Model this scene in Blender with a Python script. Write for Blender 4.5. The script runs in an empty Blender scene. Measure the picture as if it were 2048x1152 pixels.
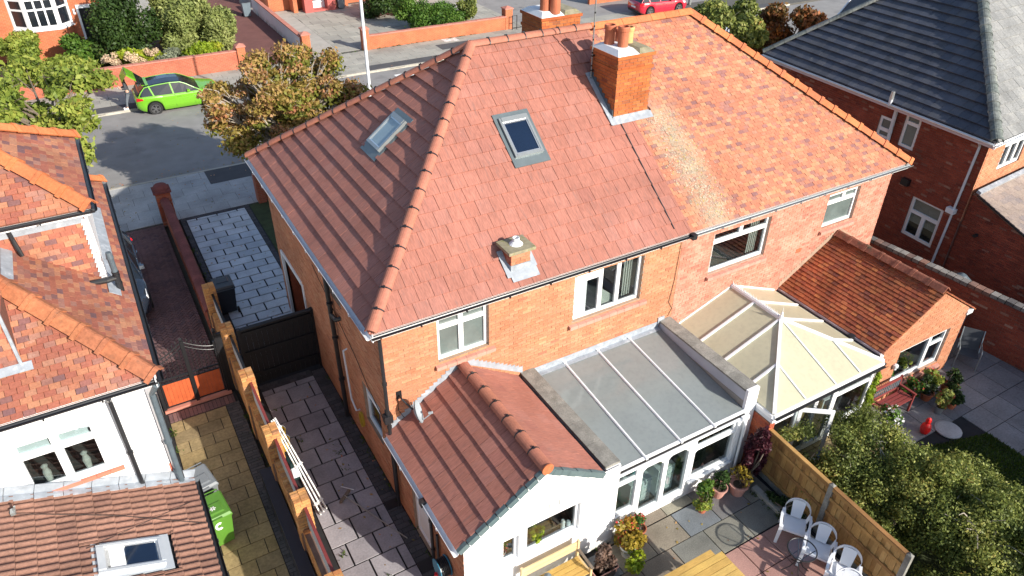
import bpy, math, random
import numpy as np
from mathutils import Vector, Matrix, Quaternion
random.seed(7); rng = np.random.default_rng(7)
SC = bpy.context.scene; COL = SC.collection
PI = math.pi
def V(*a): return Vector(a[0] if len(a) == 1 else a)

# ------------------------------------------------------------------ camera, world, sun, exposure
CAM = Vector((-3.6372, -11.2027, 13.6715)); YAW, PITCH, ROLL, FPX = 0.5340, 0.59342, 0.010976, 1480.1
fwd = Vector((math.sin(YAW)*math.cos(PITCH), math.cos(YAW)*math.cos(PITCH), -math.sin(PITCH)))
rt0 = Vector((math.cos(YAW), -math.sin(YAW), 0)); up0 = rt0.cross(fwd)
right = rt0*math.cos(ROLL) + up0*math.sin(ROLL); up = -rt0*math.sin(ROLL) + up0*math.cos(ROLL)
cd = bpy.data.cameras.new('camera'); cam = bpy.data.objects.new('camera', cd); COL.objects.link(cam)
M = Matrix((right, up, -fwd)).transposed().to_4x4(); M.translation = CAM
cam.matrix_world = M
cd.sensor_width = 36; cd.lens = FPX/2048*36; cd.clip_start = 0.2; cd.clip_end = 600
SC.camera = cam
SUN_EL, SUN_AZ = math.radians(25.5), math.radians(111.5)     # azimuth the light travels towards
Ldir = Vector((math.cos(SUN_AZ)*math.cos(SUN_EL), math.sin(SUN_AZ)*math.cos(SUN_EL), -math.sin(SUN_EL)))
w = bpy.data.worlds.new('World'); SC.world = w; w.use_nodes = True
nt = w.node_tree; bg = nt.nodes['Background']
sky = nt.nodes.new('ShaderNodeTexSky'); sky.sky_type = 'NISHITA'; sky.sun_disc = False
sky.sun_elevation = SUN_EL; sky.sun_rotation = math.atan2(-Ldir.x, -Ldir.y)
sky.air_density = 1.0; sky.dust_density = 1.0
nt.links.new(sky.outputs[0], bg.inputs[0]); bg.inputs[1].default_value = 0.13
sl = bpy.data.lights.new('sun', 'SUN'); sl.energy = 5.0; sl.angle = math.radians(0.5); sl.color = (1, .94, .84)
so = bpy.data.objects.new('sun', sl); COL.objects.link(so); so.location = (20, -30, 40)
so.rotation_mode = 'QUATERNION'; so.rotation_quaternion = Ldir.to_track_quat('-Z', 'Y')
SC.view_settings.view_transform = 'Standard'; SC.view_settings.look = 'None'
SC.view_settings.exposure = 0.60; SC.view_settings.gamma = 1.0; SC.view_settings.use_curve_mapping = False
SC.render.engine = 'CYCLES'
SC.cycles.max_bounces = 8; SC.cycles.transparent_max_bounces = 12

def proj(p):
    d = Vector(p) - CAM; z = d.dot(fwd)
    if z < .5: return None
    return (1024 + FPX*d.dot(right)/z, 576 - FPX*d.dot(up)/z, z)
def score(p):
    q = proj(p)
    if q is None or q[0] < -10 or q[0] > 2058 or q[1] < -10 or q[1] > 1162: return 0
    return 1/q[2]

# ------------------------------------------------------------------ materials
def newmat(name):
    m = bpy.data.materials.new(name); m.use_nodes = True
    n = m.node_tree.nodes; b = n['Principled BSDF']
    return m, n, m.node_tree.links, b
def ramp(n, stops, interp='LINEAR'):
    r = n.new('ShaderNodeValToRGB'); e = r.color_ramp; e.interpolation = interp
    while len(e.elements) > 1: e.elements.remove(e.elements[0])
    e.elements[0].position = stops[0][0]; e.elements[0].color = (*stops[0][1], 1)
    for p, c in stops[1:]:
        x = e.elements.new(p); x.color = (*c, 1)
    return r
def tint_node(n, l):
    oi = n.new('ShaderNodeObjectInfo'); at = n.new('ShaderNodeAttribute'); at.attribute_name = 'tint'
    ad = n.new('ShaderNodeMath'); ad.operation = 'ADD'; l.new(oi.outputs['Random'], ad.inputs[0]); l.new(at.outputs['Fac'], ad.inputs[1])
    fr = n.new('ShaderNodeMath'); fr.operation = 'FRACT'; l.new(ad.outputs[0], fr.inputs[0])
    return fr
def noise(n, l, scale, detail=4, rough=.6, mapping=None):
    g = n.new('ShaderNodeNewGeometry'); t = n.new('ShaderNodeTexNoise')
    t.inputs['Scale'].default_value = scale; t.inputs['Detail'].default_value = detail; t.inputs['Roughness'].default_value = rough
    if mapping:
        mp = n.new('ShaderNodeMapping'); mp.inputs['Scale'].default_value = mapping
        l.new(g.outputs['Position'], mp.inputs[0]); l.new(mp.outputs[0], t.inputs[0])
    else: l.new(g.outputs['Position'], t.inputs[0])
    return t
def mixc(n, l, a, b, fac, mode='MIX', f=1.0):
    m = n.new('ShaderNodeMix'); m.data_type = 'RGBA'; m.blend_type = mode
    def put(x, i):
        if isinstance(x, tuple): m.inputs[i].default_value = (*x, 1)
        else: l.new(x, m.inputs[i])
    put(a, 6); put(b, 7)
    if isinstance(fac, (int, float)): m.inputs[0].default_value = fac
    else: l.new(fac, m.inputs[0])
    return m.outputs[2]
def bump(n, l, b, height, strength=.3, dist=.01):
    bp = n.new('ShaderNodeBump'); bp.inputs['Strength'].default_value = strength; bp.inputs['Distance'].default_value = dist
    l.new(height, bp.inputs['Height']); l.new(bp.outputs[0], b.inputs['Normal'])
def maprange(n, l, src, a, b, c=0., d=1.):
    m = n.new('ShaderNodeMapRange'); l.new(src, m.inputs[0])
    for i, v in zip((1, 2, 3, 4), (a, b, c, d)): m.inputs[i].default_value = v
    return m.outputs[0]
MAT = {}
def piece_mat(name, stops, rough=.8, blotch=(.55, 1.25), bscale=1.3, fine=(.8, 1.15), fscale=25, stains=None, interp='LINEAR', fmap=None, bumps=.25, spec=.3):
    """colour per piece from a ramp, times large soft wear and fine grain; optional stains (colour, scale, lo, hi)"""
    m, n, l, b = newmat(name); t = tint_node(n, l); r = ramp(n, stops, interp); l.new(t.outputs[0], r.inputs[0])
    nb = noise(n, l, bscale, 5); nf = noise(n, l, fscale, 4, .65, fmap)
    c = r.outputs[0]
    for nn, (lo, hi) in ((nb, blotch), (nf, fine)):
        mr = maprange(n, l, nn.outputs['Fac'], .3, .7, lo, hi)
        cc = n.new('ShaderNodeCombineColor'); [l.new(mr, cc.inputs[i]) for i in range(3)]
        c = mixc(n, l, c, cc.outputs[0], 1.0, 'MULTIPLY')
    for st in (stains or []):
        col, sc, lo, hi = st[:4]; ns = noise(n, l, sc, 6, .7, st[4] if len(st) > 4 else None)
        f = maprange(n, l, ns.outputs['Fac'], lo, hi)
        c = mixc(n, l, c, col, f)
    l.new(c, b.inputs['Base Color']); b.inputs['Roughness'].default_value = rough
    b.inputs['Specular IOR Level'].default_value = spec
    bump(n, l, b, nf.outputs['Fac'], bumps, .006)
    MAT[name] = m; return m
def plain(name, col, rough=.5, var=.12, scale=6, metal=0, spec=.5, stains=None, bumps=.1):
    m, n, l, b = newmat(name); nb = noise(n, l, scale, 5)
    mr = maprange(n, l, nb.outputs['Fac'], .3, .7, 1-var, 1+var)
    cc = n.new('ShaderNodeCombineColor'); [l.new(mr, cc.inputs[i]) for i in range(3)]
    c = mixc(n, l, col, cc.outputs[0], 1.0, 'MULTIPLY')
    for st in (stains or []):
        ns = noise(n, l, st[1], 6, .7, st[4] if len(st) > 4 else None); c = mixc(n, l, c, st[0], maprange(n, l, ns.outputs['Fac'], st[2], st[3]))
    l.new(c, b.inputs['Base Color']); b.inputs['Roughness'].default_value = rough; b.inputs['Metallic'].default_value = metal
    b.inputs['Specular IOR Level'].default_value = spec
    if bumps: bump(n, l, b, nb.outputs['Fac'], bumps, .01)
    MAT[name] = m; return m
def glassmat(name, tint=(.75, .8, .8), refl=.12, rough=.02):
    m, n, l, b = newmat(name); out = n['Material Output']; n.remove(b)
    tr = n.new('ShaderNodeBsdfTransparent'); tr.inputs[0].default_value = (*tint, 1)
    gl = n.new('ShaderNodeBsdfGlossy'); gl.inputs['Roughness'].default_value = rough; gl.inputs[0].default_value = (.9, .95, 1, 1)
    fr = n.new('ShaderNodeFresnel'); fr.inputs[0].default_value = 1.5
    gm = n.new('ShaderNodeNewGeometry'); iv = n.new('ShaderNodeMath'); iv.operation = 'SUBTRACT'; iv.inputs[0].default_value = 1; l.new(gm.outputs['Backfacing'], iv.inputs[1])
    mm = n.new('ShaderNodeMath'); mm.operation = 'MULTIPLY'; l.new(maprange(n, l, fr.outputs[0], 0, 1, refl*.6, 1), mm.inputs[0]); l.new(iv.outputs[0], mm.inputs[1]); mr = mm.outputs[0]
    mx = n.new('ShaderNodeMixShader'); l.new(mr, mx.inputs[0]); l.new(tr.outputs[0], mx.inputs[1]); l.new(gl.outputs[0], mx.inputs[2])
    l.new(mx.outputs[0], out.inputs[0]); MAT[name] = m; return m
def sheetmat(name, col, trans=.35, rough=.25, var=.06, spec=.5):
    """translucent polycarbonate sheet"""
    m, n, l, b = newmat(name); out = n['Material Output']
    nb = noise(n, l, .7, 4); mr = maprange(n, l, nb.outputs['Fac'], .3, .7, 1-var, 1+var)
    nf = noise(n, l, 9, 5); mr2 = maprange(n, l, nf.outputs['Fac'], .45, .75, 1, .9)
    mu = n.new('ShaderNodeMath'); mu.operation = 'MULTIPLY'; l.new(mr, mu.inputs[0]); l.new(mr2, mu.inputs[1])
    cc = n.new('ShaderNodeCombineColor'); [l.new(mu.outputs[0], cc.inputs[i]) for i in range(3)]
    c = mixc(n, l, col, cc.outputs[0], 1.0, 'MULTIPLY'); l.new(c, b.inputs['Base Color'])
    b.inputs['Roughness'].default_value = rough; b.inputs['Specular IOR Level'].default_value = spec
    tl = n.new('ShaderNodeBsdfTranslucent'); l.new(c, tl.inputs[0])
    mx = n.new('ShaderNodeMixShader'); mx.inputs[0].default_value = trans
    l.new(b.outputs[0], mx.inputs[1]); l.new(tl.outputs[0], mx.inputs[2]); l.new(mx.outputs[0], out.inputs[0]); MAT[name] = m; return m
def leafmat(name, stops, trans=.3, rough=.55):
    m, n, l, b = newmat(name); out = n['Material Output']; t = n.new('ShaderNodeAttribute'); t.attribute_name = 'tint'
    r = ramp(n, stops); l.new(t.outputs['Fac'], r.inputs[0]); nb = noise(n, l, 1.6, 3)
    mr = maprange(n, l, nb.outputs['Fac'], .3, .7, .75, 1.2); cc = n.new('ShaderNodeCombineColor'); [l.new(mr, cc.inputs[i]) for i in range(3)]
    c = mixc(n, l, r.outputs[0], cc.outputs[0], 1.0, 'MULTIPLY'); l.new(c, b.inputs['Base Color'])
    b.inputs['Roughness'].default_value = rough; b.inputs['Specular IOR Level'].default_value = .3
    tl = n.new('ShaderNodeBsdfTranslucent'); l.new(c, tl.inputs[0]); mx = n.new('ShaderNodeMixShader'); mx.inputs[0].default_value = trans
    l.new(b.outputs[0], mx.inputs[1]); l.new(tl.outputs[0], mx.inputs[2]); l.new(mx.outputs[0], out.inputs[0]); MAT[name] = m; return m

for nm_, fm_ in (('new_tile', (3.2, .4, .4)), ('new_tile_side', (.4, 3.2, .4))):
    piece_mat(nm_, [(0, (.355, .142, .104)), (.3, (.38, .158, .118)), (.6, (.365, .146, .107)), (.88, (.38, .165, .128)), (1, (.345, .136, .104))], .7, (.84, 1.12), .9, (.72, 1.16), 15,
          stains=[((.20, .115, .10), 6, .54, .78, fm_), ((.56, .30, .24), 4.5, .66, .85)], fmap=fm_)
piece_mat('old_tile', [(0, (.45, .185, .11)), (.3, (.42, .16, .10)), (.5, (.49, .215, .125)), (.66, (.46, .22, .12)), (.76, (.46, .27, .16)), (.84, (.38, .17, .125)), (.92, (.25, .12, .115)), (1, (.44, .18, .12))],
          .85, (.85, 1.12), .8, (.82, 1.12), 30, stains=[((.46, .36, .26), 4.2, .6, .8)])
piece_mat('warm_tile', [(0, (.36, .125, .08)), (.25, (.30, .10, .07)), (.5, (.40, .165, .095)), (.65, (.43, .20, .115)), (.76, (.34, .165, .125)), (.86, (.24, .105, .085)), (.94, (.17, .09, .095)), (1, (.36, .13, .09))],
          .8, (.75, 1.15), .7, (.8, 1.15), 28, stains=[((.44, .30, .24), 3.1, .62, .85)])
piece_mat('dark_red_tile', [(0, (.33, .085, .04)), (.35, (.40, .12, .05)), (.6, (.27, .07, .04)), (.8, (.46, .16, .06)), (1, (.16, .05, .04))], .75, (.6, 1.2), 1.1, (.75, 1.2), 28,
          stains=[((.10, .06, .05), 2.3, .55, .8)])
piece_mat('slate_tile', [(0, (.050, .056, .075)), (.4, (.065, .07, .09)), (.75, (.08, .082, .095)), (1, (.045, .048, .06))], .6, (.75, 1.3), 1.2, (.75, 1.25), 16,
          stains=[((.20, .20, .19), 3.0, .6, .85)], fmap=(3, 3, .8), spec=.5)
piece_mat('brown_tile', [(0, (.215, .115, .085)), (.5, (.25, .135, .10)), (1, (.185, .098, .075))], .9, (.75, 1.2), 1.5, (.8, 1.2), 22, stains=[((.6, .5, .38), 11, .73, .76), ((.16, .08, .06), 3, .58, .8)])
piece_mat('brick_orange', [(0, (.45, .18, .095)), (.35, (.48, .205, .112)), (.6, (.50, .235, .135)), (.8, (.46, .185, .095)), (.9, (.49, .225, .12)), (.95, (.51, .265, .145)), (.985, (.41, .165, .09)), (1, (.35, .14, .085))],
          .9, (.8, 1.15), 1.2, (.8, 1.15), 30)
piece_mat('brick_pink', [(0, (.49, .185, .125)), (.4, (.52, .215, .15)), (.75, (.55, .25, .18)), (.95, (.45, .165, .115)), (1, (.38, .14, .10))], .9, (.8, 1.12), 1.0, (.85, 1.1), 30, stains=[((.62, .36, .27), 2.2, .5, .75)])
piece_mat('brick_red', [(0, (.40, .10, .05)), (.35, (.34, .075, .04)), (.6, (.46, .13, .06)), (.85, (.28, .06, .04)), (1, (.5, .22, .14))], .9, (.7, 1.2), 1.0, (.8, 1.2), 25)
piece_mat('brick_yellow', [(0, (.52, .24, .085)), (.4, (.58, .30, .11)), (.7, (.48, .19, .07)), (.9, (.62, .36, .16)), (1, (.30, .13, .07))], .9, (.7, 1.2), 1.8, (.75, 1.2), 30, stains=[((.08, .06, .045), 3.2, .6, .75)])
piece_mat('slab_grey', [(0, (.36, .36, .36)), (.5, (.42, .415, .41)), (1, (.31, .31, .31))], .9, (.8, 1.2), 1.1, (.85, 1.15), 20, stains=[((.09, .085, .08), 1.6, .66, .85)])
piece_mat('slab_pinkgrey', [(0, (.29, .275, .295)), (.5, (.33, .31, .33)), (1, (.25, .235, .255))], .9, (.75, 1.2), 1.3, (.85, 1.15), 22, stains=[((.13, .10, .10), 2.0, .64, .82)])
piece_mat('slab_shade', [(0, (.20, .195, .20)), (.5, (.24, .235, .235)), (1, (.165, .16, .17))], .9, (.75, 1.2), 1.0, (.8, 1.2), 18, stains=[((.09, .085, .085), 1.3, .58, .8), ((.33, .32, .31), 2.6, .64, .85)])  # darker copy of the grey slab, patio shade put into its colour
piece_mat('slab_drive', [(0, (.52, .56, .60)), (.5, (.59, .62, .655)), (1, (.46, .50, .55))], .85, (.8, 1.15), 1.1, (.9, 1.1), 22, stains=[((.18, .14, .11), .9, .66, .8)])
piece_mat('slab_yellow', [(0, (.30, .22, .105)), (.5, (.34, .255, .13)), (1, (.25, .19, .105))], .9, (.65, 1.2), 1.2, (.75, 1.2), 14, stains=[((.17, .15, .06), 1.1, .56, .75)])
piece_mat('slab_patio', [(0, (.225, .215, .165)), (.25, (.165, .165, .15)), (.5, (.26, .24, .185)), (.7, (.20, .16, .125)), (.85, (.16, .18, .20)), (1, (.26, .225, .17))], .9, (.75, 1.2), 1.4, (.75, 1.25), 40, stains=[((.33, .31, .25), 3.5, .66, .85)])
piece_mat('slab_pink', [(0, (.36, .20, .17)), (1, (.40, .235, .20))], .9, (.8, 1.15), 1.4, (.8, 1.2), 40)
piece_mat('flag_far', [(0, (.33, .32, .28)), (.5, (.38, .365, .32)), (1, (.29, .28, .25))], .9, (.85, 1.12), .8, (.9, 1.1), 18, stains=[((.15, .145, .13), .9, .66, .85)])
piece_mat('drive_block', [(0, (.15, .085, .085)), (.5, (.19, .105, .10)), (1, (.12, .075, .08))], .85, (.8, 1.2), .9, (.8, 1.2), 30)
piece_mat('dark_block', [(0, (.055, .055, .06)), (1, (.085, .08, .085))], .9, (.8, 1.2), .9, (.8, 1.2), 30)
piece_mat('cope_block', [(0, (.15, .14, .135)), (.5, (.25, .23, .21)), (.8, (.10, .09, .09)), (1, (.22, .12, .09))], .9, (.7, 1.25), 3, (.8, 1.2), 30)
piece_mat('fence_wood', [(0, (.40, .215, .07)), (.35, (.50, .29, .10)), (.6, (.30, .15, .055)), (.8, (.44, .25, .085)), (1, (.56, .35, .14))], .75, (.7, 1.2), 1.6, (.75, 1.2), 10, fmap=(8, 8, .7), stains=[((.17, .09, .05), 2.2, .62, .8)])
piece_mat('yellow_wood', [(0, (.56, .36, .10)), (.5, (.62, .41, .13)), (1, (.50, .30, .08))], .7, (.8, 1.12), 1.6, (.8, 1.15), 10, fmap=(.8, 8, 8))
piece_mat('pale_wood', [(0, (.66, .49, .27)), (1, (.60, .43, .22))], .7, (.85, 1.1), 1.6, (.85, 1.1), 10, fmap=(.8, 8, 8))
piece_mat('ridge_new', [(0, (.42, .165, .105)), (1, (.38, .145, .10))], .7, (.85, 1.1), 2, (.85, 1.1), 20)
piece_mat('ridge_orange', [(0, (.60, .20, .075)), (.6, (.55, .17, .065)), (1, (.50, .15, .07))], .8, (.8, 1.12), 2, (.8, 1.15), 20, stains=[((.25, .10, .06), 2.5, .6, .8)])
piece_mat('ridge_brown', [(0, (.27, .10, .065)), (1, (.34, .13, .08))], .85, (.7, 1.2), 3, (.7, 1.2), 20, stains=[((.10, .09, .06), 4, .56, .7)])
piece_mat('ridge_grey', [(0, (.13, .15, .14)), (1, (.20, .21, .20))], .85, (.7, 1.25), 3, (.7, 1.2), 12, stains=[((.30, .30, .25), 3, .56, .75)])
piece_mat('verge_teal', [(0, (.085, .125, .135)), (1, (.11, .15, .155))], .6, (.9, 1.1), 3, (.9, 1.1), 20)
piece_mat('sill_tile', [(0, (.46, .22, .17)), (1, (.52, .27, .21))], .8, (.9, 1.1), 3, (.9, 1.1), 20)
piece_mat('terrace_stone', [(0, (.24, .235, .21)), (1, (.29, .28, .25))], .9, (.7, 1.2), 4, (.7, 1.25), 40, stains=[((.10, .10, .07), 5, .58, .75)])
plain('mortar', (.33, .23, .165), .95, .15, 5)
plain('mortar_pink', (.36, .24, .185), .95, .15, 5)
plain('mortar_dark', (.20, .12, .09), .95, .2, 5)
plain('deck_red', (.16, .065, .045), .9)
plain('deck_dark', (.035, .037, .045), .9)
plain('pvc', (.80, .81, .82), .35, .03, 3, bumps=0)
plain('pvc_grey', (.62, .64, .67), .4, .06, 3, bumps=0)
plain('render_white', (.80, .80, .81), .9, .04, 1.2, stains=[((.62, .62, .60), 1.1, .58, .95), ((.55, .55, .52), 5, .68, .9, (3, 3, .5))])
plain('render_grey', (.46, .48, .53), .9, .08, 1.5, stains=[((.30, .31, .34), 1.3, .6, .85)])
plain('black_pvc', (.018, .019, .022), .35, .1, 5, bumps=0)
plain('black_iron', (.012, .012, .014), .4, .1, 5, bumps=0)
plain('navy_board', (.016, .018, .032), .6, .15, 4)
plain('black_wood', (.006, .006, .008), .6, .3, 5)
plain('lead', (.30, .33, .37), .5, .2, 6, .0, .5, stains=[((.55, .57, .58), 3, .56, .75)])
plain('lead_dark', (.085, .11, .13), .45, .15, 6)
plain('flash_grey', (.14, .17, .18), .4, .08, 5, .3)
plain('steel_grey', (.32, .34, .34), .35, .06, 5, .5)
plain('aluminium', (.6, .62, .63), .3, .06, 5, .8)
plain('white_mortar', (.72, .73, .75), .9, .06, 8, stains=[((.45, .45, .45), 6, .62, .8)])
plain('moss_mortar', (.27, .24, .16), .95, .25, 9, stains=[((.20, .20, .06), 8, .55, .7), ((.42, .34, .08), 14, .64, .72)])
plain('pot_clay', (.42, .125, .06), .75, .12, 6, stains=[((.22, .07, .05), 5, .6, .8)])
plain('pot_buff', (.55, .33, .13), .75, .12, 6)
plain('pot_pink', (.50, .26, .21), .75, .08, 8)
plain('pot_white', (.72, .70, .62), .6, .08, 8)
plain('soil', (.05, .035, .025), .95, .2, 20)
plain('asphalt', (.25, .24, .232), .9, .12, 1.2, stains=[((.26, .25, .24), 40, .5, .8), ((.15, .147, .145), .5, .55, .75)])
plain('asphalt_dark', (.075, .075, .08), .95, .15, 2)
plain('kerb_stone', (.42, .39, .33), .9, .15, 4)
plain('ground', (.10, .085, .06), .95, .2, 2)
plain('joint_dark', (.018, .018, .02), .95, .2, 6)
plain('joint_mid', (.10, .095, .085), .95, .2, 6)
plain('concrete', (.38, .36, .32), .92, .12, 1.5, stains=[((.16, .16, .13), 1.2, .58, .8), ((.14, .17, .05), .8, .68, .78)])
plain('red_concrete', (.16, .065, .055), .9, .15, 1.2, stains=[((.09, .05, .045), 1, .58, .8)])
plain('red_render', (.42, .10, .085), .8, .1, 2)
plain('red_coping', (.48, .19, .14), .85, .1, 3)
plain('fascia_pink', (.60, .50, .52), .6, .06, 3)
plain('road_paint', (.78, .78, .76), .8, .06, 8)
plain('grass_soil', (.045, .06, .02), .95, .3, 3)
plain('car_green', (.15, .40, .018), .25, .02, 3, 0, .6, bumps=0)
plain('car_red', (.50, .012, .035), .25, .02, 3, 0, .6, bumps=0)
plain('car_black', (.016, .022, .034), .12, .02, 3, 0, .6, bumps=0)
plain('car_white', (.75, .76, .78), .25, .02, 3, 0, .6, bumps=0)
plain('car_glass', (.012, .016, .022), .08, .02, 3, 0, .8, bumps=0)
plain('car_trim', (.015, .015, .017), .4, .02, 3, bumps=0)
plain('tyre', (.018, .018, .019), .85, .05, 9)
plain('rim_grey', (.28, .28, .29), .3, .05, 5, .8)
plain('tail_red', (.60, .01, .02), .2, .02, 3, bumps=0)
plain('lamp_clear', (.7, .72, .75), .15, .02, 3, bumps=0)
plain('skin', (.55, .33, .24), .6, .05, 8)
plain('hair_brown', (.12, .055, .022), .6, .2, 20)
plain('jacket', (.06, .062, .07), .85, .1, 10)
plain('denim', (.13, .145, .17), .85, .12, 12)
plain('shoe', (.62, .58, .6), .7, .05, 8)
plain('plastic_white', (.72, .74, .78), .45, .03, 4, bumps=0)
plain('bin_grey', (.17, .185, .20), .5, .06, 4, bumps=0)
plain('bin_green', (.085, .22, .025), .5, .06, 4, bumps=0)
plain('bin_dark', (.022, .026, .036), .5, .06, 4, bumps=0)
plain('bin_mark', (.8, .8, .78), .6, .02, 4, bumps=0)
plain('bench_red', (.20, .035, .032), .6, .1, 8)
plain('lattice_blue', (.14, .18, .21), .5, .1, 8)
plain('sling_dark', (.045, .05, .06), .7, .1, 8)
plain('bark', (.16, .125, .095), .95, .25, 8)
plain('bark_pale', (.38, .33, .27), .95, .2, 8)
plain('hose_blue', (.03, .20, .32), .5, .1, 8, bumps=0)
plain('cable_black', (.015, .013, .012), .6, .1, 8, bumps=0)
plain('yellow_plastic', (.42, .28, .03), .5, .1, 8, bumps=0)
plain('bag_dark', (.012, .03, .03), .4, .2, 8)
plain('bag_label', (.55, .6, .66), .5, .1, 8)
plain('toy_red', (.75, .02, .02), .35, .05, 8, bumps=0)
plain('panel_grey', (.40, .41, .43), .8, .1, 4)
plain('panel_blue', (.30, .42, .50), .6, .08, 4)
plain('peeled_white', (.66, .66, .64), .8, .1, 10, stains=[((.30, .28, .25), 7, .56, .62)])
plain('gate_wood', (.42, .085, .028), .5, .15, 5)
plain('room', (.30, .28, .25), .9, .1, 2)
plain('room_dark', (.10, .095, .09), .9, .1, 2)
plain('curtain', (.55, .53, .48), .9, .08, 8)
plain('blind_frost', (.42, .47, .46), .35, .12, 3)
plain('cabinet', (.62, .68, .66), .6, .05, 4)
plain('drawer_line', (.20, .22, .22), .7, .05, 4)
plain('cushion', (.62, .64, .62), .9, .25, 25)
plain('dish_grey', (.30, .34, .37), .5, .06, 6, bumps=0)
plain('teal_item', (.03, .35, .33), .4, .05, 6, bumps=0)
plain('blue_item', (.04, .2, .7), .4, .05, 6, bumps=0)
plain('gold_cream', (.66, .58, .40), .6, .05, 6)
for nm_ in ('car_green', 'car_red', 'car_black', 'car_white'): MAT[nm_].node_tree.nodes['Principled BSDF'].inputs['Coat Weight'].default_value = .8
glassmat('glass'); glassmat('glass_table', (.95, .96, .97), .15)
glassmat('glass_sky', (.35, .38, .42), .6, .03)
sheetmat('poly_grey', (.36, .40, .40), .38, .10, .08, .8)
sheetmat('poly_cream', (.70, .665, .49), .35, .3)
plain('glass_pale', (.26, .34, .37), .08, .06, 3, 0, .9, bumps=0)  # sky reflection on the left roof window put into the base colour
plain('frame_light', (.50, .53, .56), .35, .05, 4, .3)
plain('glass_navy', (.006, .014, .035), .08, .1, 2, 0, .8, bumps=0)
plain('glass_frost', (.12, .15, .145), .15, .25, 1.4, 0, .7, bumps=0)
leafmat('leaf_autumn', [(0, (.16, .13, .03)), (.3, (.30, .23, .05)), (.55, (.42, .28, .09)), (.75, (.50, .28, .13)), (.9, (.52, .23, .12)), (1, (.50, .16, .09))], .35)
leafmat('leaf_green', [(0, (.08, .12, .02)), (.4, (.19, .26, .04)), (.8, (.34, .38, .07)), (1, (.44, .40, .09))], .35)
leafmat('leaf_dark', [(0, (.018, .038, .01)), (.5, (.035, .07, .014)), (.9, (.06, .10, .02)), (1, (.16, .05, .02))], .2)
leafmat('leaf_pale', [(0, (.13, .17, .05)), (.5, (.25, .29, .085)), (1, (.38, .40, .15))], .3)
leafmat('leaf_hedge', [(0, (.03, .075, .012)), (.5, (.07, .15, .018)), (1, (.14, .22, .03))], .25)
leafmat('leaf_bush', [(0, (.06, .08, .02)), (.35, (.14, .18, .04)), (.7, (.28, .31, .075)), (.93, (.40, .37, .10)), (1, (.38, .13, .05))], .35)
leafmat('leaf_red', [(0, (.09, .075, .02)), (.35, (.17, .09, .025)), (.7, (.30, .09, .03)), (1, (.55, .2, .03))], .3)
leafmat('leaf_maroon', [(0, (.035, .006, .012)), (1, (.085, .015, .025))], .25)
leafmat('leaf_yellow', [(0, (.16, .13, .015)), (.6, (.38, .27, .03)), (1, (.42, .12, .06))], .3)
leafmat('leaf_silver', [(0, (.12, .15, .09)), (1, (.26, .28, .19))], .25)
leafmat('leaf_lime', [(0, (.10, .18, .012)), (.6, (.26, .34, .02)), (1, (.42, .40, .04))], .3)
leafmat('flower_cream', [(0, (.48, .33, .22)), (.5, (.62, .46, .31)), (1, (.70, .56, .38))], .15)
leafmat('flower_red', [(0, (.5, .02, .03)), (1, (.75, .12, .10))], .2)
leafmat('flower_yellow', [(0, (.7, .5, .02)), (1, (.8, .65, .05))], .2)
leafmat('flower_white', [(0, (.7, .66, .68)), (1, (.8, .78, .8))], .2)
leafmat('grass', [(0, (.03, .055, .008)), (.5, (.055, .10, .012)), (1, (.10, .15, .02))], .3)
leafmat('twig_brown', [(0, (.07, .04, .03)), (1, (.14, .085, .06))], .1)
leafmat('lichen', [(0, (.36, .31, .24)), (.5, (.44, .37, .28)), (.88, (.50, .42, .32)), (.95, (.46, .36, .08)), (1, (.40, .29, .06))], .0, .9)

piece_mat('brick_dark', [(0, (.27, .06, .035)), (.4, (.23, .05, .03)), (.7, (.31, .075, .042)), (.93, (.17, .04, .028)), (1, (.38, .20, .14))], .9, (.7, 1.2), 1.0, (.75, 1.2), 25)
def crust_band(name):
    """pale lichen crust that has washed down the old tiles below the chimney: a soft band, broken up by noise"""
    m = MAT[name]; n = m.node_tree.nodes; l = m.node_tree.links; b = n['Principled BSDF']; src = b.inputs['Base Color'].links[0].from_socket
    g = n.new('ShaderNodeNewGeometry'); sx = n.new('ShaderNodeSeparateXYZ'); l.new(g.outputs['Position'], sx.inputs[0])
    def mth(op, a, c):
        k = n.new('ShaderNodeMath'); k.operation = op
        for i, v in enumerate((a, c)):
            if isinstance(v, (int, float)): k.inputs[i].default_value = v
            else: l.new(v, k.inputs[i])
        return k.outputs[0]
    cx = mth('SUBTRACT', sx.outputs[0], mth('ADD', 8.50, mth('MULTIPLY', mth('SUBTRACT', 2.3, sx.outputs[1]), .055)))
    dist = mth('ABSOLUTE', cx, 0); band = maprange(n, l, dist, .72, .12); low = maprange(n, l, sx.outputs[1], 2.75, 2.2)
    n1 = noise(n, l, 7, 7, .75); n2 = noise(n, l, 1.7, 4); f = mth('MULTIPLY', mth('MULTIPLY', band, low), maprange(n, l, mth('ADD', mth('MULTIPLY', n1.outputs['Fac'], .6), mth('MULTIPLY', n2.outputs['Fac'], .4)), .36, .60))
    n3 = noise(n, l, 13, 5, .7); col = mixc(n, l, (.46, .36, .25), (.37, .30, .22), maprange(n, l, n3.outputs['Fac'], .4, .6)); n4 = noise(n, l, 4, 4); col = mixc(n, l, col, (.50, .39, .13), maprange(n, l, n4.outputs['Fac'], .62, .74))
    l.new(mixc(n, l, src, col, mth('MULTIPLY', f, .9)), b.inputs['Base Color'])
crust_band('old_tile')
leafmat('leaf_olive', [(0, (.09, .11, .02)), (.5, (.20, .21, .035)), (1, (.36, .33, .06))], .35)

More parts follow.
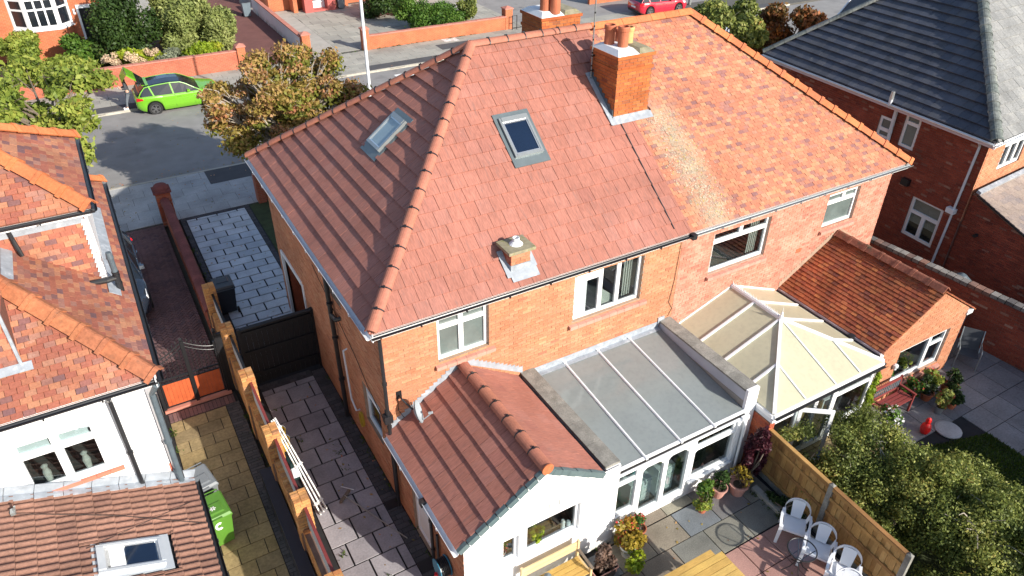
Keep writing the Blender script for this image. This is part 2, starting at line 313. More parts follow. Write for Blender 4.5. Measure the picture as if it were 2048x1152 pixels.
def splash(name, h=.35):
    """muddy splash marks and green algae on the foot of a rendered wall"""
    m = MAT[name]; n = m.node_tree.nodes; l = m.node_tree.links; b = n['Principled BSDF']; src = b.inputs['Base Color'].links[0].from_socket
    g = n.new('ShaderNodeNewGeometry'); sx = n.new('ShaderNodeSeparateXYZ'); l.new(g.outputs['Position'], sx.inputs[0]); nz = noise(n, l, 3.5, 6, .7)
    a = maprange(n, l, sx.outputs[2], h, 0.02); k = n.new('ShaderNodeMath'); k.operation = 'MULTIPLY'; l.new(a, k.inputs[0]); l.new(maprange(n, l, nz.outputs['Fac'], .4, .62), k.inputs[1])
    l.new(mixc(n, l, src, (.36, .33, .26), k.outputs[0]), b.inputs['Base Color'])
splash('render_white')
# ------------------------------------------------------------------ mesh and object helpers
class Frame:
    def __init__(s, o, u, v):
        s.o = V(o); s.u = V(u).normalized(); s.v = V(v).normalized(); s.n = s.u.cross(s.v).normalized()
    def pt(s, a, b, h=0.): return s.o + s.u*a + s.v*b + s.n*h
    def mat(s, a, b, h=0.):
        m = Matrix((s.u, s.v, s.n)).transposed().to_4x4(); m.translation = s.pt(a, b, h); return m
class MB:
    def __init__(s): s.v = []; s.f = []; s.t = []
    def add(s, vs, fs, tint=None):
        k = len(s.v); s.v += [tuple(x) for x in vs]; s.f += [tuple(i+k for i in f) for f in fs]
        s.t += [random.random() if tint is None else tint]*len(fs); return s
    HEX = [(0, 3, 2, 1), (4, 5, 6, 7), (0, 1, 5, 4), (1, 2, 6, 5), (2, 3, 7, 6), (3, 0, 4, 7)]
    def hexa(s, p, tint=None): return s.add(p, MB.HEX, tint)
    def box(s, x0, x1, y0, y1, z0, z1, tint=None):
        return s.hexa([(x0, y0, z0), (x1, y0, z0), (x1, y1, z0), (x0, y1, z0), (x0, y0, z1), (x1, y0, z1), (x1, y1, z1), (x0, y1, z1)], tint)
    def fbox(s, F, a0, a1, b0, b1, h0, h1, tint=None):
        return s.hexa([F.pt(a0, b0, h0), F.pt(a1, b0, h0), F.pt(a1, b1, h0), F.pt(a0, b1, h0), F.pt(a0, b0, h1), F.pt(a1, b0, h1), F.pt(a1, b1, h1), F.pt(a0, b1, h1)], tint)
    def bar(s, p, q, w, h, upv=(0, 0, 1), tint=None):
        p = V(p); q = V(q); d = (q-p).normalized(); sd = d.cross(V(upv))
        sd = sd.normalized() if sd.length > 1e-6 else V(1, 0, 0); n = sd.cross(d).normalized()
        a = sd*w/2; b = n*h/2
        return s.hexa([p-a-b, p+a-b, q+a-b, q-a-b, p-a+b, p+a+b, q+a+b, q-a+b], tint)
    def poly(s, pts, tint=None): return s.add(pts, [tuple(range(len(pts)))], tint)
    def prism(s, pts, vec, tint=None):
        n = len(pts); vec = V(vec); a = [V(p) for p in pts]
        return s.add(a+[p+vec for p in a], [tuple(range(n))[::-1], tuple(range(n, 2*n))]+[(i, (i+1) % n, n+(i+1) % n, n+i) for i in range(n)], tint)
    def tube(s, pts, r, seg=8, cap=True, tint=None):
        pts = [V(p) for p in pts]; n = len(pts); rs = r if isinstance(r, (list, tuple)) else [r]*n
        vs = []; fs = []; prev = None
        for i, p in enumerate(pts):
            d = (pts[min(i+1, n-1)]-pts[max(i-1, 0)]).normalized()
            if prev is None:
                a = d.cross(V(0, 0, 1)); a = a.normalized() if a.length > 1e-4 else V(1, 0, 0)
            else:
                a = prev-d*prev.dot(d); a = a.normalized() if a.length > 1e-5 else d.orthogonal().normalized()
            prev = a; b = d.cross(a)
            for k in range(seg):
                t = 2*PI*k/seg; vs.append(p+(a*math.cos(t)+b*math.sin(t))*rs[i])
        for i in range(n-1):
            for k in range(seg): fs.append((i*seg+k, i*seg+(k+1) % seg, (i+1)*seg+(k+1) % seg, (i+1)*seg+k))
        if cap: fs += [tuple(range(seg))[::-1], tuple(range((n-1)*seg, n*seg))]
        return s.add(vs, fs, tint)
    def lathe(s, prof, c=(0, 0, 0), seg=16, tint=None, cap=True):
        vs = []; fs = []; c = V(c)
        for r, z in prof:
            for k in range(seg): t = 2*PI*k/seg; vs.append(c+V(r*math.cos(t), r*math.sin(t), z))
        for i in range(len(prof)-1):
            for k in range(seg): fs.append((i*seg+k, i*seg+(k+1) % seg, (i+1)*seg+(k+1) % seg, (i+1)*seg+k))
        if cap: fs += [tuple(range(seg))[::-1], tuple(range((len(prof)-1)*seg, len(prof)*seg))]
        return s.add(vs, fs, tint)
    def mesh(s, name, m, smooth=False):
        me = bpy.data.meshes.new(name); me.from_pydata(s.v, [], s.f)
        at = me.attributes.new('tint', 'FLOAT', 'FACE'); at.data.foreach_set('value', np.array(s.t, dtype=np.float32))
        me.materials.append(MAT[m] if isinstance(m, str) else m)
        if smooth: me.polygons.foreach_set('use_smooth', [True]*len(me.polygons))
        return me
    def build(s, name, m, parent=None, **k): return link(name, s.mesh(name, m, k.pop('smooth', False)), parent, **k)
WMAT = {}
def wm(o): return WMAT.get(o.name, Matrix.Identity(4))
def link(name, data, parent=None, mw=None, kind=None, label=None, world=True):
    o = bpy.data.objects.new(name, data); COL.objects.link(o)
    if mw is not None: o.matrix_basis = mw
    if parent is not None:
        o.parent = parent
        if world: o.matrix_parent_inverse = wm(parent).inverted()
    WMAT[o.name] = mw.copy() if (mw is not None and world) else (Matrix.Identity(4) if world else wm(parent) if parent else Matrix.Identity(4))
    if kind: o['kind'] = kind
    if label: o['label'] = label
    return o
def tag(o, label, cat, group=None):
    o['label'] = label; o['category'] = cat
    if group: o['group'] = group
    return o
def thing(name, label, cat, loc=(0, 0, 0), group=None, rot=(0, 0, 0)):
    o = bpy.data.objects.new(name, None); COL.objects.link(o); o.empty_display_size = .2
    from mathutils import Euler
    o.location = loc; o.rotation_euler = rot
    WMAT[o.name] = Matrix.Translation(V(loc)) @ Euler(rot).to_matrix().to_4x4()
    return tag(o, label, cat, group)
def struct(name, mb, m, parent=None): return mb.build(name, m, parent, kind='structure')
def copy_thing(o, loc, rz, label, extra=None):
    c = o.copy(); COL.objects.link(c); c.location = loc; c.rotation_euler = (0, 0, rz); c['label'] = label
    def rec(src, dst):
        for ch in [x for x in bpy.data.objects if x.parent == src]:
            k = ch.copy(); COL.objects.link(k); k.parent = dst; rec(ch, k)
    rec(o, c); return c

# ------------------------------------------------------------------ 2-D clipping
def clip(poly, cp):
    out = poly
    for i in range(len(cp)):
        (ax, ay), (bx, by) = cp[i], cp[(i+1) % len(cp)]
        src = out; out = []
        if not src: return []
        ins = lambda p: (bx-ax)*(p[1]-ay)-(by-ay)*(p[0]-ax) >= -1e-9
        for j in range(len(src)):
            p, q = src[j], src[(j+1) % len(src)]; ip, iq = ins(p), ins(q)
            if ip: out.append(p)
            if ip != iq:
                dp = (bx-ax)*(p[1]-ay)-(by-ay)*(p[0]-ax); dq = (bx-ax)*(q[1]-ay)-(by-ay)*(q[0]-ax)
                t = dp/(dp-dq); out.append((p[0]+(q[0]-p[0])*t, p[1]+(q[1]-p[1])*t))
    return out
def area(p): return abs(sum(p[i][0]*p[(i+1) % len(p)][1]-p[(i+1) % len(p)][0]*p[i][1] for i in range(len(p))))/2
def emit(parent, F, items, name, m, nmax, sharekey):
    """items: (pts2d local polygon, a0, b0, top-height function values, full flag); the largest-looking nmax become objects, the rest one stuff part"""
    for it in items: it['s'] = score(F.pt(*it['c']))*math.sqrt(it['ar'])
    items.sort(key=lambda x: -x['s'])
    share = {}; rest = MB(); nobj = 0
    for it in items:
        vs, fs = it['mesh']()
        if nobj < nmax and it['s'] > 0 and it['ar'] > .2*it['far']:
            nobj += 1
            if it['full']:
                k = it.get('key', 0)
                if k not in share:
                    mb = MB(); mb.add(vs, fs, 0.); share[k] = mb.mesh(name, m)
                me = share[k]
            else:
                mb = MB(); mb.add(vs, fs, 0.); me = mb.mesh(name, m)
            link(name, me, parent, mw=F.mat(it['a0'], it['b0'], it.get('h', 0.)))
        else:
            T = F.mat(it['a0'], it['b0'], it.get('h', 0.))
            rest.add([T @ V(p) for p in vs], fs)
    if rest.v: rest.build(name+'s', m, parent, kind='stuff')
def wedge(pts, T, G, drop=-.012, k=.85):
    n = len(pts); top = [(a, b, T*(1-k*b/G)) for a, b in pts]; bot = [(a, b, drop) for a, b in pts]
    return top+bot, [tuple(range(n))]+[(i+n, (i+1) % n+n, (i+1) % n, i) for i in range(n)]
def lay_tiles(parent, F, poly, tw, gauge, T, m, name='roof_tile', nmax=300, stagger=.5, holes=(), gap=.006, jit=.003, a_off=0., shape=wedge, bmin=None):
    a0, a1 = min(p[0] for p in poly), max(p[0] for p in poly); b0, b1 = min(p[1] for p in poly), max(p[1] for p in poly)
    items = []; r = 0; b = b0
    while b < b1-.02:
        off = (r*stagger % 1.)*tw; a = a0-tw+off+a_off % tw
        while a < a1:
            full = [(a, b), (a+tw-gap, b), (a+tw-gap, b+gauge), (a, b+gauge)]
            parts = [(a, a+tw-gap, b, b+gauge)]
            for h in holes:
                ns = []
                for (xa, xb, ya, yb) in parts:
                    if xb <= h[0] or xa >= h[1] or yb <= h[2] or ya >= h[3]: ns.append((xa, xb, ya, yb)); continue
                    if xa < h[0]: ns.append((xa, h[0], ya, yb))
                    if xb > h[1]: ns.append((h[1], xb, ya, yb))
                    if ya < h[2]: ns.append((max(xa, h[0]), min(xb, h[1]), ya, h[2]))
                    if yb > h[3]: ns.append((max(xa, h[0]), min(xb, h[1]), h[3], yb))
                parts = ns
            hj = random.uniform(-jit, jit)
            for (xa, xb, ya, yb) in parts:
                if xb-xa < .02 or yb-ya < .02: continue
                c = clip([(xa, ya), (xb, ya), (xb, yb), (xa, yb)], poly); ar = area(c) if len(c) > 2 else 0; far = tw*gauge
                if ar > .01*far:
                    isf = ar > far*(1-gap/tw)*.999
                    loc = [(p[0]-a, p[1]-b) for p in (full if isf else c)]
                    mx = sum(p[0] for p in c)/len(c); my = sum(p[1] for p in c)/len(c)
                    items.append(dict(c=(mx, my), ar=ar, far=far, full=isf, a0=a, b0=b, h=hj, mesh=lambda loc=loc: shape(loc, T, gauge)))
            a += tw
        b += gauge; r += 1
    emit(parent, F, items, name, m, nmax, None)
def lay_bricks(parent, F, poly, m, name='brick', nmax=300, L=.215, H=.065, J=.010, holes=(), proud=.007, header=.0, bmax=None, flemish=False):
    a0, a1 = min(p[0] for p in poly), max(p[0] for p in poly); b0, b1 = min(p[1] for p in poly), max(p[1] for p in poly)
    items = []; r = 0; b = b0+J
    while b < b1-.01:
        off = 0 if r % 2 else -(L+J)/2; a = a0+off; k = 0
        while a < a1:
            ln = L
            segs = [(max(a, a0), min(a+ln, a1))]; my = b+H/2
            for h in holes:
                if h[2] < my < h[3]:
                    ns = []
                    for s0, s1 in segs:
                        if s1 <= h[0] or s0 >= h[1]: ns.append((s0, s1))
                        else:
                            if s0 < h[0]-.02: ns.append((s0, h[0]))
                            if s1 > h[1]+.02: ns.append((h[1], s1))
                    segs = ns
            for s0, s1 in segs:
                if s1-s0 < .03: continue
                c = clip([(s0, b), (s1, b), (s1, b+H), (s0, b+H)], poly); ar = area(c) if len(c) > 2 else 0
                if ar < .0008: continue
                full = abs(ar-L*H) < 1e-5
                loc = [(p[0]-s0, p[1]-b) for p in c]
                pr = proud+random.uniform(-.003, .004)
                def mk(loc=loc, pr=proud):
                    n = len(loc); return [(x, y, pr) for x, y in loc]+[(x, y, -.004) for x, y in loc], [tuple(range(n))]+[(i+n, (i+1) % n+n, (i+1) % n, i) for i in range(n)]
                items.append(dict(c=(sum(p[0] for p in c)/len(c), sum(p[1] for p in c)/len(c)), ar=ar, far=L*H, full=full, a0=s0, b0=b, h=pr-proud, mesh=mk))
            a += ln+J; k += 1
        b += H+J; r += 1
    emit(parent, F, items, name, m, nmax, None)
def panel(F, poly, holes=(), depth=.0, mb=None):
    """flat wall sheet with rectangular holes and reveals of the given depth"""
    mb = mb or MB()
    xs = sorted({min(p[0] for p in poly), max(p[0] for p in poly), *[h[0] for h in holes], *[h[1] for h in holes]})
    ys = sorted({min(p[1] for p in poly), max(p[1] for p in poly), *[h[2] for h in holes], *[h[3] for h in holes]})
    for i in range(len(xs)-1):
        for j in range(len(ys)-1):
            cx, cy = (xs[i]+xs[i+1])/2, (ys[j]+ys[j+1])/2
            if any(h[0] < cx < h[1] and h[2] < cy < h[3] for h in holes): continue
            c = clip([(xs[i], ys[j]), (xs[i+1], ys[j]), (xs[i+1], ys[j+1]), (xs[i], ys[j+1])], poly)
            if len(c) > 2 and area(c) > 1e-6: mb.poly([F.pt(*p) for p in c])
    for h in holes:
        c = [(h[0], h[2]), (h[1], h[2]), (h[1], h[3]), (h[0], h[3])]
        if depth:
            for i in range(4):
                p, q = c[i], c[(i+1) % 4]; mb.poly([F.pt(*q), F.pt(*p), F.pt(p[0], p[1], -depth), F.pt(q[0], q[1], -depth)])
    return mb
# ------------------------------------------------------------------ building parts
def ridge_tiles(parent, p0, p1, L, r, m, name, style='round', upv=(0, 0, 1), union=None, collar=0., lift=0., mini=.3):
    p0 = V(p0); p1 = V(p1); d = (p1-p0); D = d.length; d.normalize(); n = max(1, round(D/L)); L = D/n
    upv = V(upv); s = upv.cross(d).normalized(); u = d.cross(s).normalized()
    def shell(x0, x1, rr, th=.018, seg=9):
        if style == 'round': a = [(-math.cos(PI*(.02+.96*k/seg))*rr, math.sin(PI*(.02+.96*k/seg))*rr*.85) for k in range(seg+1)]
        else: a = [(-rr, -.1*rr), (-rr*.25, rr*.62), (0, rr*.70), (rr*.25, rr*.62), (rr, -.1*rr)]
        q = len(a); vs = [(x0, y, z) for y, z in a]+[(x1, y, z) for y, z in a]+[(x0, y*.86, z-th) for y, z in a]+[(x1, y*.86, z-th) for y, z in a]
        fs = [(i, i+1, q+i+1, q+i) for i in range(q-1)]+[(2*q+i, 3*q+i, 3*q+i+1, 2*q+i+1) for i in range(q-1)]
        fs += [(i+1, i, 2*q+i, 2*q+i+1) for i in range(q-1)]+[(q+i, q+i+1, 3*q+i+1, 3*q+i) for i in range(q-1)]
        return vs, fs
    mb = MB(); mb.add(*shell(0.004, L-.004, r), 0.)
    if collar: mb.add(*shell(-.02, .07, r+collar), 0.)
    me = mb.mesh(name, m, False)
    ume = None
    if union: mu = MB(); mu.add(*shell(-.014, .014, r+.008), 0.); mu.box(-.03, .03, -.02, .02, r*.8, r*.85+.022); ume = mu.mesh('ridge_union', union)
    for i in range(n):
        T = Matrix((d, s, u)).transposed().to_4x4(); T.translation = p0+d*(i*L)+u*(lift+random.uniform(-.003, .003))
        T = T @ Matrix.Rotation(random.uniform(-.008, .008), 4, 'Z')
        o = link(name, me, parent, mw=T)
        if union and i: link('ridge_union', ume, parent, mw=T)
def gutter(parent, p0, p1, m='black_pvc', r=.058, outward=(0, -1, 0), fascia='pvc', name='gutter', brackets=True, fh=.17):
    p0 = V(p0); p1 = V(p1); d = (p1-p0).normalized(); o = V(outward); mb = MB()
    prof = [(math.cos(PI+PI*k/8)*r, math.sin(PI+PI*k/8)*r) for k in range(9)]
    inn = [(x*.86, z*.86) for x, z in prof][::-1]; pr = prof+inn; n = len(pr)
    vs = [p0+o*(x)+V(0, 0, z) for x, z in pr]+[p1+o*x+V(0, 0, z) for x, z in pr]
    mb.add(vs, [(i, (i+1) % n, n+(i+1) % n, n+i) for i in range(n)]+[tuple(range(n))[::-1], tuple(range(n, 2*n))])
    if brackets:
        D = (p1-p0).length
        for i in range(1, int(D/1.0)+1):
            c = p0+d*(i*D/(int(D/1.0)+1)); mb.bar(c+V(0, 0, -r-.004)-d*.012, c+V(0, 0, -r-.004)+d*.012, r*2.3, .012); mb.bar(c+o*(r+.006)-d*.012+V(0, 0, -.02), c+o*(r+.006)+d*.012+V(0, 0, -.02), .012, .06)
    g = mb.build(name, m, parent)
    if fascia:
        f = MB(); q = -(r+.014); f.hexa([p0+o*(q-.02)+V(0, 0, -fh+.03), p1+o*(q-.02)+V(0, 0, -fh+.03), p1+o*q+V(0, 0, -fh+.03), p0+o*q+V(0, 0, -fh+.03), p0+o*(q-.02)+V(0, 0, .05), p1+o*(q-.02)+V(0, 0, .05), p1+o*q+V(0, 0, .05), p0+o*q+V(0, 0, .05)])
        f.build('fascia', fascia, parent)
    return g
def downpipe(parent, pts, r=.034, m='black_pvc', name='downpipe', clips=()):
    mb = MB(); mb.tube(pts, r, 10)
    for c in clips: mb.tube([V(c)+V(0, 0, -.03), V(c)+V(0, 0, .03)], r*1.35, 10)
    return mb.build(name, m, parent, smooth=False)
def window(parent, F, a0, a1, b0, b1, cols, top=None, depth=.07, fw=.055, m='pvc', glass='glass', room='room_dark', rdepth=1.1, sill=None, curtain=None, blind=None, topcols=None, bars=True, sillm='pvc', wdepth=None):
    """frame bars in the opening a0..a1 x b0..b1 of a wall frame F, one pane per light, the room behind it"""
    h1, h0 = -depth, -depth-.06; f = MB()
    f.fbox(F, a0, a1, b0, b0+fw, h0, h1); f.fbox(F, a0, a1, b1-fw, b1, h0, h1)
    f.fbox(F, a0, a0+fw, b0+fw, b1-fw, h0, h1); f.fbox(F, a1-fw, a1, b0+fw, b1-fw, h0, h1)
    cells = []; bt = b1-fw
    if top: f.fbox(F, a0+fw, a1-fw, b1-top-fw*.9, b1-top, h0, h1+.006); bt = b1-top-fw*.9
    xs = [a0+fw]+[a0+c*(a1-a0) for c in cols]+[a1-fw]
    for i in range(len(xs)-1):
        if i: f.fbox(F, xs[i]-fw*.5, xs[i]+fw*.5, b0+fw, bt, h0, h1+.004)
        cells.append((xs[i]+(fw*.5 if i else 0), xs[i+1]-(fw*.5 if i < len(xs)-2 else 0), b0+fw, bt))
    if top:
        xs2 = [a0+fw]+[a0+c*(a1-a0) for c in (topcols if topcols is not None else cols)]+[a1-fw]
        for i in range(len(xs2)-1):
            if i: f.fbox(F, xs2[i]-fw*.5, xs2[i]+fw*.5, b1-top, b1-fw, h0, h1+.004)
            cells.append((xs2[i]+(fw*.5 if i else 0), xs2[i+1]-(fw*.5 if i < len(xs2)-2 else 0), b1-top, b1-fw))
    for c in cells:                                   # casement beads round each light
        for q in ((c[0], c[0]+.028, c[2], c[3]), (c[1]-.028, c[1], c[2], c[3]), (c[0]+.028, c[1]-.028, c[2], c[2]+.028), (c[0]+.028, c[1]-.028, c[3]-.028, c[3])):
            f.fbox(F, *q, h0+.012, h1+.012)
    o = f.build('window', m, parent)
    for c in cells: MB().fbox(F, c[0]+.02, c[1]-.02, c[2]+.02, c[3]-.02, h0+.02, h0+.028).build('pane', glass, o)
    if room:
        r = MB(); A = (a0+.005, a1-.005, b0+.005, b1-.005); D = -depth-rdepth; q = [(A[0], A[2]), (A[1], A[2]), (A[1], A[3]), (A[0], A[3])]
        r.poly([F.pt(x, y, D) for x, y in q])
        for i in range(4):
            p, s = q[i], q[(i+1) % 4]; r.poly([F.pt(*p, h0), F.pt(*s, h0), F.pt(*s, D), F.pt(*p, D)])
        r.build('interior', room, o)
    if curtain:
        c = MB()
        for (x0, x1) in curtain:
            k = 0; x = x0
            while x < x1-.01:
                c.fbox(F, x, x+.035, b0+.06, b1-.05, h0-.12-(k % 2)*.03, h0-.10-(k % 2)*.03); x += .035; k += 1
        c.build('curtain', 'curtain', o)
    if blind:
        bm, x0, x1, y0, y1 = blind; MB().fbox(F, x0, x1, y0, y1, h0-.05, h0-.045).build('blind', bm, o)
    if sill:
        MB().fbox(F, a0-.0, a1+.0, b0-.05, b0, -depth-.05, .045).build('sill', sillm, o)
    return o
def sill_tiles(parent, F, a0, a1, b, m='sill_tile', n=None):
    n = n or max(2, round((a1-a0)/.22)); w = (a1-a0)/n; mb = MB(); mb.hexa([(0, -.06, -.02), (w-.006, -.06, -.02), (w-.006, .03, -.02), (0, .03, -.02), (0, -.075, .095), (w-.006, -.075, .095), (w-.006, .015, .095), (0, .015, .095)], 0.)
    me = mb.mesh('sill_tile', m)
    for i in range(n): link('sill_tile', me, parent, mw=F.mat(a0+i*w, b, 0))
def stepped_flashing(parent, p0, p1, outward, m='lead', step=.12, w=.15, name='flashing'):
    """lead strip climbing a wall in steps above a roof line"""
    p0 = V(p0); p1 = V(p1); n = max(2, round((p1-p0).length/step)); o = V(outward)*.012; mb = MB()
    for i in range(n):
        a = p0.lerp(p1, i/n); b = p0.lerp(p1, (i+1)/n); t = max(a.z, b.z)+w*.75
        q = [a+V(0, 0, -.03), b+V(0, 0, -.03), V(b.x, b.y, t), V(a.x, a.y, t)]
        mb.prism([x for x in q], o)
    return mb.build(name, m, parent)
# ------------------------------------------------------------------ vegetation
def leaf_cloud(blobs, n, size, shell=.55, flat=.3, asp=1.7, tl=(0, 1), droop=0., seed=1, dens=1.):
    g = np.random.default_rng(seed); bl = np.array(blobs, float); vol = bl[:, 3]*bl[:, 4]*bl[:, 5]; p = vol**(2/3); p /= p.sum()
    k = g.choice(len(bl), n, p=p); d = g.normal(size=(n, 3)); d /= np.linalg.norm(d, axis=1)[:, None]
    rad = (shell+(1-shell)*g.random(n)**.6)*(1+.12*g.normal(size=n))
    c = bl[k, :3]+d*bl[k, 3:6]*rad[:, None]
    nrm = d*.8+g.normal(size=(n, 3))*.7; nrm[:, 2] += flat; nrm /= np.linalg.norm(nrm, axis=1)[:, None]
    t = g.normal(size=(n, 3)); t[:, 2] -= droop; t -= nrm*(t*nrm).sum(1)[:, None]; t /= np.linalg.norm(t, axis=1)[:, None]; b = np.cross(nrm, t)
    s = size*(.6+.8*g.random(n)); L = (s*asp/2)[:, None]; W = (s/2)[:, None]
    vs = np.stack([c-t*L, c+b*W-nrm*s[:, None]*.12, c+t*L, c-b*W-nrm*s[:, None]*.12], 1).reshape(-1, 3)
    tint = np.clip(tl[0]+(tl[1]-tl[0])*(.55*g.random(n)+.45*np.array(g.random(len(bl)))[k]), 0, 1)
    return vs, tint
def quads_mesh(name, vs, tint, m):
    n = len(vs)//4; me = bpy.data.meshes.new(name); me.vertices.add(4*n); me.vertices.foreach_set('co', vs.astype(np.float32).ravel())
    me.loops.add(4*n); me.loops.foreach_set('vertex_index', np.arange(4*n, dtype=np.int32)); me.polygons.add(n)
    me.polygons.foreach_set('loop_start', np.arange(0, 4*n, 4, dtype=np.int32)); me.polygons.foreach_set('loop_total', np.full(n, 4, dtype=np.int32))
    me.update(calc_edges=True); at = me.attributes.new('tint', 'FLOAT', 'FACE'); at.data.foreach_set('value', tint.astype(np.float32)); me.materials.append(MAT[m]); return me
def foliage(name, parent, blobs, n, size, m, **k):
    vs, t = leaf_cloud(blobs, n, size, **k); return link(name, quads_mesh(name, vs, t, m), parent)
def blob_set(c, R, n, r=(.35, .55), seed=3, squash=1., up=0.):
    g = np.random.default_rng(seed); out = []
    for i in range(n):
        d = g.normal(size=3); d /= np.linalg.norm(d); d[2] = d[2]*squash+up; q = (.35+.6*g.random()**.5); rr = r[0]+(r[1]-r[0])*g.random()
        out.append((c[0]+d[0]*R[0]*q, c[1]+d[1]*R[1]*q, c[2]+d[2]*R[2]*q, R[0]*rr, R[1]*rr, R[2]*rr*.9))
    return out
def limbs(mb, base, fork, blobs, r0=.14, r1=.03, seed=2, twigs=0):
    g = random.Random(seed); base = V(base); fork = V(fork); mb.tube([base, base.lerp(fork, .5)+V(g.uniform(-.05, .05), g.uniform(-.05, .05), 0), fork], [r0, r0*.85, r0*.75], 9)
    for b in blobs:
        e = V(b[0], b[1], b[2]); m1 = fork.lerp(e, .45)+V(g.uniform(-.2, .2), g.uniform(-.2, .2), g.uniform(.0, .25))
        mb.tube([fork, m1, e], [r0*.5, r0*.3, r1*.5], 6)
        for _ in range(twigs):
            d = V(g.uniform(-1, 1)*b[3], g.uniform(-1, 1)*b[4], g.uniform(-.6, 1)*b[5])*1.15; s = m1.lerp(e, g.uniform(.3, 1))
            mb.tube([s, s.lerp(e+d, .5)+V(g.uniform(-.1, .1), g.uniform(-.1, .1), .05), e+d], [r1*.5, r1*.35, .006], 4)
def shrub(name, label, cat, c, R, n, size, m, nb=9, stem='bark', seed=5, group=None, r=(.4, .6), **k):
    t = thing(name, label, cat, (c[0], c[1], 0), group); bl = blob_set(c, R, nb, r, seed); mb = MB(); limbs(mb, (c[0], c[1], 0), (c[0], c[1], max(.15, c[2]-R[2]*.6)), bl[:6], .05, .02, seed)
    mb.build('stem', stem, t); foliage('foliage', t, bl, n, size, m, seed=seed, **k); return t
def pot_plant(label, loc, r, h, potm, leafm, n, size, spread=1.3, lift=.2, flower=None, nf=0, group='potted plants', seed=1, shape='round', fsize=.05, tall=1.):
    x, y, z = loc; t = thing('potted_plant', label, 'potted plant', loc, group); mb = MB()
    if shape == 'round': mb.lathe([(r*.68, 0), (r*.95, h*.85), (r*1.08, h*.86), (r*1.1, h), (r*.95, h), (r*.93, h*.82)], (x, y, z), 20)
    else:
        w, d = r*2.1, r*.8; mb.hexa([(x-w*.45, y-d*.42, z), (x+w*.45, y-d*.42, z), (x+w*.45, y+d*.42, z), (x-w*.45, y+d*.42, z), (x-w*.5, y-d*.5, z+h), (x+w*.5, y-d*.5, z+h), (x+w*.5, y+d*.5, z+h), (x-w*.5, y+d*.5, z+h)]); mb.box(x-w*.54, x+w*.54, y-d*.55, y+d*.55, z+h-.04, z+h)
    mb.build('pot', potm, t); so_ = MB(); so_.lathe([(r*.9, h*.8), (.001, h*.86)], (x, y, z), 14, cap=False); so_.build('soil', 'soil', t)
    c = (x, y, z+h+lift); R = (r*spread, r*spread, lift*1.2*tall+r*.3); bl = blob_set(c, R, 8, (.4, .6), seed)
    st = MB(); limbs(st, (x, y, z+h*.8), (x, y, z+h+lift*.3), bl, .012, .006, seed); st.build('stem', 'bark', t)
    foliage('foliage', t, bl, n, size, leafm, seed=seed)
    if flower: foliage('flowers', t, bl, nf, fsize, flower, seed=seed+9, shell=.95, asp=1.)
    return t
# ================================================================== THE SETTING
X3, Y3, Z3 = V(1, 0, 0), V(0, 1, 0), V(0, 0, 1)
G = Frame((0, 0, 0), X3, Y3)
mb = MB(); mb.poly([(-250, -250, -.16), (300, -250, -.16), (300, 350, -.16), (-250, 350, -.16)]); struct('ground', mb, 'ground')
mb = MB(); mb.box(-60, 90, 20.55, 29.7, -.155, -.10); struct('road', mb, 'asphalt')
mb = MB(); mb.box(11.9, 13.2, 28.2, 28.75, -.0985, -.0955); mb.box(6.5, 8.0, 28.2, 28.75, -.0985, -.0955); struct('road_marking', mb, 'road_paint')
def kerb(y0, y1):
    k = MB(); k.box(-14, 45, y0+.01, y1-.01, -.15, -.02); ko = struct('kerb', k, 'joint_mid'); m_ = MB(); m_.hexa([(0, 0, -.14), (.893, 0, -.14), (.893, y1-y0, -.14), (0, y1-y0, -.14), (0, .012, 0), (.893, .012, 0), (.893, y1-y0, 0), (0, y1-y0, 0)], 0.); me = m_.mesh('kerb_stone', 'kerb_stone'); x = -14
    while x < 45: link('kerb_stone', me, ko, mw=Matrix.Translation((x, y0+random.uniform(-.004, .004), random.uniform(.001, .008)))); x += .9
    return ko
kerb(20.40, 20.54); kerb(29.71, 29.85)
def slab_mesh(w, d, th=.03, bev=.006):
    b = MB(); b.add([(0, 0, -th), (w, 0, -th), (w, d, -th), (0, d, -th), (bev, bev, 0), (w-bev, bev, 0), (w-bev, d-bev, 0), (bev, d-bev, 0), (0, 0, -bev), (w, 0, -bev), (w, d, -bev), (0, d, -bev)],
        [(4, 5, 6, 7), (8, 9, 5, 4), (9, 10, 6, 5), (10, 11, 7, 6), (11, 8, 4, 7), (0, 1, 9, 8), (1, 2, 10, 9), (2, 3, 11, 10), (3, 0, 8, 11)], 0.); return b
def paving(parent, x0, x1, y0, y1, w, d, J, m, z=0., stagger=.5, name='paving_slab', nmax=300, bond='x', skip=None, tilt=.004, jit=.003):
    """slabs in running bond; rows run along x"""
    items = []; poly = [(x0, y0), (x1, y0), (x1, y1), (x0, y1)]; r = 0; b = y0
    def flatshape(loc):
        n = len(loc); return [(x, y, 0) for x, y in loc]+[(x, y, -.03) for x, y in loc], [tuple(range(n))]+[(i+n, (i+1) % n+n, (i+1) % n, i) for i in range(n)]
    while b < y1-.02:
        a = x0-w*((r*stagger) % 1.)
        while a < x1:
            full = [(a, b), (a+w-J, b), (a+w-J, b+d-J), (a, b+d-J)]; c = clip(full, poly); ar = area(c) if len(c) > 2 else 0
            if ar > .02*w*d and not (skip and skip(a+w/2, b+d/2)):
                isf = ar > (w-J)*(d-J)*.999; loc = [(p[0]-a, p[1]-b) for p in (full if isf else c)]
                items.append(dict(c=(a+w/2, b+d/2, z), ar=ar, far=w*d, full=isf, a0=a, b0=b, h=z+random.uniform(-jit, jit), mesh=lambda loc=loc: flatshape(loc)))
            a += w
        b += d; r += 1
    emit(parent, G, items, name, m, nmax, None)
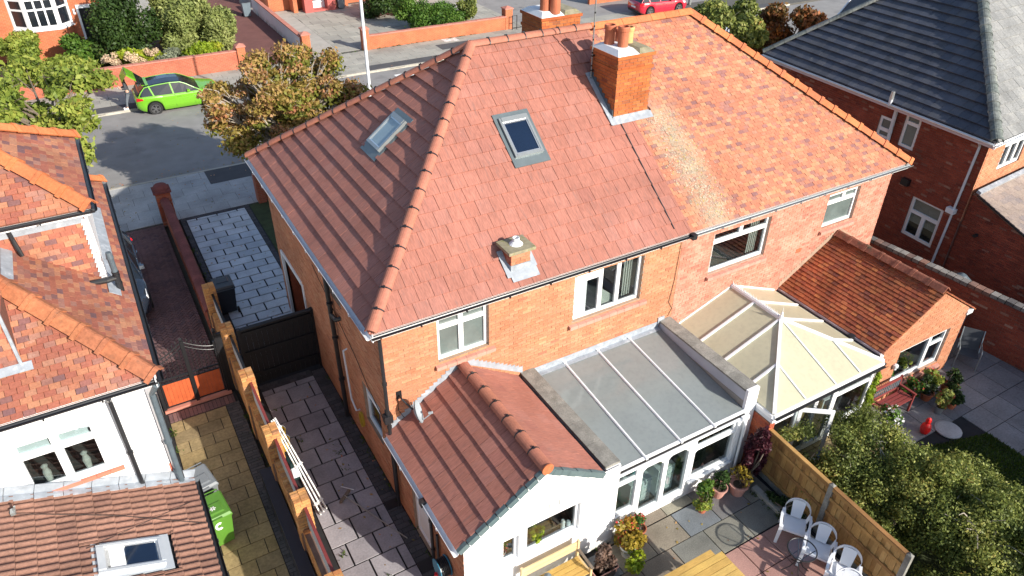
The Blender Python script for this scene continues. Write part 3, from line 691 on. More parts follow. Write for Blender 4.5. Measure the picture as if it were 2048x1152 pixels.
def bed(name, x0, x1, y0, y1, z1=-.028, m='joint_dark'):
    b = MB(); b.box(x0, x1, y0, y1, -.15, z1); return struct(name, b, m)
p = bed('pavement', -12, 24, 16.5, 20.4, -.02, 'joint_mid'); paving(p, -6.5, 24, 16.5, 20.4, .92, .65, .012, 'slab_grey')
mb = MB(); mb.box(-.3, 2.4, 19.0, 20.39, -.02, .004); mb.build('asphalt_patch', 'asphalt_dark', p, kind='structure')
p = bed('pavement', -14, 60, 29.85, 33.75, -.02, 'joint_mid'); paving(p, -12, 36, 30.75, 33.75, .92, .6, .012, 'flag_far')
mb = MB(); mb.box(-14, 9.2, 29.86, 30.74, -.02, .002); mb.box(10.9, 45, 29.86, 30.74, -.02, .002); mb.build('asphalt_strip', 'asphalt_dark', p, kind='structure')
paving(p, 9.2, 10.9, 29.86, 30.75, .85, .44, .012, 'flag_far', name='paving_slab')
mb = MB(); mb.box(16.4, 19.0, 31.6, 32.7, -.02, .004); mb.build('asphalt_patch', 'asphalt_dark', p, kind='structure')
mb = MB(); mb.box(17.3, 18.3, 33.0, 33.7, -.02, .006); mb.build('utility_cover', 'render_white', p)
# our side: drive slabs, side path, patio
p = bed('driveway', -1.98, .62, 5.75, 16.5); paving(p, -1.75, .40, 5.9, 16.25, .75, .445, .048, 'slab_drive', skip=lambda x, y: y < 8.7 and x > .05)
paving(p, -1.95, .6, 16.3, 16.48, .2, .15, .012, 'dark_block', name='edging_block'); paving(p, .42, .60, 8.9, 16.28, .17, .12, .012, 'dark_block', name='edging_block', stagger=0); bl_ = MB(); bl_.box(.62, 15, 8.9, 16.45, -.15, -.02); struct('front_lawn', bl_, 'grass_soil')
paving(p, -1.95, -1.77, 5.8, 16.28, .17, .12, .012, 'dark_block', name='edging_block', stagger=0)
p = bed('side_path', -1.98, 0, -9, 5.75); paving(p, -1.80, -.38, -8, 5.2, .62, .62, .04, 'slab_pinkgrey')
paving(p, -.36, -.02, -6, 5.4, .34, .14, .012, 'dark_block', name='edging_block', stagger=.3)
paving(p, -1.8, -.38, 5.22, 5.5, .2, .13, .012, 'dark_block', name='edging_block')
mb = MB(); mb.box(-.36, -.04, -.2, .05, .0, .012); mb.box(-.36, -.05, -2.1, -1.8, .0, .012); mb.build('drain_cover', 'black_iron', p)
p = bed('patio', 0, 7.72, -14, -3.2); 
paving(p, 3.5, 7.4, -3.48, -3.22, .8, .26, .02, 'slab_patio', stagger=.2)
paving(p, 0, 7.7, -4.88, -3.5, .92, .69, .022, 'slab_patio', stagger=.37)
paving(p, 0, 5.15, -8.5, -4.9, .92, .69, .022, 'slab_patio', stagger=.37)
paving(p, 5.17, 7.3, -8.5, -4.9, .72, .72, .022, 'slab_pink', stagger=0)
mb = MB(); mb.box(7.30, 7.45, -8.5, -3.9, -.02, .10); mb.build('planting_kerb', 'concrete', p)
# neighbour on the left: herringbone drive, yellow flags
p = bed('block_drive', -4.25, -2.55, 5.9, 16.4)
items = []; W2 = .105; L2 = .21
GH = Frame((-3.4, 5.9, 0), V(1, 1, 0), V(-1, 1, 0)); r2 = math.sqrt(.5)
def to_h(x, y): x, y = x+3.4, y-5.9; return ((x+y)*r2, (y-x)*r2)
hp = [to_h(-4.22, 5.92), to_h(-2.56, 5.92), to_h(-2.56, 16.38), to_h(-4.22, 16.38)]
for i in range(-14, 92):
    for j in range(-14, 92):
        k = (i-j) % 4; x, y = i*W2, j*W2
        if k == 0: q = (x, y, L2, W2)
        elif k == 3: q = (x, y, W2, L2)
        else: continue
        c = clip([(q[0], q[1]), (q[0]+q[2]-.02, q[1]), (q[0]+q[2]-.02, q[1]+q[3]-.02), (q[0], q[1]+q[3]-.02)], hp)
        ar = area(c) if len(c) > 2 else 0
        if ar < .003: continue
        full = ar > .01605
        loc = [(u-x, v-y) for u, v in c]
        def mk(loc=loc):
            n = len(loc); return [(u, v, 0) for u, v in loc]+[(u, v, -.02) for u, v in loc], [tuple(range(n))]+[(t+n, (t+1) % n+n, (t+1) % n, t) for t in range(n)]
        items.append(dict(c=(x, y, 0.), ar=ar, far=.0162, full=full, key=k, a0=x, b0=y, h=random.uniform(-.006, .002), mesh=mk))
emit(p, GH, items, 'paving_block', 'drive_block', 300, None)
p = bed('side_yard', -4.3, -2.4, -9, 5.9); paving(p, -4.15, -2.78, -6, 5.15, .58, .43, .018, 'slab_yellow')
paving(p, -2.76, -2.42, -2, 5.2, .34, .10, .01, 'dark_block', name='edging_block', stagger=.4); paving(p, -4.15, -2.5, 5.2, 5.55, .1, .34, .01, 'drive_block', name='edging_block', stagger=0)
mb = MB(); mb.box(-4.2, -2.5, 5.6, 5.72, -.02, .06); mb.build('gate_step', 'red_coping', p)
# neighbour on the right: patio, lawn
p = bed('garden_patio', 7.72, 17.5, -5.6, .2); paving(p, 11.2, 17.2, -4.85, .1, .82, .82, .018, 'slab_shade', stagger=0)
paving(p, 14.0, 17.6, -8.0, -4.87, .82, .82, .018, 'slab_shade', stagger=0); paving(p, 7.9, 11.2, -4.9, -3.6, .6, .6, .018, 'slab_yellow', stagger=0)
mb = MB(); mb.poly([(7.72, -14, .0), (14, -14, .0), (14, -5.62, .0), (11.2, -4.87, .0), (7.72, -5.0, .0)]); lawn = struct('lawn', mb, 'grass_soil')
n = 26000; g = np.random.default_rng(4); c = np.stack([11+3*g.random(n), -10+5.1*g.random(n), np.full(n, .02)], 1)
ok = (c[:, 0] < 13.98) & (c[:, 1] < -5.6+.27*(14-c[:, 0])); c = c[ok]; n = len(c); a = g.random(n)*2*PI; hh = .03+.04*g.random(n)
d = np.stack([np.cos(a)*.012, np.sin(a)*.012, np.zeros(n)], 1); lean = np.stack([g.normal(size=n)*.015, g.normal(size=n)*.015, hh], 1)
vs = np.stack([c-d, c+d, c+lean+d*.3, c+lean-d*.3], 1).reshape(-1, 3); o = link('grass', quads_mesh('grass', vs, g.random(n), 'grass'), None, kind='stuff')
# opposite front gardens
bed('front_garden', -14, 4.2, 34.05, 46, -.02, 'soil'); bed('red_drive', 4.6, 8.4, 33.75, 60, -.005, 'red_concrete')
p = bed('front_yard', 8.75, 24, 33.78, 46, -.012, 'joint_mid'); paving(p, 10.6, 24, 34.1, 45.6, 1.3, 1.0, .03, 'flag_far', stagger=.37, nmax=120); mb = MB(); mb.box(8.9, 10.58, 33.8, 45.9, -.02, .004); mb.build('concrete_path', 'concrete', p)
bed('side_street', 24, 60, 33.78, 70, -.03, 'asphalt'); 
mb = MB(); mb.box(-14, 70, 46, 90, -.15, -.02); struct('back_land', mb, 'concrete')

# ================================================================== OUR HOUSE: left half of the pair
EZ, TAN = 5.06, .77
FR = Frame((0, 0, 0), X3, Z3)                  # rear wall, n = -Y
assert FR.n.y < 0
FL = Frame((0, 8.77, 0), -Y3, Z3)              # left wall, n = -X ; a = 8.77 - y
A = thing('semi_detached_house', 'orange brick half of the pair with smooth new red tiles and two roof windows', 'house', (3.9, 4.4, 0))
holesR = [(1.20, 2.42, 3.58, 4.71), (4.63, 6.60, 3.38, 4.66)]
wall = panel(FR, [(0, 0), (7.74, 0), (7.74, 4.98), (0, 4.98)], holesR, .10)
ly = lambda y: 8.77-y
holesL = [(ly(3.42), ly(2.62), 3.75, 4.48), (ly(1.72), ly(.62), 1.10, 2.30), (ly(8.30), ly(6.20), 0, 2.36)]
panel(FL, [(0, 0), (8.77, 0), (8.77, 4.98), (0, 4.98)], holesL, .10, wall)
wall.poly([(0, 8.77, 0), (0, 8.77, 4.98), (7.74, 8.77, 4.98), (7.74, 8.77, 0)])
WA = wall.build('wall', 'mortar', A)
lay_bricks(WA, FR, [(0, 2.0), (7.74, 2.0), (7.74, 4.97), (0, 4.97)], 'brick_orange', holes=holesR, nmax=300)
lay_bricks(WA, FL, [(0, 0), (8.77, 0), (8.77, 4.97), (0, 4.97)], 'brick_orange', holes=holesL, nmax=0)
window(A, FR, *holesR[0], [.48], top=.27, depth=.085, glass='glass_frost', room=None, curtain=None)
window(A, FR, *holesR[1], [.40, .66], depth=.085, top=None, curtain=[(6.22, 6.5), (4.72, 5.02)], room='room_dark')
MB().fbox(FR, 4.70, 5.06, 3.45, 4.60, -.135, -.12).build('white_panel', 'pvc', A); MB().fbox(FR, 4.71, 5.34, 4.40, 4.60, -.118, -.05).build('window_vent', 'pvc', A)
MB().prism([FR.pt(5.52, 3.45, -.2), FR.pt(5.90, 3.45, -.2), FR.pt(5.90, 3.62, -.2), FR.pt(5.52, 3.95, -.2)], (0, .02, 0)).build('blind', 'curtain', A)
sill_tiles(A, FR, 1.12, 2.55, 3.50); sill_tiles(A, FR, 4.52, 6.78, 3.30)
window(A, FL, *holesL[0], [], depth=.07, room='room_dark'); window(A, FL, *holesL[1], [], depth=.07, top=.3, room='room_dark')
# recessed side entrance with white trim
d = MB(); h = holesL[2]; 
for q in ((h[0]-.05, h[0]+.06, 0, h[3]), (h[1]-.06, h[1]+.05, 0, h[3]), (h[0]+.06, h[1]-.06, h[3]-.08, h[3]+.05)): d.fbox(FL, *q, -.03, .04)
d.build('door_frame', 'pvc', A)
d = MB(); panel(FL, [(h[0], 0), (h[1], 0), (h[1], h[3]), (h[0], h[3])], (), 0, d)
for v in range(len(d.v)): d.v[v] = (d.v[v][0]+.9, d.v[v][1], d.v[v][2])
for y in (8.77-h[0], 8.77-h[1]): d.poly([(0, y, 0), (.9, y, 0), (.9, y, h[3]), (0, y, h[3])])
d.poly([(0, 8.77-h[0], h[3]), (.9, 8.77-h[0], h[3]), (.9, 8.77-h[1], h[3]), (0, 8.77-h[1], h[3])]); d.build('porch_recess', 'brick_red', A)
d = MB(); d.box(.82, .88, 6.7, 7.6, 0, 2.05); dr = d.build('door', 'black_wood', A); MB().box(.79, .82, 6.8, 6.84, 1.0, 1.12).build('handle', 'aluminium', dr)
# --- roof
def roof_frame_rear(x0=0.): return Frame((x0, -.276, EZ), X3, V(0, 1, TAN))
sl = math.sqrt(1+TAN*TAN); HD = 4.665; SLOPE = HD*sl
RF = Frame((-.276, -.276, EZ), X3, V(0, 1, TAN))            # rear slope, a from the left eave corner
JX = 7.72+.276
deck = MB(); e = .03
R1 = V(-.276+HD, -.276+HD, EZ+HD*TAN); R2 = V(15.78-HD, R1.y, R1.z); yF = -.276+2*HD
q = lambda p: V(p)-V(0, 0, e)
jt = V(JX-.276, R1.y, R1.z); jb = V(JX-.276, -.276, EZ); jf = V(JX-.276, yF, EZ); c0 = V(-.276, -.276, EZ); c3 = V(-.276, yF, EZ)
deck.poly([q(c0), q(jb), q(jt), q(R1)]); deck.poly([q(c3), q(c0), q(R1)]); deck.poly([q(jf), q(c3), q(R1), q(jt)])
deck.poly([q(c0), q(c3), q(jf), q(jb)][::1])
RA = deck.build('roof', 'deck_red', A)
rw1 = (4.10, 5.03, 1.80, 2.90)     # roof window on the rear slope: x, y extents on plan
def rs(y): return (y+.276)*sl
h1 = (rw1[0]+.276+.02, rw1[1]+.276-.02, rs(rw1[2])+.02, rs(rw1[3])-.02)
hch = (7.15+.276, 8.3+.276, rs(2.34), rs(3.36)); hv = (2.98+.276, 3.38+.276, rs(.02), rs(.36))
GA = .353
lay_tiles(RA, RF, [(0, 0), (JX, 0), (JX, SLOPE), (HD, SLOPE)], .33, GA, .026, 'new_tile', nmax=300, holes=[h1, hch, hv], gap=.009)
LF = Frame((-.276, yF, EZ), -Y3, V(TAN and 1, 0, TAN))      # left slope, a runs from the street corner towards the garden
assert LF.n.x < 0
rw2y = (3.98, 4.78); rw2x = (1.62, 2.66)
h2 = (yF-rw2y[1]+.02, yF-rw2y[0]-.02, (rw2x[0]+.276)*sl+.02, (rw2x[1]+.276)*sl-.02)
lay_tiles(RA, LF, [(0, 0), (2*HD, 0), (HD, SLOPE)], .33, GA, .058, 'new_tile_side', nmax=300, holes=[h2], gap=.009)
FF = Frame((15.78, yF, EZ), -X3, V(0, -1, TAN)); 
lay_tiles(RA, FF, [(15.78-JX+.276, 0), (16.056, 0), (16.056-HD, SLOPE), (15.78-JX+.276, SLOPE)], .33, GA, .026, 'new_tile', nmax=0, gap=.009)
ridge_tiles(RA, c0+V(.0, .0, .055), R1+V(0, 0, .06), .46, .128, 'ridge_new', 'hip_tile', upv=(-.35, -.35, 1), union='black_pvc')
ridge_tiles(RA, c3+V(0, 0, .055), R1+V(0, 0, .06), .46, .128, 'ridge_new', 'hip_tile', upv=(-.35, .35, 1), union='black_pvc')
ridge_tiles(RA, R1+V(-.03, 0, .04), V(jt.x+.06, R1.y, R1.z+.04), .46, .13, 'ridge_new', 'ridge_tile', union='black_pvc')
MB().fbox(RF, 7.28+.276, 7.30+.276, .2, rs(2.2), .012, .034).build('bonding_gutter', 'deck_dark', RA)
# roof windows
def roof_window(F, a0, a1, b0, b1, glass, kerbh=.10, lower=.26, top=.2, par=None, fm='flash_grey', km='steel_grey'):
    f = MB(); f.fbox(F, a0, a1, b0, b0+lower, -.01, .045); f.fbox(F, a0, a1, b1-top, b1, -.01, .05)
    f.fbox(F, a0, a0+.10, b0+lower, b1-top, -.01, .042); f.fbox(F, a1-.10, a1, b0+lower, b1-top, -.01, .042); o = f.build('roof_window', fm, par or A)
    g = MB(); x0, x1, y0, y1 = a0+.095, a1-.095, b0+lower-.03, b1-top+.06
    g.fbox(F, x0, x0+.055, y0, y1, 0, kerbh); g.fbox(F, x1-.055, x1, y0, y1, 0, kerbh); g.fbox(F, x0+.055, x1-.055, y0, y0+.07, 0, kerbh+.006); g.fbox(F, x0+.055, x1-.055, y1-.12, y1, 0, kerbh+.014); g.build('frame', km, o)
    s = MB(); i0, i1, j0, j1 = x0+.055, x1-.055, y0+.07, y1-.12
    for r_ in ((i0, i0+.03, j0, j1), (i1-.03, i1, j0, j1), (i0+.03, i1-.03, j0, j0+.03), (i0+.03, i1-.03, j1-.03, j1)): s.fbox(F, *r_, .02, kerbh-.012)
    s.build('sash', 'aluminium', o); MB().fbox(F, i0+.03, i1-.03, j0+.03, j1-.03, .03, kerbh-.03).build('pane', glass, o)
    return o
roof_window(RF, rw1[0]+.276, rw1[1]+.276, rs(rw1[2]), rs(rw1[3]), 'glass_navy')
roof_window(LF, yF-rw2y[1]-.05, yF-rw2y[0]+.05, (rw2x[0]+.276)*sl, (rw2x[1]+.276)*sl, 'glass_pale', .12)
# gutters
gutter(A, (-.276, -.335, 5.02), (JX-.276, -.335, 5.02), outward=(0, -1, 0)); gutter(A, (-.335, yF, 5.02), (-.335, -.30, 5.02), m='pvc_grey', outward=(-1, 0, 0))
mb = MB(); mb.box(-.26, JX-.28, -.25, .0, 4.955, 4.975); mb.box(-.26, 0, -.0, yF-.02, 4.955, 4.975); mb.build('soffit', 'pvc', A)
mb = MB(); mb.bar((JX-.33, -.335, 4.98), (JX-.2, -.335, 4.98), .15, .13); mb.build('gutter_union', 'black_pvc', A)
downpipe(A, [(-.08, -.30, 4.98), (-.07, -.12, 4.75), (-.06, -.10, .25)], .04, clips=[(-.06, -.1, 3.6), (-.06, -.1, 2.4)])
mb = MB(); mb.box(-.16, .02, -.17, -.01, 2.55, 2.75); mb.tube([(-.09, -.09, 2.65), (-.05, .02, 2.8)], .04); mb.build('hopper', 'black_pvc', A)
downpipe(A, [(-.10, 3.28, 5.0), (-.10, 3.2, 2.6), (-.10, 3.15, .05)], .058, clips=[(-.1, 3.2, 3.6), (-.1, 3.18, 2.6), (-.1, 3.16, 1.3)])
downpipe(A, [(-.02, 2.75, 3.42), (-.13, 2.75, 3.42), (-.11, 3.15, 3.30)], .055, name='waste_pipe')
downpipe(A, [(.0, 2.6, 2.62), (-.10, 2.6, 2.6), (-.10, 2.5, 1.15), (-.10, 2.2, 1.0), (.0, 2.2, 1.0)], .024, 'pvc_grey', 'overflow_pipe')
downpipe(A, [(-.04, 4.6, 3.9), (-.03, 1.9, 2.9), (-.03, 1.2, 2.5), (-.03, .3, 2.2)], .008, 'cable_black', 'cable')
mb = MB()
for k in range(5): mb.tube([(-.06-.01*k, 1.9+.13*math.cos(t), .95+.22*math.sin(t)) for t in np.linspace(0, 2*PI, 14)], .012, 5)
tag(mb.build('hose_coil', 'yellow_plastic'), 'coiled yellow hose hung on the shaded side wall by the downpipe', 'hose')
# main chimney on the party line
def chimney(parent, x0, x1, y0, y1, zb, zt, rear, left, split, face='brick_red'):
    c = MB(); c.box(x0, x1, y0, y1, zb-1.2, zt-.03); ch = c.build('chimney', 'mortar_dark', parent)
    c = .055
    fr = Frame((x0, y0, zb-1.2), X3, Z3); fl = Frame((x0, y1, zb-1.2), -Y3, Z3); f3 = Frame((x1, y0, zb-1.2), Y3, Z3)
    hR, hL = x1-x0, y1-y0; H = zt-.03-zb+1.2
    lay_bricks(ch, fr, [(0, rear), (hR, rear), (hR, H), (0, H)], 'brick_chim', nmax=110); lay_bricks(ch, fl, [(0, left), (hL, left), (hL, H), (0, H)], 'brick_chim', nmax=110)
    lay_bricks(ch, f3, [(0, rear), (hL, rear), (hL, H), (0, H)], 'brick_chim', nmax=0)
    for k, (z0, g) in enumerate(((zt-.34, .03), (zt-.03, .045))):              # oversailing courses
        m_ = MB(); m_.box(x0-g, x1+g, y0-g, y1+g, z0, z0+.075); m_.build('oversail_course', 'brick_chim', ch)
    m_ = MB(); z = zt+.045
    def slope(xa, xb, h, i=.0): m_.hexa([(xa, y0-.03, z), (xb, y0-.03, z), (xb, y1+.03, z), (xa, y1+.03, z), (xa+.12, y0+.14, z+h), (xb-.08, y0+.14, z+h), (xb-.08, y1-.14, z+h), (xa+.12, y1-.14, z+h)])
    slope(x0-.03, split, .11); m_.build('flaunching', 'white_mortar', ch)
    m_ = MB(); slope(split+.005, x1+.03, .08); m_.build('flaunching', 'moss_mortar', ch); return ch, z+.10
piece_mat('brick_chim', [(0, (.42, .12, .035)), (.4, (.48, .15, .045)), (.7, (.40, .105, .035)), (.9, (.53, .19, .06)), (1, (.27, .08, .04))], .9, (.7, 1.15), 1.6, (.8, 1.15), 25, stains=[((.12, .075, .05), 2.6, .62, .8)])
CH, zc = chimney(A, 7.15, 8.18, 2.32, 3.34, 7.03, 8.52, 1.2, 1.2, 7.74)
def cpot(x, y, z, r, h, m='pot_clay'):
    mb = MB(); mb.lathe([(r*1.0, 0), (r*.97, h*.78), (r*1.12, h*.80), (r*1.14, h*.95), (r*1.02, h), (r*.84, h), (r*.82, h*.5), (.01, h*.45)], (x, y, z), 20, cap=False); mb.build('chimney_pot', m, CH)
cpot(7.52, 2.68, zc-.05, .125, .52); cpot(7.38, 3.02, zc-.05, .125, .50); cpot(7.92, 3.0, zc-.08, .125, .42, 'pot_buff'); cpot(7.74, 3.08, zc-.1, .12, .40)
mb = MB(); mb.fbox(RF, 7.02+.276, 8.28+.276, rs(2.32)-.17, rs(2.32)+.02, .03, .045); mb.fbox(RF, 7.0+.276, 7.16+.276, rs(2.2), rs(3.4), .03, .05); mb.fbox(FR, 7.12, 8.2, 6.98, 7.14, -2.315+.0, -2.29); mb.build('flashing', 'lead', CH)
fl = MB(); 
for k in range(8): y = 2.34+k*.125; fl.box(7.125, 7.14, y, y+.12, EZ+TAN*(y+.276)-.02, EZ+TAN*(y+.276)+.22)
fl.build('flashing', 'lead_dark', CH)
CHF, zf = chimney(A, 7.02, 8.22, 5.44, 6.44, 7.4, 8.72, 0.4, .4, 7.7)
_ch = CH; CH = CHF; cpot(7.30, 5.75, zf-.05, .14, .75); cpot(7.48, 5.55, zf-.05, .14, .75); CH = _ch
# small vent stack near the eaves
c = MB(); vx0, vx1, vy0, vy1 = 2.96, 3.42, .0, .42; c.box(vx0, vx1, vy0, vy1, 4.9, 5.74); VS = c.build('vent_stack', 'mortar', A)
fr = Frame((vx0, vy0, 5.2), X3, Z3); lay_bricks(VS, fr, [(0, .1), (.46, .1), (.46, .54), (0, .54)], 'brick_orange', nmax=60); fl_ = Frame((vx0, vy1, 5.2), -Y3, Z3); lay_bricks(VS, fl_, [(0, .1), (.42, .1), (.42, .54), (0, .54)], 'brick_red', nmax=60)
c = MB(); c.box(vx0-.09, vx1+.09, vy0-.08, vy1+.07, 5.74, 5.81); c.build('cap', 'moss_mortar', VS); c = MB(); c.lathe([(.15, 0), (.09, .06), (.075, .07), (.075, .15), (.06, .15), (.055, .05)], (3.2, .22, 5.81), 14, cap=False); c.build('vent_pipe', 'white_mortar', VS)
c = MB(); c.fbox(RF, vx0+.276-.05, vx1+.276+.14, rs(vy0)-.22, rs(vy0)+.02, .03, .042); c.fbox(RF, vx1+.276, vx1+.276+.17, rs(vy0), rs(vy1), .03, .045); c.fbox(RF, vx0+.276-.13, vx0+.276, rs(vy0)-.1, rs(vy1), .03, .045); c.box(vx0-.012, vx1+.012, vy0-.015, vy1, 5.2, 5.45); c.build('flashing', 'lead', VS)
# cables on the rear wall
downpipe(A, [(7.45, -.02, 4.85), (7.45, -.02, 4.72), (7.7, -.02, 4.66), (7.66, -.02, 3.6), (7.58, -.02, 2.95), (7.72, -.02, 2.72), (7.62, -.02, 2.5)], .006, 'cable_black', 'cable')
# --- outrigger (kitchen wing)
OX, OY, OZ = 1.74, -3.40, 3.30; OE = 2.12; otan = (OZ-OE)/(OX+.12); osl = math.sqrt(1+otan*otan); ORX = 3.14
K = MB(); FO = Frame((0, OY, 0), X3, Z3); hO = [(.80, 1.20, 1.02, 1.74), (1.34, 2.64, .98, 1.83)]
gz = lambda x: OZ-.06-otan*abs(x-OX)
gable = [(0, 0), (3.58, 0), (3.58, 2.38), (ORX+.08, 2.38), (ORX, gz(ORX)), (OX, gz(OX)), (0, gz(0))]
def simple_gable(F, pts_convex_list, holes, mb, depth):
    for pc in pts_convex_list: panel(F, pc, [h for h in holes if min(p[0] for p in pc) <= h[0] and h[1] <= max(p[0] for p in pc)], depth, mb)
simple_gable(FO, [[(0, 0), (1.28, 0), (1.28, gz(1.28)), (0, gz(0))], [(1.28, 0), (3.14, 0), (3.14, gz(3.14)), (OX, gz(OX)), (1.28, gz(1.28))], [(3.14, 0), (3.58, 0), (3.58, 2.40), (3.14, 2.40)]], hO, K, .09)
KW = K.build('kitchen_wing', 'render_white', A)
FK = Frame((0, 0, 0), -Y3, Z3); hK = [(.62, 1.52, 0, 2.02)]
hK = [(.95, 1.85, .0, 1.95)]
K = panel(FK, [(0, 0), (3.40, 0), (3.40, 2.08), (0, 2.08)], hK, .1); KL = K.build('side_wall', 'mortar', KW)
lay_bricks(KW, FK, [(0, 0), (3.40, 0), (3.40, 2.08), (0, 2.08)], 'brick_orange', holes=hK, nmax=120)
window(A, FK, *hK[0], [], depth=.06, top=.3, room='room_dark', fw=.09)
MB().fbox(FK, hK[0][0]+.09, hK[0][1]-.09, .02, 1.0, -.11, -.07).build('door_panel', 'pvc', KW)
window(A, FO, *hO[0], [], depth=.07, room='room_dark', fw=.05); window(A, FO, *hO[1], [], depth=.07, room='room_dark', fw=.05)
MB().fbox(FO, 2.66, 2.70, .98, 1.86, 0, .012).build('window_trim', 'pvc', KW)
for xv in (1.86, 2.10): MB().fbox(FO, xv, xv+.012, 2.08, 2.24, 0, .012).build('vent_slot', 'steel_grey', KW)
OLF = Frame((-.12, -.02, OE), -Y3, V(1, 0, otan)); OSL = (OX+.12)*osl; OLN = 3.36
ORF = Frame((2*OX+.12, OY-.0, OE), Y3, V(-1, 0, otan))
dk = MB(); dk.poly([OLF.pt(0, 0, -.02), OLF.pt(OLN+.02, 0, -.02), OLF.pt(OLN+.02, OSL, -.02), OLF.pt(0, OSL, -.02)]); rb0 = (2*OX+.12-ORX)*osl
dk.poly([ORF.pt(0, rb0, -.02), ORF.pt(3.38, rb0, -.02), ORF.pt(3.38, OSL, -.02), ORF.pt(0, OSL, -.02)]); dk.build('roof_deck', 'deck_red', KW)
lay_tiles(KW, OLF, [(0, 0), (OLN, 0), (OLN, OSL), (0, OSL)], .33, OSL/6, .052, 'new_tile_side', nmax=150, gap=.008)
lay_tiles(KW, ORF, [(.03, rb0), (3.38, rb0), (3.38, OSL), (.03, OSL)], .33, .30, .02, 'new_tile_side', nmax=150, gap=.008)
ridge_tiles(KW, V(OX, -.02, OZ+.03), V(OX, OY-.06, OZ+.03), .46, .13, 'ridge_new', 'ridge_tile', union='black_pvc')
mb = MB(); mb.tube([(OX, OY-.062, OZ+.04), (OX, OY-.085, OZ+.04)], .125, 18); mb.build('ridge_end', 'ridge_orange', KW)
vg = MB()
for F_, b0_ in ((OLF, 0.), (ORF, rb0)):
    pass
me = MB(); me.box(0, .225, -.05, .035, -.10, .032); 
vm = me.mesh('verge_tile', 'verge_teal')
n = 9
for i in range(n):
    b = i*OSL/n; T = Frame(OLF.pt(OLN+.03, b, 0), OLF.v, -OLF.u).mat(0, 0, .012*(i % 2 == 0)); link('verge_tile', vm, KW, mw=T)
for i in range(8):
    b = rb0+i*(OSL-rb0)/8; T = Frame(ORF.pt(-.01, b, 0), ORF.v, ORF.u*-1).mat(0, 0, .004)
    T = Matrix((ORF.v, ORF.u, ORF.n)).transposed().to_4x4(); T.translation = ORF.pt(-.02, b, .012*(i % 2)); link('verge_tile', vm, KW, mw=T)
stepped_flashing(KW, (-.05, -.004, OE+.08), (OX, -.004, OZ+.06), (0, -1, 0)); stepped_flashing(KW, (OX, -.004, OZ+.06), (ORX+.15, -.004, 2.46), (0, -1, 0))
gutter(KW, (-.17, -.02, OE-.02), (-.17, -2.0, OE-.02), m='pvc_grey', outward=(-1, 0, 0), fascia=None); gutter(KW, (-.17, -2.02, OE-.03), (-.17, OY-.04, OE-.03), m='pvc', outward=(-1, 0, 0), fascia=None)
mb = MB(); mb.bar((-.17, -1.96, OE-.06), (-.17, -2.08, OE-.06), .15, .14); mb.build('gutter_union', 'black_pvc', KW)
downpipe(KW, [(-.15, -2.02, OE-.08), (-.07, -2.06, 1.95), (-.07, -2.08, .05)], .036, clips=[(-.07, -2.07, 1.5), (-.07, -2.08, .6)]); downpipe(KW, [(-.05, -2.3, 1.3), (-.05, -2.3, .1)], .03)
downpipe(KW, [(-.12, -.22, 1.98), (-.08, -.24, 1.8), (-.08, -.24, .05)], .036)
# --- lean-to sunroom between two parapets
LT = MB(); LT.box(3.27, 3.56, -3.28, -.0, 0, 2.38); P1 = LT.build('parapet', 'render_grey', A); LT = MB(); LT.box(7.39, 7.70, -3.05, -.0, 0, 2.38); P2 = LT.build('parapet', 'render_grey', A)
MB().box(7.37, 7.72, -3.13, -3.05, 0, 2.46).build('pier', 'render_white', A); MB().box(3.25, 3.60, -3.36, -3.28, 0, 2.38).build('pier', 'render_white', A)
def copings(x0, x1, y0, y1, z, par):
    n = round((y1-y0)/.62); L = (y1-y0)/n; mb = MB(); mb.add([(0, 0, 0), (x1-x0, 0, 0), (x1-x0, L-.006, 0), (0, L-.006, 0), (0, 0, .05), (x1-x0, 0, .05), (x1-x0, L-.006, .05), (0, L-.006, .05), ((x1-x0)/2, 0, .062), ((x1-x0)/2, L-.006, .062)], [(0, 3, 2, 1), (0, 1, 5, 8, 4), (2, 3, 7, 9, 6), (1, 2, 6, 5), (3, 0, 4, 7), (4, 8, 9, 7), (8, 5, 6, 9)], 0.)
    me = mb.mesh('coping_stone', 'terrace_stone')
    for i in range(n): link('coping_stone', me, par, mw=Matrix.Translation((x0+random.uniform(-.004, .004), y0+i*L, z+random.uniform(0, .004))))
copings(3.235, 3.60, -3.34, -.0, 2.395, P1); copings(7.36, 7.725, -3.04, -.0, 2.395, P2)
SR = thing if False else None
gz0, gz1, gy1 = 2.22, 1.88, -3.16
GF = Frame((3.60, gy1, gz1), X3, V(0, -gy1, gz0-gz1)); gl = math.hypot(gy1, gz0-gz1)
sr = MB(); sr.fbox(GF, -.02, 3.78, -.03, .045, -.05, .03); SR = sr.build('sunroom', 'pvc', A)
bars_x = [(4.46-3.6), (5.43-3.6), (6.40-3.6)]; edges = [0]+bars_x+[3.77]
for i in range(4): MB().fbox(GF, edges[i]+.004, edges[i+1]-.004, .02, gl, 0, .02).build('roof_panel', 'poly_grey', SR)
for x in bars_x:
    mb = MB(); mb.fbox(GF, x-.028, x+.028, -.06, gl, .02, .045); mb.fbox(GF, x-.014, x+.014, -.06, gl, .045, .062); mb.fbox(GF, x-.035, x+.035, gl-.06, gl+.03, .02, .07); mb.build('glazing_bar', 'pvc', SR)
mb = MB(); mb.box(3.60, 7.36, -.014, 0, gz0-.06, gz0+.21); mb.fbox(GF, 0, 3.76, gl-.13, gl, .03, .04); mb.box(7.30, 7.50, -.04, 0, 2.38, 2.56); mb.build('flashing', 'lead', SR)
mb = MB(); mb.box(3.62, 7.30, -3.235, -3.16, 1.86, 1.885); mb.build('gutter', 'cable_black', SR); mb = MB(); mb.box(3.60, 7.36, -3.26, -3.20, 1.80, 1.86); mb.build('eaves_beam', 'pvc', SR)
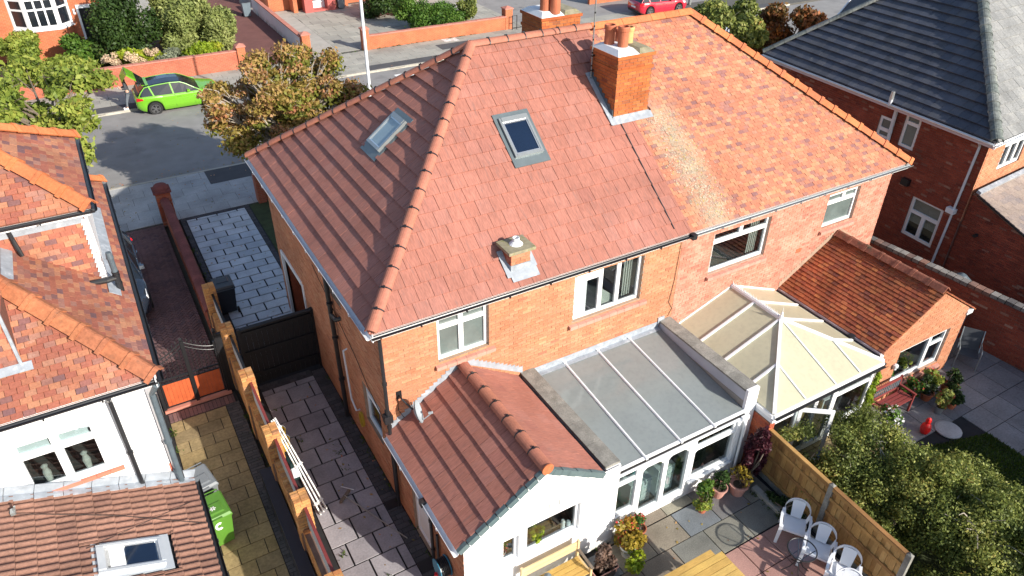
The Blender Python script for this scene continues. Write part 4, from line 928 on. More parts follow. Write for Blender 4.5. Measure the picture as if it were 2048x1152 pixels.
# glazed front
FS = Frame((0, -3.24, 0), X3, Z3); f = MB(); d0, d1 = -.06, 0.
cells = [(3.62, 4.20, .62, 1.50, 'win', .22), (4.36, 4.95, .30, 1.70, 'arch', 0), (5.07, 5.66, .30, 1.70, 'arch', 0), (5.86, 7.02, .60, 1.46, 'win', .24)]
hs = [(c[0], c[1], c[2], c[3]) for c in cells]+[(3.62, 4.20, 1.56, 1.76), (5.90, 6.98, 1.56, 1.76)]
panel(FS, [(3.60, 0), (7.36, 0), (7.36, 1.80), (3.60, 1.80)], hs, .06, f)
FB = Frame((0, -3.18, 0), -X3, Z3); SF = f.build('sunroom_front', 'pvc', A)
for h_ in hs: MB().fbox(FS, h_[0]+.01, h_[1]-.01, h_[2]+.01, h_[3]-.01, -.045, -.037).build('pane', 'glass', SF)
for c in cells:
    b = MB(); w_ = .045
    for q_ in ((c[0]-w_, c[0], c[2], c[3]), (c[1], c[1]+w_, c[2], c[3]), (c[0]-w_, c[1]+w_, c[2]-w_, c[2]), (c[0]-w_, c[1]+w_, c[3], c[3]+w_)): b.fbox(FS, *q_, .001, .022)
    r_ = .2 if c[4] == 'arch' else .16                       # curved upper corners
    for sx in (0, 1):
        if c[4] == 'win' and sx == 1: continue
        cx = c[0] if sx == 0 else c[1]; sg = 1 if sx == 0 else -1
        pts = [FS.pt(cx, c[3], -.03), FS.pt(cx+sg*r_*1.4, c[3], -.03)]+[FS.pt(cx+sg*r_*1.4*(1-math.sin(t)), c[3]-r_*(1-math.cos(t)), -.03) for t in np.linspace(.2, PI/2, 5)]
        b.prism(pts if sx == 0 else pts[::-1], V(0, -.03, 0))
    b.build('casement', 'pvc', SF)
for x in (4.90, 5.12): MB().fbox(FS, x-.02, x+.02, .85, 1.05, .02, .06).build('handle', 'aluminium', SF)
MB().box(5.78, 7.1, -3.33, -3.24, .48, .53).build('sill', 'pvc', SF); MB().box(3.6, 4.28, -3.30, -3.24, .52, .56).build('sill', 'pvc', SF)
mb = MB(); mb.box(7.06, 7.18, -3.30, -3.24, .02, 1.8); mb.box(7.24, 7.33, -3.31, -3.24, .02, 1.8); mb.build('corner_post', 'pvc', SF); downpipe(SR, [(7.2, -3.30, 1.86), (7.2, -3.36, 1.75), (7.2, -3.36, .05)], .034, 'pvc')
mb = MB(); mb.box(3.62, 7.38, -3.15, -.02, .02, .05); mb.build('floor', 'room', SR)
mb = MB(); mb.box(3.60, 3.606, -3.15, -.02, .05, 2.1); mb.box(7.384, 7.39, -3.05, -.02, .05, 2.1); mb.box(3.61, 7.38, -.03, -.02, .05, 2.1); mb.build('inner_wall', 'room', SR)
mb = MB(); mb.box(7.15, 7.36, -3.32, -3.25, 1.78, 1.9); mb.build('hopper', 'pvc', SR)
# things inside the sunroom
def chest(x0, x1, y0, y1, h, label, nd=4, nc=2):
    t = thing('drawer_unit', label, 'drawers', ((x0+x1)/2, y0, .05)); b = MB(); b.box(x0, x1, y0, y1, .05, h); b.build('carcass', 'cabinet', t)
    for i in range(nd):
        for j in range(nc):
            z0 = .08+i*(h-.1)/nd; xa = x0+.02+j*(x1-x0-.02)/nc; m_ = MB(); m_.box(xa, xa+(x1-x0-.04)/nc-.02, y0-.02, y0-.001, z0, z0+(h-.1)/nd-.03); m_.build('drawer', 'cabinet', t)
chest(4.38, 4.98, -2.95, -2.55, .82, 'white drawer unit behind the left arched pane, with toys on top', 4); chest(5.16, 5.64, -2.95, -2.55, .90, 'white drawer unit behind the right arched pane, by yellow flowers', 4)
t = thing('armchair', 'pale patterned armchair with dark seat inside the right sunroom window', 'armchair', (6.5, -2.3, .05)); b = MB(); b.box(6.2, 6.9, -2.6, -2.0, .05, .45); b.build('seat', 'room_dark', t)
b = MB(); b.lathe([(.3, 0), (.42, .25), (.36, .6), (.2, .75), (.02, .78)], (6.55, -2.1, .45), 16, cap=False); b.build('backrest', 'cushion', t)
t = thing('wicker_chair', 'pale round wicker chair inside the left sunroom window', 'chair', (3.95, -2.4, .05)); b = MB(); b.lathe([(.3, 0), (.32, .42), (.36, .45), (.05, .5)], (3.95, -2.4, .05), 16); b.build('seat', 'cushion', t)
b = MB(); b.tube([(3.6, -2.35, .5), (3.62, -2.2, .85), (3.95, -2.1, 1.0), (4.28, -2.2, .85), (4.3, -2.35, .5)], .03, 7); b.build('backrest', 'cushion', t)
b = MB(); b.lathe([(.10, 0), (.12, .12), (.05, .2), (.01, .22)], (4.62, -2.75, .82), 12); tag(b.build('toy_bowl', 'teal_item'), 'teal rounded object on the drawer unit behind the arched pane', 'bowl')
b = MB(); b.tube([(4.80+.09*math.cos(a), -2.7+.09*math.sin(a), .86+.03*k) for k in range(4) for a in np.linspace(0, 2*PI, 10)], .014, 5); tag(b.build('wire_rack', 'aluminium'), 'shiny wire rack on the drawer unit beside the teal object', 'rack')

# fallen leaves drifted against kerbs, walls and on the drive; weeds in the joints
g = np.random.default_rng(31); pts = []
for (xa, xb, ya, yb, n, z) in ((-4, 4, 20.57, 21.1, 160, -.092), (-6, 6, 20.6, 28, 130, -.092), (-1.9, .4, 6, 16.3, 70, .006), (-4, 6, 16.6, 20.3, 120, .008), (-1.8, 0, -4, 5, 40, .006), (.5, 7.3, -7, -3.6, 60, .006), (8.9, 22, 34.2, 40, 90, .012), (-8, 20, 29.9, 33.7, 140, .008)):
    pts.append(np.stack([xa+(xb-xa)*g.random(n), ya+(yb-ya)*g.random(n), z+.004*g.random(n)], 1))
c = np.concatenate(pts); n = len(c); a = g.random(n)*2*PI; s_ = .025+.025*g.random(n)
e1 = np.stack([np.cos(a)*s_, np.sin(a)*s_, .012*g.random(n)], 1); e2 = np.stack([-np.sin(a)*s_*.6, np.cos(a)*s_*.6, .012*g.random(n)], 1)
link('fallen_leaves', quads_mesh('fallen_leaves', np.stack([c-e1, c-e2, c+e1, c+e2], 1).reshape(-1, 3), g.random(n), 'leaf_autumn'), None, kind='stuff')
pts = []
for (xa, xb, ya, yb, n) in ((-.06, -.01, -6, 5, 300), (-2.0, -1.95, 6, 16, 200), (0, 3.4, -3.50, -3.42, 160), (7.2, 7.32, -8, -4, 260), (-4.2, -4.15, -3, 5, 200), (-1.8, -.4, -3, 5, 60), (10, 20, 33.7, 33.78, 300), (9, 9.3, 34, 44, 200), (-2.4, -2.36, 2, 5, 60)):
    k = 1+n//9; cx = xa+(xb-xa)*g.random(k); cy = ya+(yb-ya)*g.random(k); i = g.integers(0, k, n); pts.append(np.stack([cx[i]+.05*g.normal(size=n), cy[i]+.05*g.normal(size=n), np.full(n, .0)], 1))
c = np.concatenate(pts); n = len(c); a = g.random(n)*2*PI; d = np.stack([np.cos(a)*.012, np.sin(a)*.012, np.zeros(n)], 1); up_ = np.stack([.03*g.normal(size=n), .03*g.normal(size=n), .02+.06*g.random(n)], 1)
link('weeds', quads_mesh('weeds', np.stack([c-d, c+d, c+up_+d*.6, c+up_-d*.6], 1).reshape(-1, 3), g.random(n), 'grass'), None, kind='stuff')
# ================================================================== RIGHT HALF OF THE PAIR
B = thing('semi_detached_house', 'pink brick half of the pair with lichened old clay tiles and cream conservatory', 'house', (11.6, 4.4, 0))
holesB = [(8.81, 10.80, 3.38, 4.59), (12.97, 14.26, 3.56, 4.60)]
wb = panel(FR, [(7.745, 0), (15.55, 0), (15.55, 4.98), (7.745, 4.98)], holesB, .10)
wb.poly([(15.55, 0, 0), (15.55, 8.77, 0), (15.55, 8.77, 4.98), (15.55, 0, 4.98)]); wb.poly([(7.745, 8.77, 0), (7.745, 8.77, 4.98), (15.55, 8.77, 4.98), (15.55, 8.77, 0)])
WB = wb.build('wall', 'mortar_pink', B)
lay_bricks(WB, FR, [(7.75, 1.7), (15.55, 1.7), (15.55, 4.97), (7.75, 4.97)], 'brick_pink', holes=holesB, nmax=300)
MB().fbox(FR, 12.13, 12.33, 3.02, 3.16, 0, .012).build('air_brick', 'brick_red', WB)
window(B, FR, *holesB[0], [], top=.30, topcols=[.5], depth=.075, room='room_dark', curtain=[(10.35, 10.7)], fw=.06)
window(B, FR, *holesB[1], [], top=.27, topcols=[.55], depth=.075, room='room_dark', glass='glass_frost', fw=.06)
sill_tiles(B, FR, 8.76, 10.86, 3.30); sill_tiles(B, FR, 12.92, 14.3, 3.48)
dk = MB(); c1 = V(15.78, -.276, EZ); c2 = V(15.78, yF, EZ)
dk.poly([q(jb), q(c1), q(R2), q(jt)]); dk.poly([q(c1), q(c2), q(R2)]); dk.poly([q(c2), q(jf), q(jt), q(R2)]); dk.poly([q(jb), q(jf), q(c2), q(c1)]); RB = dk.build('roof', 'deck_red', B)
W_ = 16.056
lay_tiles(RB, RF, [(JX+.004, 0), (W_, 0), (W_-HD, SLOPE), (JX+.004, SLOPE)], .172, .100, .014, 'old_tile', nmax=300, gap=.007, jit=.004, holes=[hch])
RGF = Frame((15.78, -.276, EZ), Y3, V(-1, 0, TAN)); lay_tiles(RB, RGF, [(0, 0), (2*HD, 0), (HD, SLOPE)], .4, .25, .016, 'old_tile', nmax=0)
lay_tiles(RB, FF, [(0, 0), (15.78-JX+.272, 0), (15.78-JX+.272, SLOPE), (HD, SLOPE)], .4, .25, .016, 'old_tile', nmax=0)
ridge_tiles(RB, c1+V(0, 0, .03), R2+V(0, 0, .03), .44, .15, 'ridge_orange', 'hip_tile', 'angle', upv=(.35, -.35, 1), collar=.035); ridge_tiles(RB, c2+V(0, 0, .03), R2+V(0, 0, .03), .44, .15, 'ridge_orange', 'hip_tile', 'angle', upv=(.35, .35, 1), collar=.035)
ridge_tiles(RB, V(jt.x+.08, R1.y, R1.z+.03), R2+V(0, 0, .03), .46, .16, 'ridge_orange', 'ridge_tile', 'angle', collar=.0)
# lichen and moss crusts below the chimney
g = np.random.default_rng(8); n = 2600; y = 2.25-2.45*g.random(n); xx = 8.47+g.normal(size=n)*.27+(2.3-y)*.055; keep = (xx > 7.75); y = y[keep]; xx = xx[keep]; n = len(y)
s_ = .007+.02*g.random(n)**2.5; cz = EZ+TAN*(y+.276)+.024
u_ = np.array(RF.u); v_ = np.array(RF.v); c = np.stack([xx, y, cz], 1); a = g.random(n)*PI; e1 = (np.cos(a)[:, None]*u_+np.sin(a)[:, None]*v_)*s_[:, None]; e2 = (-np.sin(a)[:, None]*u_+np.cos(a)[:, None]*v_)*s_[:, None]*.8
link('lichen', quads_mesh('lichen', np.stack([c-e1, c-e2, c+e1, c+e2], 1).reshape(-1, 3), g.random(n), 'lichen'), RB, kind='stuff')
g2 = MB(); mb = MB()
gutter(B, (JX-.27, -.335, 5.02), (15.80, -.335, 5.02), outward=(0, -1, 0), m='steel_grey'); MB().box(7.74, 15.76, -.25, 0, 4.955, 4.975).build('soffit', 'pvc', B)
# --- clay-tiled wing
EX0, EX1, EOX, EZ0, EZ1, EY = 11.95, 15.40, 13.76, 1.98, 3.20, -3.38; et = (EZ1-EZ0)/(EOX-11.80); esl = math.sqrt(1+et*et); ES = (EOX-11.80)*esl
FE = Frame((0, EY, 0), X3, Z3); hE = [(12.72, 14.86, .46, 1.64)]; ez = lambda x: EZ1-.05-et*abs(x-EOX)
E_ = panel(FE, [(EX0, 0), (EX1, 0), (EX1, ez(EX1)), (EOX, ez(EOX)), (EX0, ez(EX0))], hE, .1); E_.poly([(EX1, EY, 0), (EX1, 0, 0), (EX1, 0, ez(EX1)), (EX1, EY, ez(EX1))]); E_.poly([(EX0, 0, 0), (EX0, EY, 0), (EX0, EY, ez(EX0)), (EX0, 0, ez(EX0))])
BW = E_.build('garden_wing', 'mortar_pink', B)
lay_bricks(BW, FE, [(EX0, 0), (EX1, 0), (EX1, ez(EX1)), (EOX, ez(EOX)), (EX0, ez(EX0))], 'brick_orange', holes=hE, nmax=300)
window(B, FE, *hE[0], [.66], depth=.06, room='room_dark', fw=.065); MB().fbox(FE, 14.2, 14.80, 1.22, 1.28, -.13, -.05).build('transom', 'pvc', B)
sill_tiles(B, FE, 12.66, 14.92, .36)
ELF = Frame((11.80, 0, EZ0), -Y3, V(1, 0, et)); ERF = Frame((2*EOX-11.80, EY-.04, EZ0), Y3, V(-1, 0, et)); EL = -EY+.05
dk = MB()
for F_ in (ELF, ERF): dk.poly([F_.pt(0, 0, -.02), F_.pt(EL, 0, -.02), F_.pt(EL, ES, -.02), F_.pt(0, ES, -.02)])
ED = dk.build('wing_roof', 'deck_red', B)
lay_tiles(ED, ELF, [(0, 0), (EL, 0), (EL, ES), (0, ES)], .172, ES/20, .026, 'dark_red_tile', nmax=300, gap=.008, jit=.006); lay_tiles(ED, ERF, [(0, 0), (EL, 0), (EL, ES), (0, ES)], .172, ES/20, .026, 'dark_red_tile', nmax=0, gap=.008, jit=.006)
ridge_tiles(ED, V(EOX, 0, EZ1+.03), V(EOX, EY-.05, EZ1+.03), .46, .16, 'ridge_brown', 'ridge_tile', 'angle', collar=.02)
stepped_flashing(B, (11.75, -.004, EZ0+.05), (EOX, -.004, EZ1+.06), (0, -1, 0), 'mortar', .1, .16); stepped_flashing(B, (EOX, -.004, EZ1+.06), (14.6, -.004, EZ1-.45), (0, -1, 0), 'mortar', .1, .16)
mb = MB(); mb.box(11.76, 11.90, EY, -.02, EZ0-.14, EZ0-.005); mb.build('fascia_board', 'fascia_pink', B); gutter(B, (11.72, -.02, EZ0-.03), (11.72, EY-.02, EZ0-.03), outward=(-1, 0, 0), fascia=None, m='black_pvc')
mb = MB(); mb.box(11.64, 11.80, -2.62, -2.48, EZ0-.08, EZ0+.04); mb.build('gutter_union', 'black_pvc', B); mb = MB(); mb.box(15.36, 15.62, EY-.04, EY+.04, 1.9, 2.02); mb.build('soffit_end', 'pvc', B)
mb = MB(); mb.box(11.80, 11.95, EY-.02, EY+.3, 1.72, 1.86); mb.build('soffit_end', 'pvc', B)
downpipe(B, [(11.72, EY-.02, 1.92), (11.72, EY-.12, 1.78), (11.78, EY-.10, .05)], .036, 'cable_black'); mb = MB(); mb.box(11.42, 11.86, EY-.20, EY-.12, 1.70, 1.76); mb.build('bracket', 'black_iron', B)
# --- cream conservatory
CX0, CX1, CR, CY0, CY1, CZ0, CZ1 = 7.78, 11.60, 9.82, -3.62, -1.72, 1.95, 2.68
Pm = {}; fl_, fr_, ap, bk = V(CX0, CY0, CZ0), V(CX1, CY0, CZ0), V(CR, CY1, CZ1), V(CR, 0, CZ1); bl_, br_ = V(CX0, 0, CZ0), V(CX1, 0, CZ0)
def sheet(pts, name='roof_panel'):
    n_ = (V(pts[1])-V(pts[0])).cross(V(pts[2])-V(pts[0])).normalized(); n_ = n_ if n_.z > 0 else -n_
    MB().prism(pts, n_*.02).build(name, 'poly_cream', B)
def cbar(p, q_, w_=.055, h_=.05, up_=(0, 0, 1)): MB().bar(V(p)+V(0, 0, .035), V(q_)+V(0, 0, .035), w_, h_).build('glazing_bar', 'pvc', B)
def lerp(a, b, t): return V(a).lerp(V(b), t)
# left slope: bars at three places, then the hip triangle
ys = [0, -.86, CY1]
def onL(y): return V(CX0, y, CZ0)
def onLt(y): return V(CR, y, CZ1)
for i in range(2): sheet([onL(ys[i]), onLt(ys[i]), onLt(ys[i+1]), onL(ys[i+1])])
m1 = lerp(ap, fl_, .5); m1e = V(CX0, (m1.y), CZ0); sheet([onL(CY1), ap, m1, m1e]); sheet([m1e, m1, fl_])
for y in ys[:1]+ys[1:]: cbar(onL(y), onLt(y))
cbar(m1e, m1)
def onR(y): return V(CX1, y, CZ0)
for i in range(2): sheet([onR(ys[i]), onLt(ys[i]), onLt(ys[i+1]), onR(ys[i+1])])
m2 = lerp(ap, fr_, .5); m2e = V(CX1, m2.y, CZ0); sheet([onR(CY1), ap, m2, m2e]); sheet([m2e, m2, fr_])
for y in ys: cbar(onR(y), onLt(y))
cbar(m2e, m2)
f1 = V(m1.x, CY0, CZ0); f2 = V(m2.x, CY0, CZ0); fm = V(CR+.02, CY0, CZ0)
sheet([fl_, f1, m1]); sheet([f1, fm, ap, m1]); sheet([fm, f2, m2, ap]); sheet([f2, fr_, m2])
cbar(f1, m1, .035, .03); cbar(fm, ap, .035, .03); cbar(f2, m2, .035, .03); cbar(ap, fl_, .075, .06); cbar(ap, fr_, .075, .06); cbar(ap, bk, .11, .08)
cr = MB(); y = -.03
while y > CY1+.05:
    cr.tube([(CR, y, CZ1+.07), (CR, y, CZ1+.15+.03*(round(-y*20) % 2))], [.012, .003], 5); cr.tube([(CR, y-.025, CZ1+.09), (CR, y, CZ1+.12), (CR, y+.025, CZ1+.09)], .005, 4); y -= .055
cr.build('cresting', 'pvc', B); fn = MB(); fn.lathe([(.07, 0), (.05, .06), (.02, .1), (.035, .14), (.01, .19), (.002, .34)], (CR, CY1, CZ1+.05), 10, cap=False); fn.build('finial', 'pvc', B)
ev = MB()
for p_, q_ in ((fl_, fr_), (fl_, bl_), (fr_, br_)): ev.bar(V(p_)+V(0, 0, -.06), V(q_)+V(0, 0, -.06), .1, .1)
ev.build('eaves_beam', 'pvc', B); gutter(B, (CX0+.0, CY0-.09, CZ0-.04), (CX1, CY0-.09, CZ0-.04), outward=(0, -1, 0), fascia=None, brackets=False, m='cable_black', name='gutter')
FC = Frame((0, CY0+.03, 0), X3, Z3); cc = MB(); hc = [(7.95, 8.62, .5, 1.55), (8.78, 9.30, .15, 1.75), (9.42, 9.95, .15, 1.75), (10.12, 11.35, .5, 1.42), (10.12, 11.35, 1.50, 1.76)]
panel(FC, [(7.86, 0), (11.5, 0), (11.5, 1.86), (7.86, 1.86)], hc, .06, cc); cb = MB(); cb.box(11.44, 11.5, -3.55, 0, 0, 1.86); CF = cc.build('conservatory_front', 'pvc', B)
for h_ in hc: MB().fbox(FC, h_[0]+.01, h_[1]-.01, h_[2]+.01, h_[3]-.01, -.04, -.032).build('pane', 'glass', CF)
# the door leaf standing open towards the garden
FD = Frame((8.62, -3.66, .12), V(.80, -.60, 0), Z3); d_ = MB()
for q_ in ((0, .08, 0, 1.7), (.72, .8, 0, 1.7), (.08, .72, 0, .1), (.08, .72, 1.6, 1.7)): d_.fbox(FD, *q_, -.02, .03)
DL = d_.build('open_door', 'pvc', B); MB().fbox(FD, .08, .72, .1, 1.6, 0, .008).build('pane', 'glass', DL)
MB().box(7.8, 11.45, -3.5, -.02, .02, .05).build('conservatory_floor', 'room', B); mb = MB(); mb.box(8.0, 11.5, -.03, -.02, .05, 1.9); mb.build('inner_wall', 'room', B)
# brick stub and low wall between sunroom and conservatory
mb = MB(); mb.box(7.735, 7.90, -3.62, -3.05, 0, 1.72); sw = mb.build('side_wall', 'mortar_dark', B); lay_bricks(sw, Frame((7.735, -3.62, 0), X3, Z3), [(0, 0), (.165, 0), (.165, 1.7), (0, 1.7)], 'brick_red', nmax=0); lay_bricks(sw, Frame((7.735, -3.05, 0), -Y3, Z3), [(0, 0), (.57, 0), (.57, 1.7), (0, 1.7)], 'brick_red', nmax=60)
MB().box(7.74, 7.93, -3.66, -3.05, 1.73, 1.86).build('fascia_board', 'pvc_grey', B)
# wicker furniture seen through the conservatory glass
t = thing('wicker_chair', 'tan wicker armchair inside the cream conservatory behind the open door', 'chair', (10.0, -2.6, .05)); b = MB(); b.lathe([(.32, 0), (.34, .4), (.36, .44), (.02, .46)], (10.0, -2.6, .05), 16); b.build('seat', 'pot_buff', t); b = MB()
for a in np.linspace(-.2, PI+.2, 12): b.tube([(10+.33*math.cos(a), -2.6+.33*math.sin(a), .48), (10+.38*math.cos(a), -2.6+.38*math.sin(a), .95)], .014, 5)
b.tube([(10+.38*math.cos(a), -2.6+.38*math.sin(a), .95) for a in np.linspace(-.2, PI+.2, 16)], .03, 6); b.build('backrest', 'pot_buff', t)
t = thing('table', 'pale table inside the cream conservatory by the right panes', 'table', (10.9, -2.7, .05)); b = MB(); b.box(10.5, 11.3, -3.1, -2.3, .70, .74); b.build('table_top', 'pvc', t)
for x in (10.55, 11.25):
    for y in (-3.05, -2.35): MB().box(x-.025, x+.025, y-.025, y+.025, .05, .70).build('leg', 'pvc', t)

# ================================================================== SLATE-ROOFED HOUSE ON THE RIGHT
C_ = thing('slate_roofed_house', 'big red brick house on the right with dark slate hipped roof', 'house', (24, 5, 0))
ca, cf, cr_ = V(19.27, -.66, EZ), V(19.95, 9.3, EZ), V(27.3, -.05, EZ)
el = (cf-ca).normalized(); nl_ = el.cross(Z3).normalized(); er = (cr_-ca).normalized(); n2_ = Z3.cross(er).normalized()
CLF = Frame(cf, -el, nl_+Z3*TAN); CRF = Frame(ca, er, n2_+Z3*TAN)
Lc = (cf-ca).length; hipd = .5*Lc
def co(F_, p_): d_ = V(p_)-F_.o; return (d_.dot(F_.u), d_.dot(F_.v))
hd_ = CRF.n.cross(CLF.n); hd_ = hd_ if hd_.z > 0 else -hd_; CH_ = 3.9
ap_l = ca+hd_*(CH_/hd_.z)                           # where the two near slopes and the ridge meet
dk = MB(); dz = V(0, 0, .035); farx = ap_l+er*9
dk.poly([ca-dz, ap_l-dz, cf-dz][::-1]); dk.poly([ca-dz, cr_-dz, farx-dz, ap_l-dz]); dk.poly([cf-dz, ap_l-dz, farx-dz, cf+er*9-dz]); dk.poly([ca-dz*2, cf-dz*2, cf+er*8-dz*2, cr_-dz*2])
CRoof = dk.build('roof', 'deck_dark', C_)
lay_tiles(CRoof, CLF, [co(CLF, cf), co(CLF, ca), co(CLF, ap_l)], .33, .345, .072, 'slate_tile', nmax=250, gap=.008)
piece_mat('slate_sun', [(0, (.22, .222, .22)), (.5, (.26, .258, .25)), (1, (.19, .192, .19))], .7, (.8, 1.2), 1.0, (.75, 1.25), 10, fmap=(1, 3, 3), stains=[((.30, .295, .27), 2, .56, .8)])  # lighter copy of the slate, sunlight on the rear slope put into its colour
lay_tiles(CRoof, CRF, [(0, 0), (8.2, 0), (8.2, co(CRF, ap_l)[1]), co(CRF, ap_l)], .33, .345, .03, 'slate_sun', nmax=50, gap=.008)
ridge_tiles(CRoof, ca+V(0, 0, .06), ap_l+V(0, 0, .06), .38, .17, 'ridge_grey', 'hip_tile', upv=(-.35, -.35, 1), collar=.02); ridge_tiles(CRoof, cf+V(0, 0, .05), ap_l+V(0, 0, .06), .42, .13, 'ridge_grey', 'hip_tile', upv=(-.35, .35, 1))
# front gable wing with white verge
gw = MB(); GFm = Frame(V(26.0, 11.0, 5.10), V(0, -1, 0), V(1, 0, 0.95)); gw.fbox(GFm, 0, 4.5, 0, 3.6, -.1, .03); gwo = gw.build('front_gable', 'slate_tile', C_); MB().fbox(GFm, -.06, .0, -.05, 3.6, -.2, .06).build('verge', 'pvc', C_)
# walls
i0 = ca+nl_*.30+n2_*.30; i1 = cf+nl_*.30-n2_*.3; FCW = Frame(V(i1.x, i1.y, 0), -el, Z3); Lw = (i1-i0).length
def wl(p): return (i1.y-p[1])/el.y
hC = [(wl((0, 3.60, 0)), wl((0, 3.05, 0)), 3.66, 4.42), (wl((0, 2.66, 0)), wl((0, 2.05, 0)), 3.66, 4.84), (wl((0, 1.49, 0)), wl((0, .28, 0)), .82, 2.29)]
cw = panel(FCW, [(0, 0), (Lw, 0), (Lw, 4.98), (0, 4.98)], hC, .09); FCR = Frame(V(i0.x, i0.y, 0), er, Z3); hC2 = [(1.15, 2.6, 3.7, 4.86)]
panel(FCR, [(0, 0), (8, 0), (8, 4.98), (0, 4.98)], hC2, .09, cw); CWo = cw.build('wall', 'mortar_dark', C_)
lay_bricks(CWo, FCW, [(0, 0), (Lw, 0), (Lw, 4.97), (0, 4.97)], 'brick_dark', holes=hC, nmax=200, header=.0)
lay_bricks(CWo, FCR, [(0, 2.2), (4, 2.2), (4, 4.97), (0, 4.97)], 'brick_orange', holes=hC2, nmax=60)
window(C_, FCW, *hC[0], [], top=.42, depth=.04, glass='glass_frost', room=None, fw=.07); window(C_, FCW, *hC[1], [], top=.30, depth=.04, glass='glass_frost', room=None, fw=.07)
window(C_, FCW, *hC[2], [.5], top=.52, topcols=[], depth=.04, room='room_dark', fw=.075, blind=None); MB().fbox(FCW, hC[2][0]+.08, hC[2][1]-.08, hC[2][2]+.5, hC[2][3]-.08, -.13, -.125).build('net_curtain', 'curtain', C_)
window(C_, FCR, *hC2[0], [.33, .66], top=.3, depth=.04, room='room_dark', fw=.07)
fa = MB(); 
for p_, q_, o_ in ((ca, cf, -nl_), (ca, cr_, -n2_)): fa.bar(V(p_)+V(0, 0, -.11)-o_*.04, V(q_)+V(0, 0, -.11)-o_*.04, .03, .2)
fa.build('fascia', 'fascia_pink', C_); gutter(C_, cf-nl_*.05+V(0, 0, -.04), ca-nl_*.05+V(0, 0, -.04), m='pvc', outward=tuple(-nl_), fascia=None, brackets=False); gutter(C_, ca-n2_*.05+V(0, 0, -.04), cr_-n2_*.05+V(0, 0, -.04), m='pvc', outward=tuple(-n2_), fascia=None, brackets=False)
def cwp(y, z, out=.06): a = wl((0, y, 0)); return FCW.pt(a, z, out)
downpipe(C_, [cwp(-.15, 4.9, .3), cwp(-.1, 4.7, .08), cwp(0, .1, .08)], .04, 'pvc_grey'); mb = MB(); mb.fbox(FCW, wl((0, .0, 0))-.14, wl((0, .0, 0))+.14, 2.35, 2.52, .02, .2); mb.build('hopper', 'pvc', C_)
downpipe(C_, [cwp(3.1, 5.25, .40), cwp(3.1, 5.0, .40), cwp(3.0, 4.8, .10), cwp(2.95, 2.4, .10), cwp(2.95, .1, .10)], .065, 'pvc_grey', 'soil_pipe'); mb = MB(); mb.tube([cwp(3.1, 5.2, .40), cwp(3.1, 5.46, .40)], [.075, .06], 12); mb.build('vent_cap', 'aluminium', C_)
MB().fbox(FCW, wl((0, 2.0, 0)), wl((0, 1.72, 0)), 2.52, 2.75, 0, .16).build('extract_vent', 'black_pvc', C_); mb = MB(); mb.tube([cwp(-1.0, 2.0, 0), cwp(-1.0, 2.0, .12)], .06, 10); mb.build('flue', 'black_pvc', C_)
# tiled lean-to behind it
CE = MB(); ez0, ez1 = 2.35, 3.35; cex = i0+nl_*.02; FCE = Frame(V(19.15, -.55, 3.45), V(.02, -1, 0), V(1, 0, .35)); CE.fbox(FCE, -.1, 6.0, -.15, 4.2, -.06, 0); CEo = CE.build('lean_to_roof', 'deck_dark', C_)
piece_mat('stone_tile', [(0, (.27, .215, .19)), (.5, (.32, .255, .215)), (1, (.23, .195, .19))], .9, (.8, 1.2), 1.0, (.8, 1.2), 20)
CE = MB(); FCE2 = Frame(V(19.55, -.62, 2.95), er, V(.0, -1, -.0)); 
FCE3 = Frame(V(19.62, -4.6, 1.83), er, V(0, 1, .36))
CE.fbox(FCE3, -.05, 5.5, -.2, 4.25, -.05, -.01)
bpy.data.objects.remove(CEo); CEo = CE.build('lean_to_roof', 'deck_dark', C_)
lay_tiles(CEo, FCE3, [(-.05, -.2), (5.5, -.2), (5.5, 4.25), (-.05, 4.25)], .26, .19, .014, 'stone_tile', nmax=300, gap=.006)
mb = MB(); mb.fbox(FCE3, -.05, 5.5, 4.22, 4.36, .0, .1); mb.build('flashing', 'lead', C_)
mb = MB(); mb.prism([(19.66, -.4, 0), (19.66, -4.6, 0), (19.66, -4.6, 1.70), (19.66, -.4, 3.2)], (5.4, .0, 0)); cl = mb.build('lean_to_wall', 'mortar_dark', C_)
lay_bricks(cl, Frame((19.655, -.4, 0), -Y3, Z3), [(0, 0), (4.2, 0), (4.2, 1.68), (0, 3.18)], 'brick_dark', nmax=60)
piece_mat('ridge_rust', [(0, (.40, .14, .07)), (.6, (.46, .17, .08)), (1, (.34, .12, .07))], .85, (.7, 1.15), 2.5, (.75, 1.15), 18, stains=[((.16, .08, .05), 2.2, .58, .75)])
# ================================================================== RENDERED HOUSE ON THE LEFT
D = thing('rendered_house', 'white rendered house on the left with mottled red tiles and tile-hung dormers', 'house', (-7, 4.5, 0))
DX, DY, DYF = -3.98, .45, 9.40; DH = (DYF-DY)/2; d0 = V(DX, DY, EZ); d1 = V(DX, DYF, EZ); dap = V(DX-DH, DY+DH, EZ+TAN*DH); DS = DH*sl
FDW = Frame((-12, .75, 0), X3, Z3); hD = [(12-6.50, 12-5.14, 3.12, 4.36)]
dw = panel(FDW, [(0, 0), (7.75, 0), (7.75, 4.98), (0, 4.98)], hD, .08); dw.poly([(-4.25, .75, 0), (-4.25, 9.1, 0), (-4.25, 9.1, 4.98), (-4.25, .75, 4.98)]); dw.poly([(-12, 9.1, 0), (-4.25, 9.1, 0), (-4.25, 9.1, 4.98), (-12, 9.1, 4.98)]); DW = dw.build('wall', 'render_white', D)
window(D, FDW, *hD[0], [.5], top=.34, depth=.035, room='room_dark', fw=.085, blind=None)
for c_ in (12-6.42, 12-5.80): MB().fbox(FDW, c_+.02, c_+.5, 4.0, 4.28, -.09, -.085).build('blind', 'pvc', D)
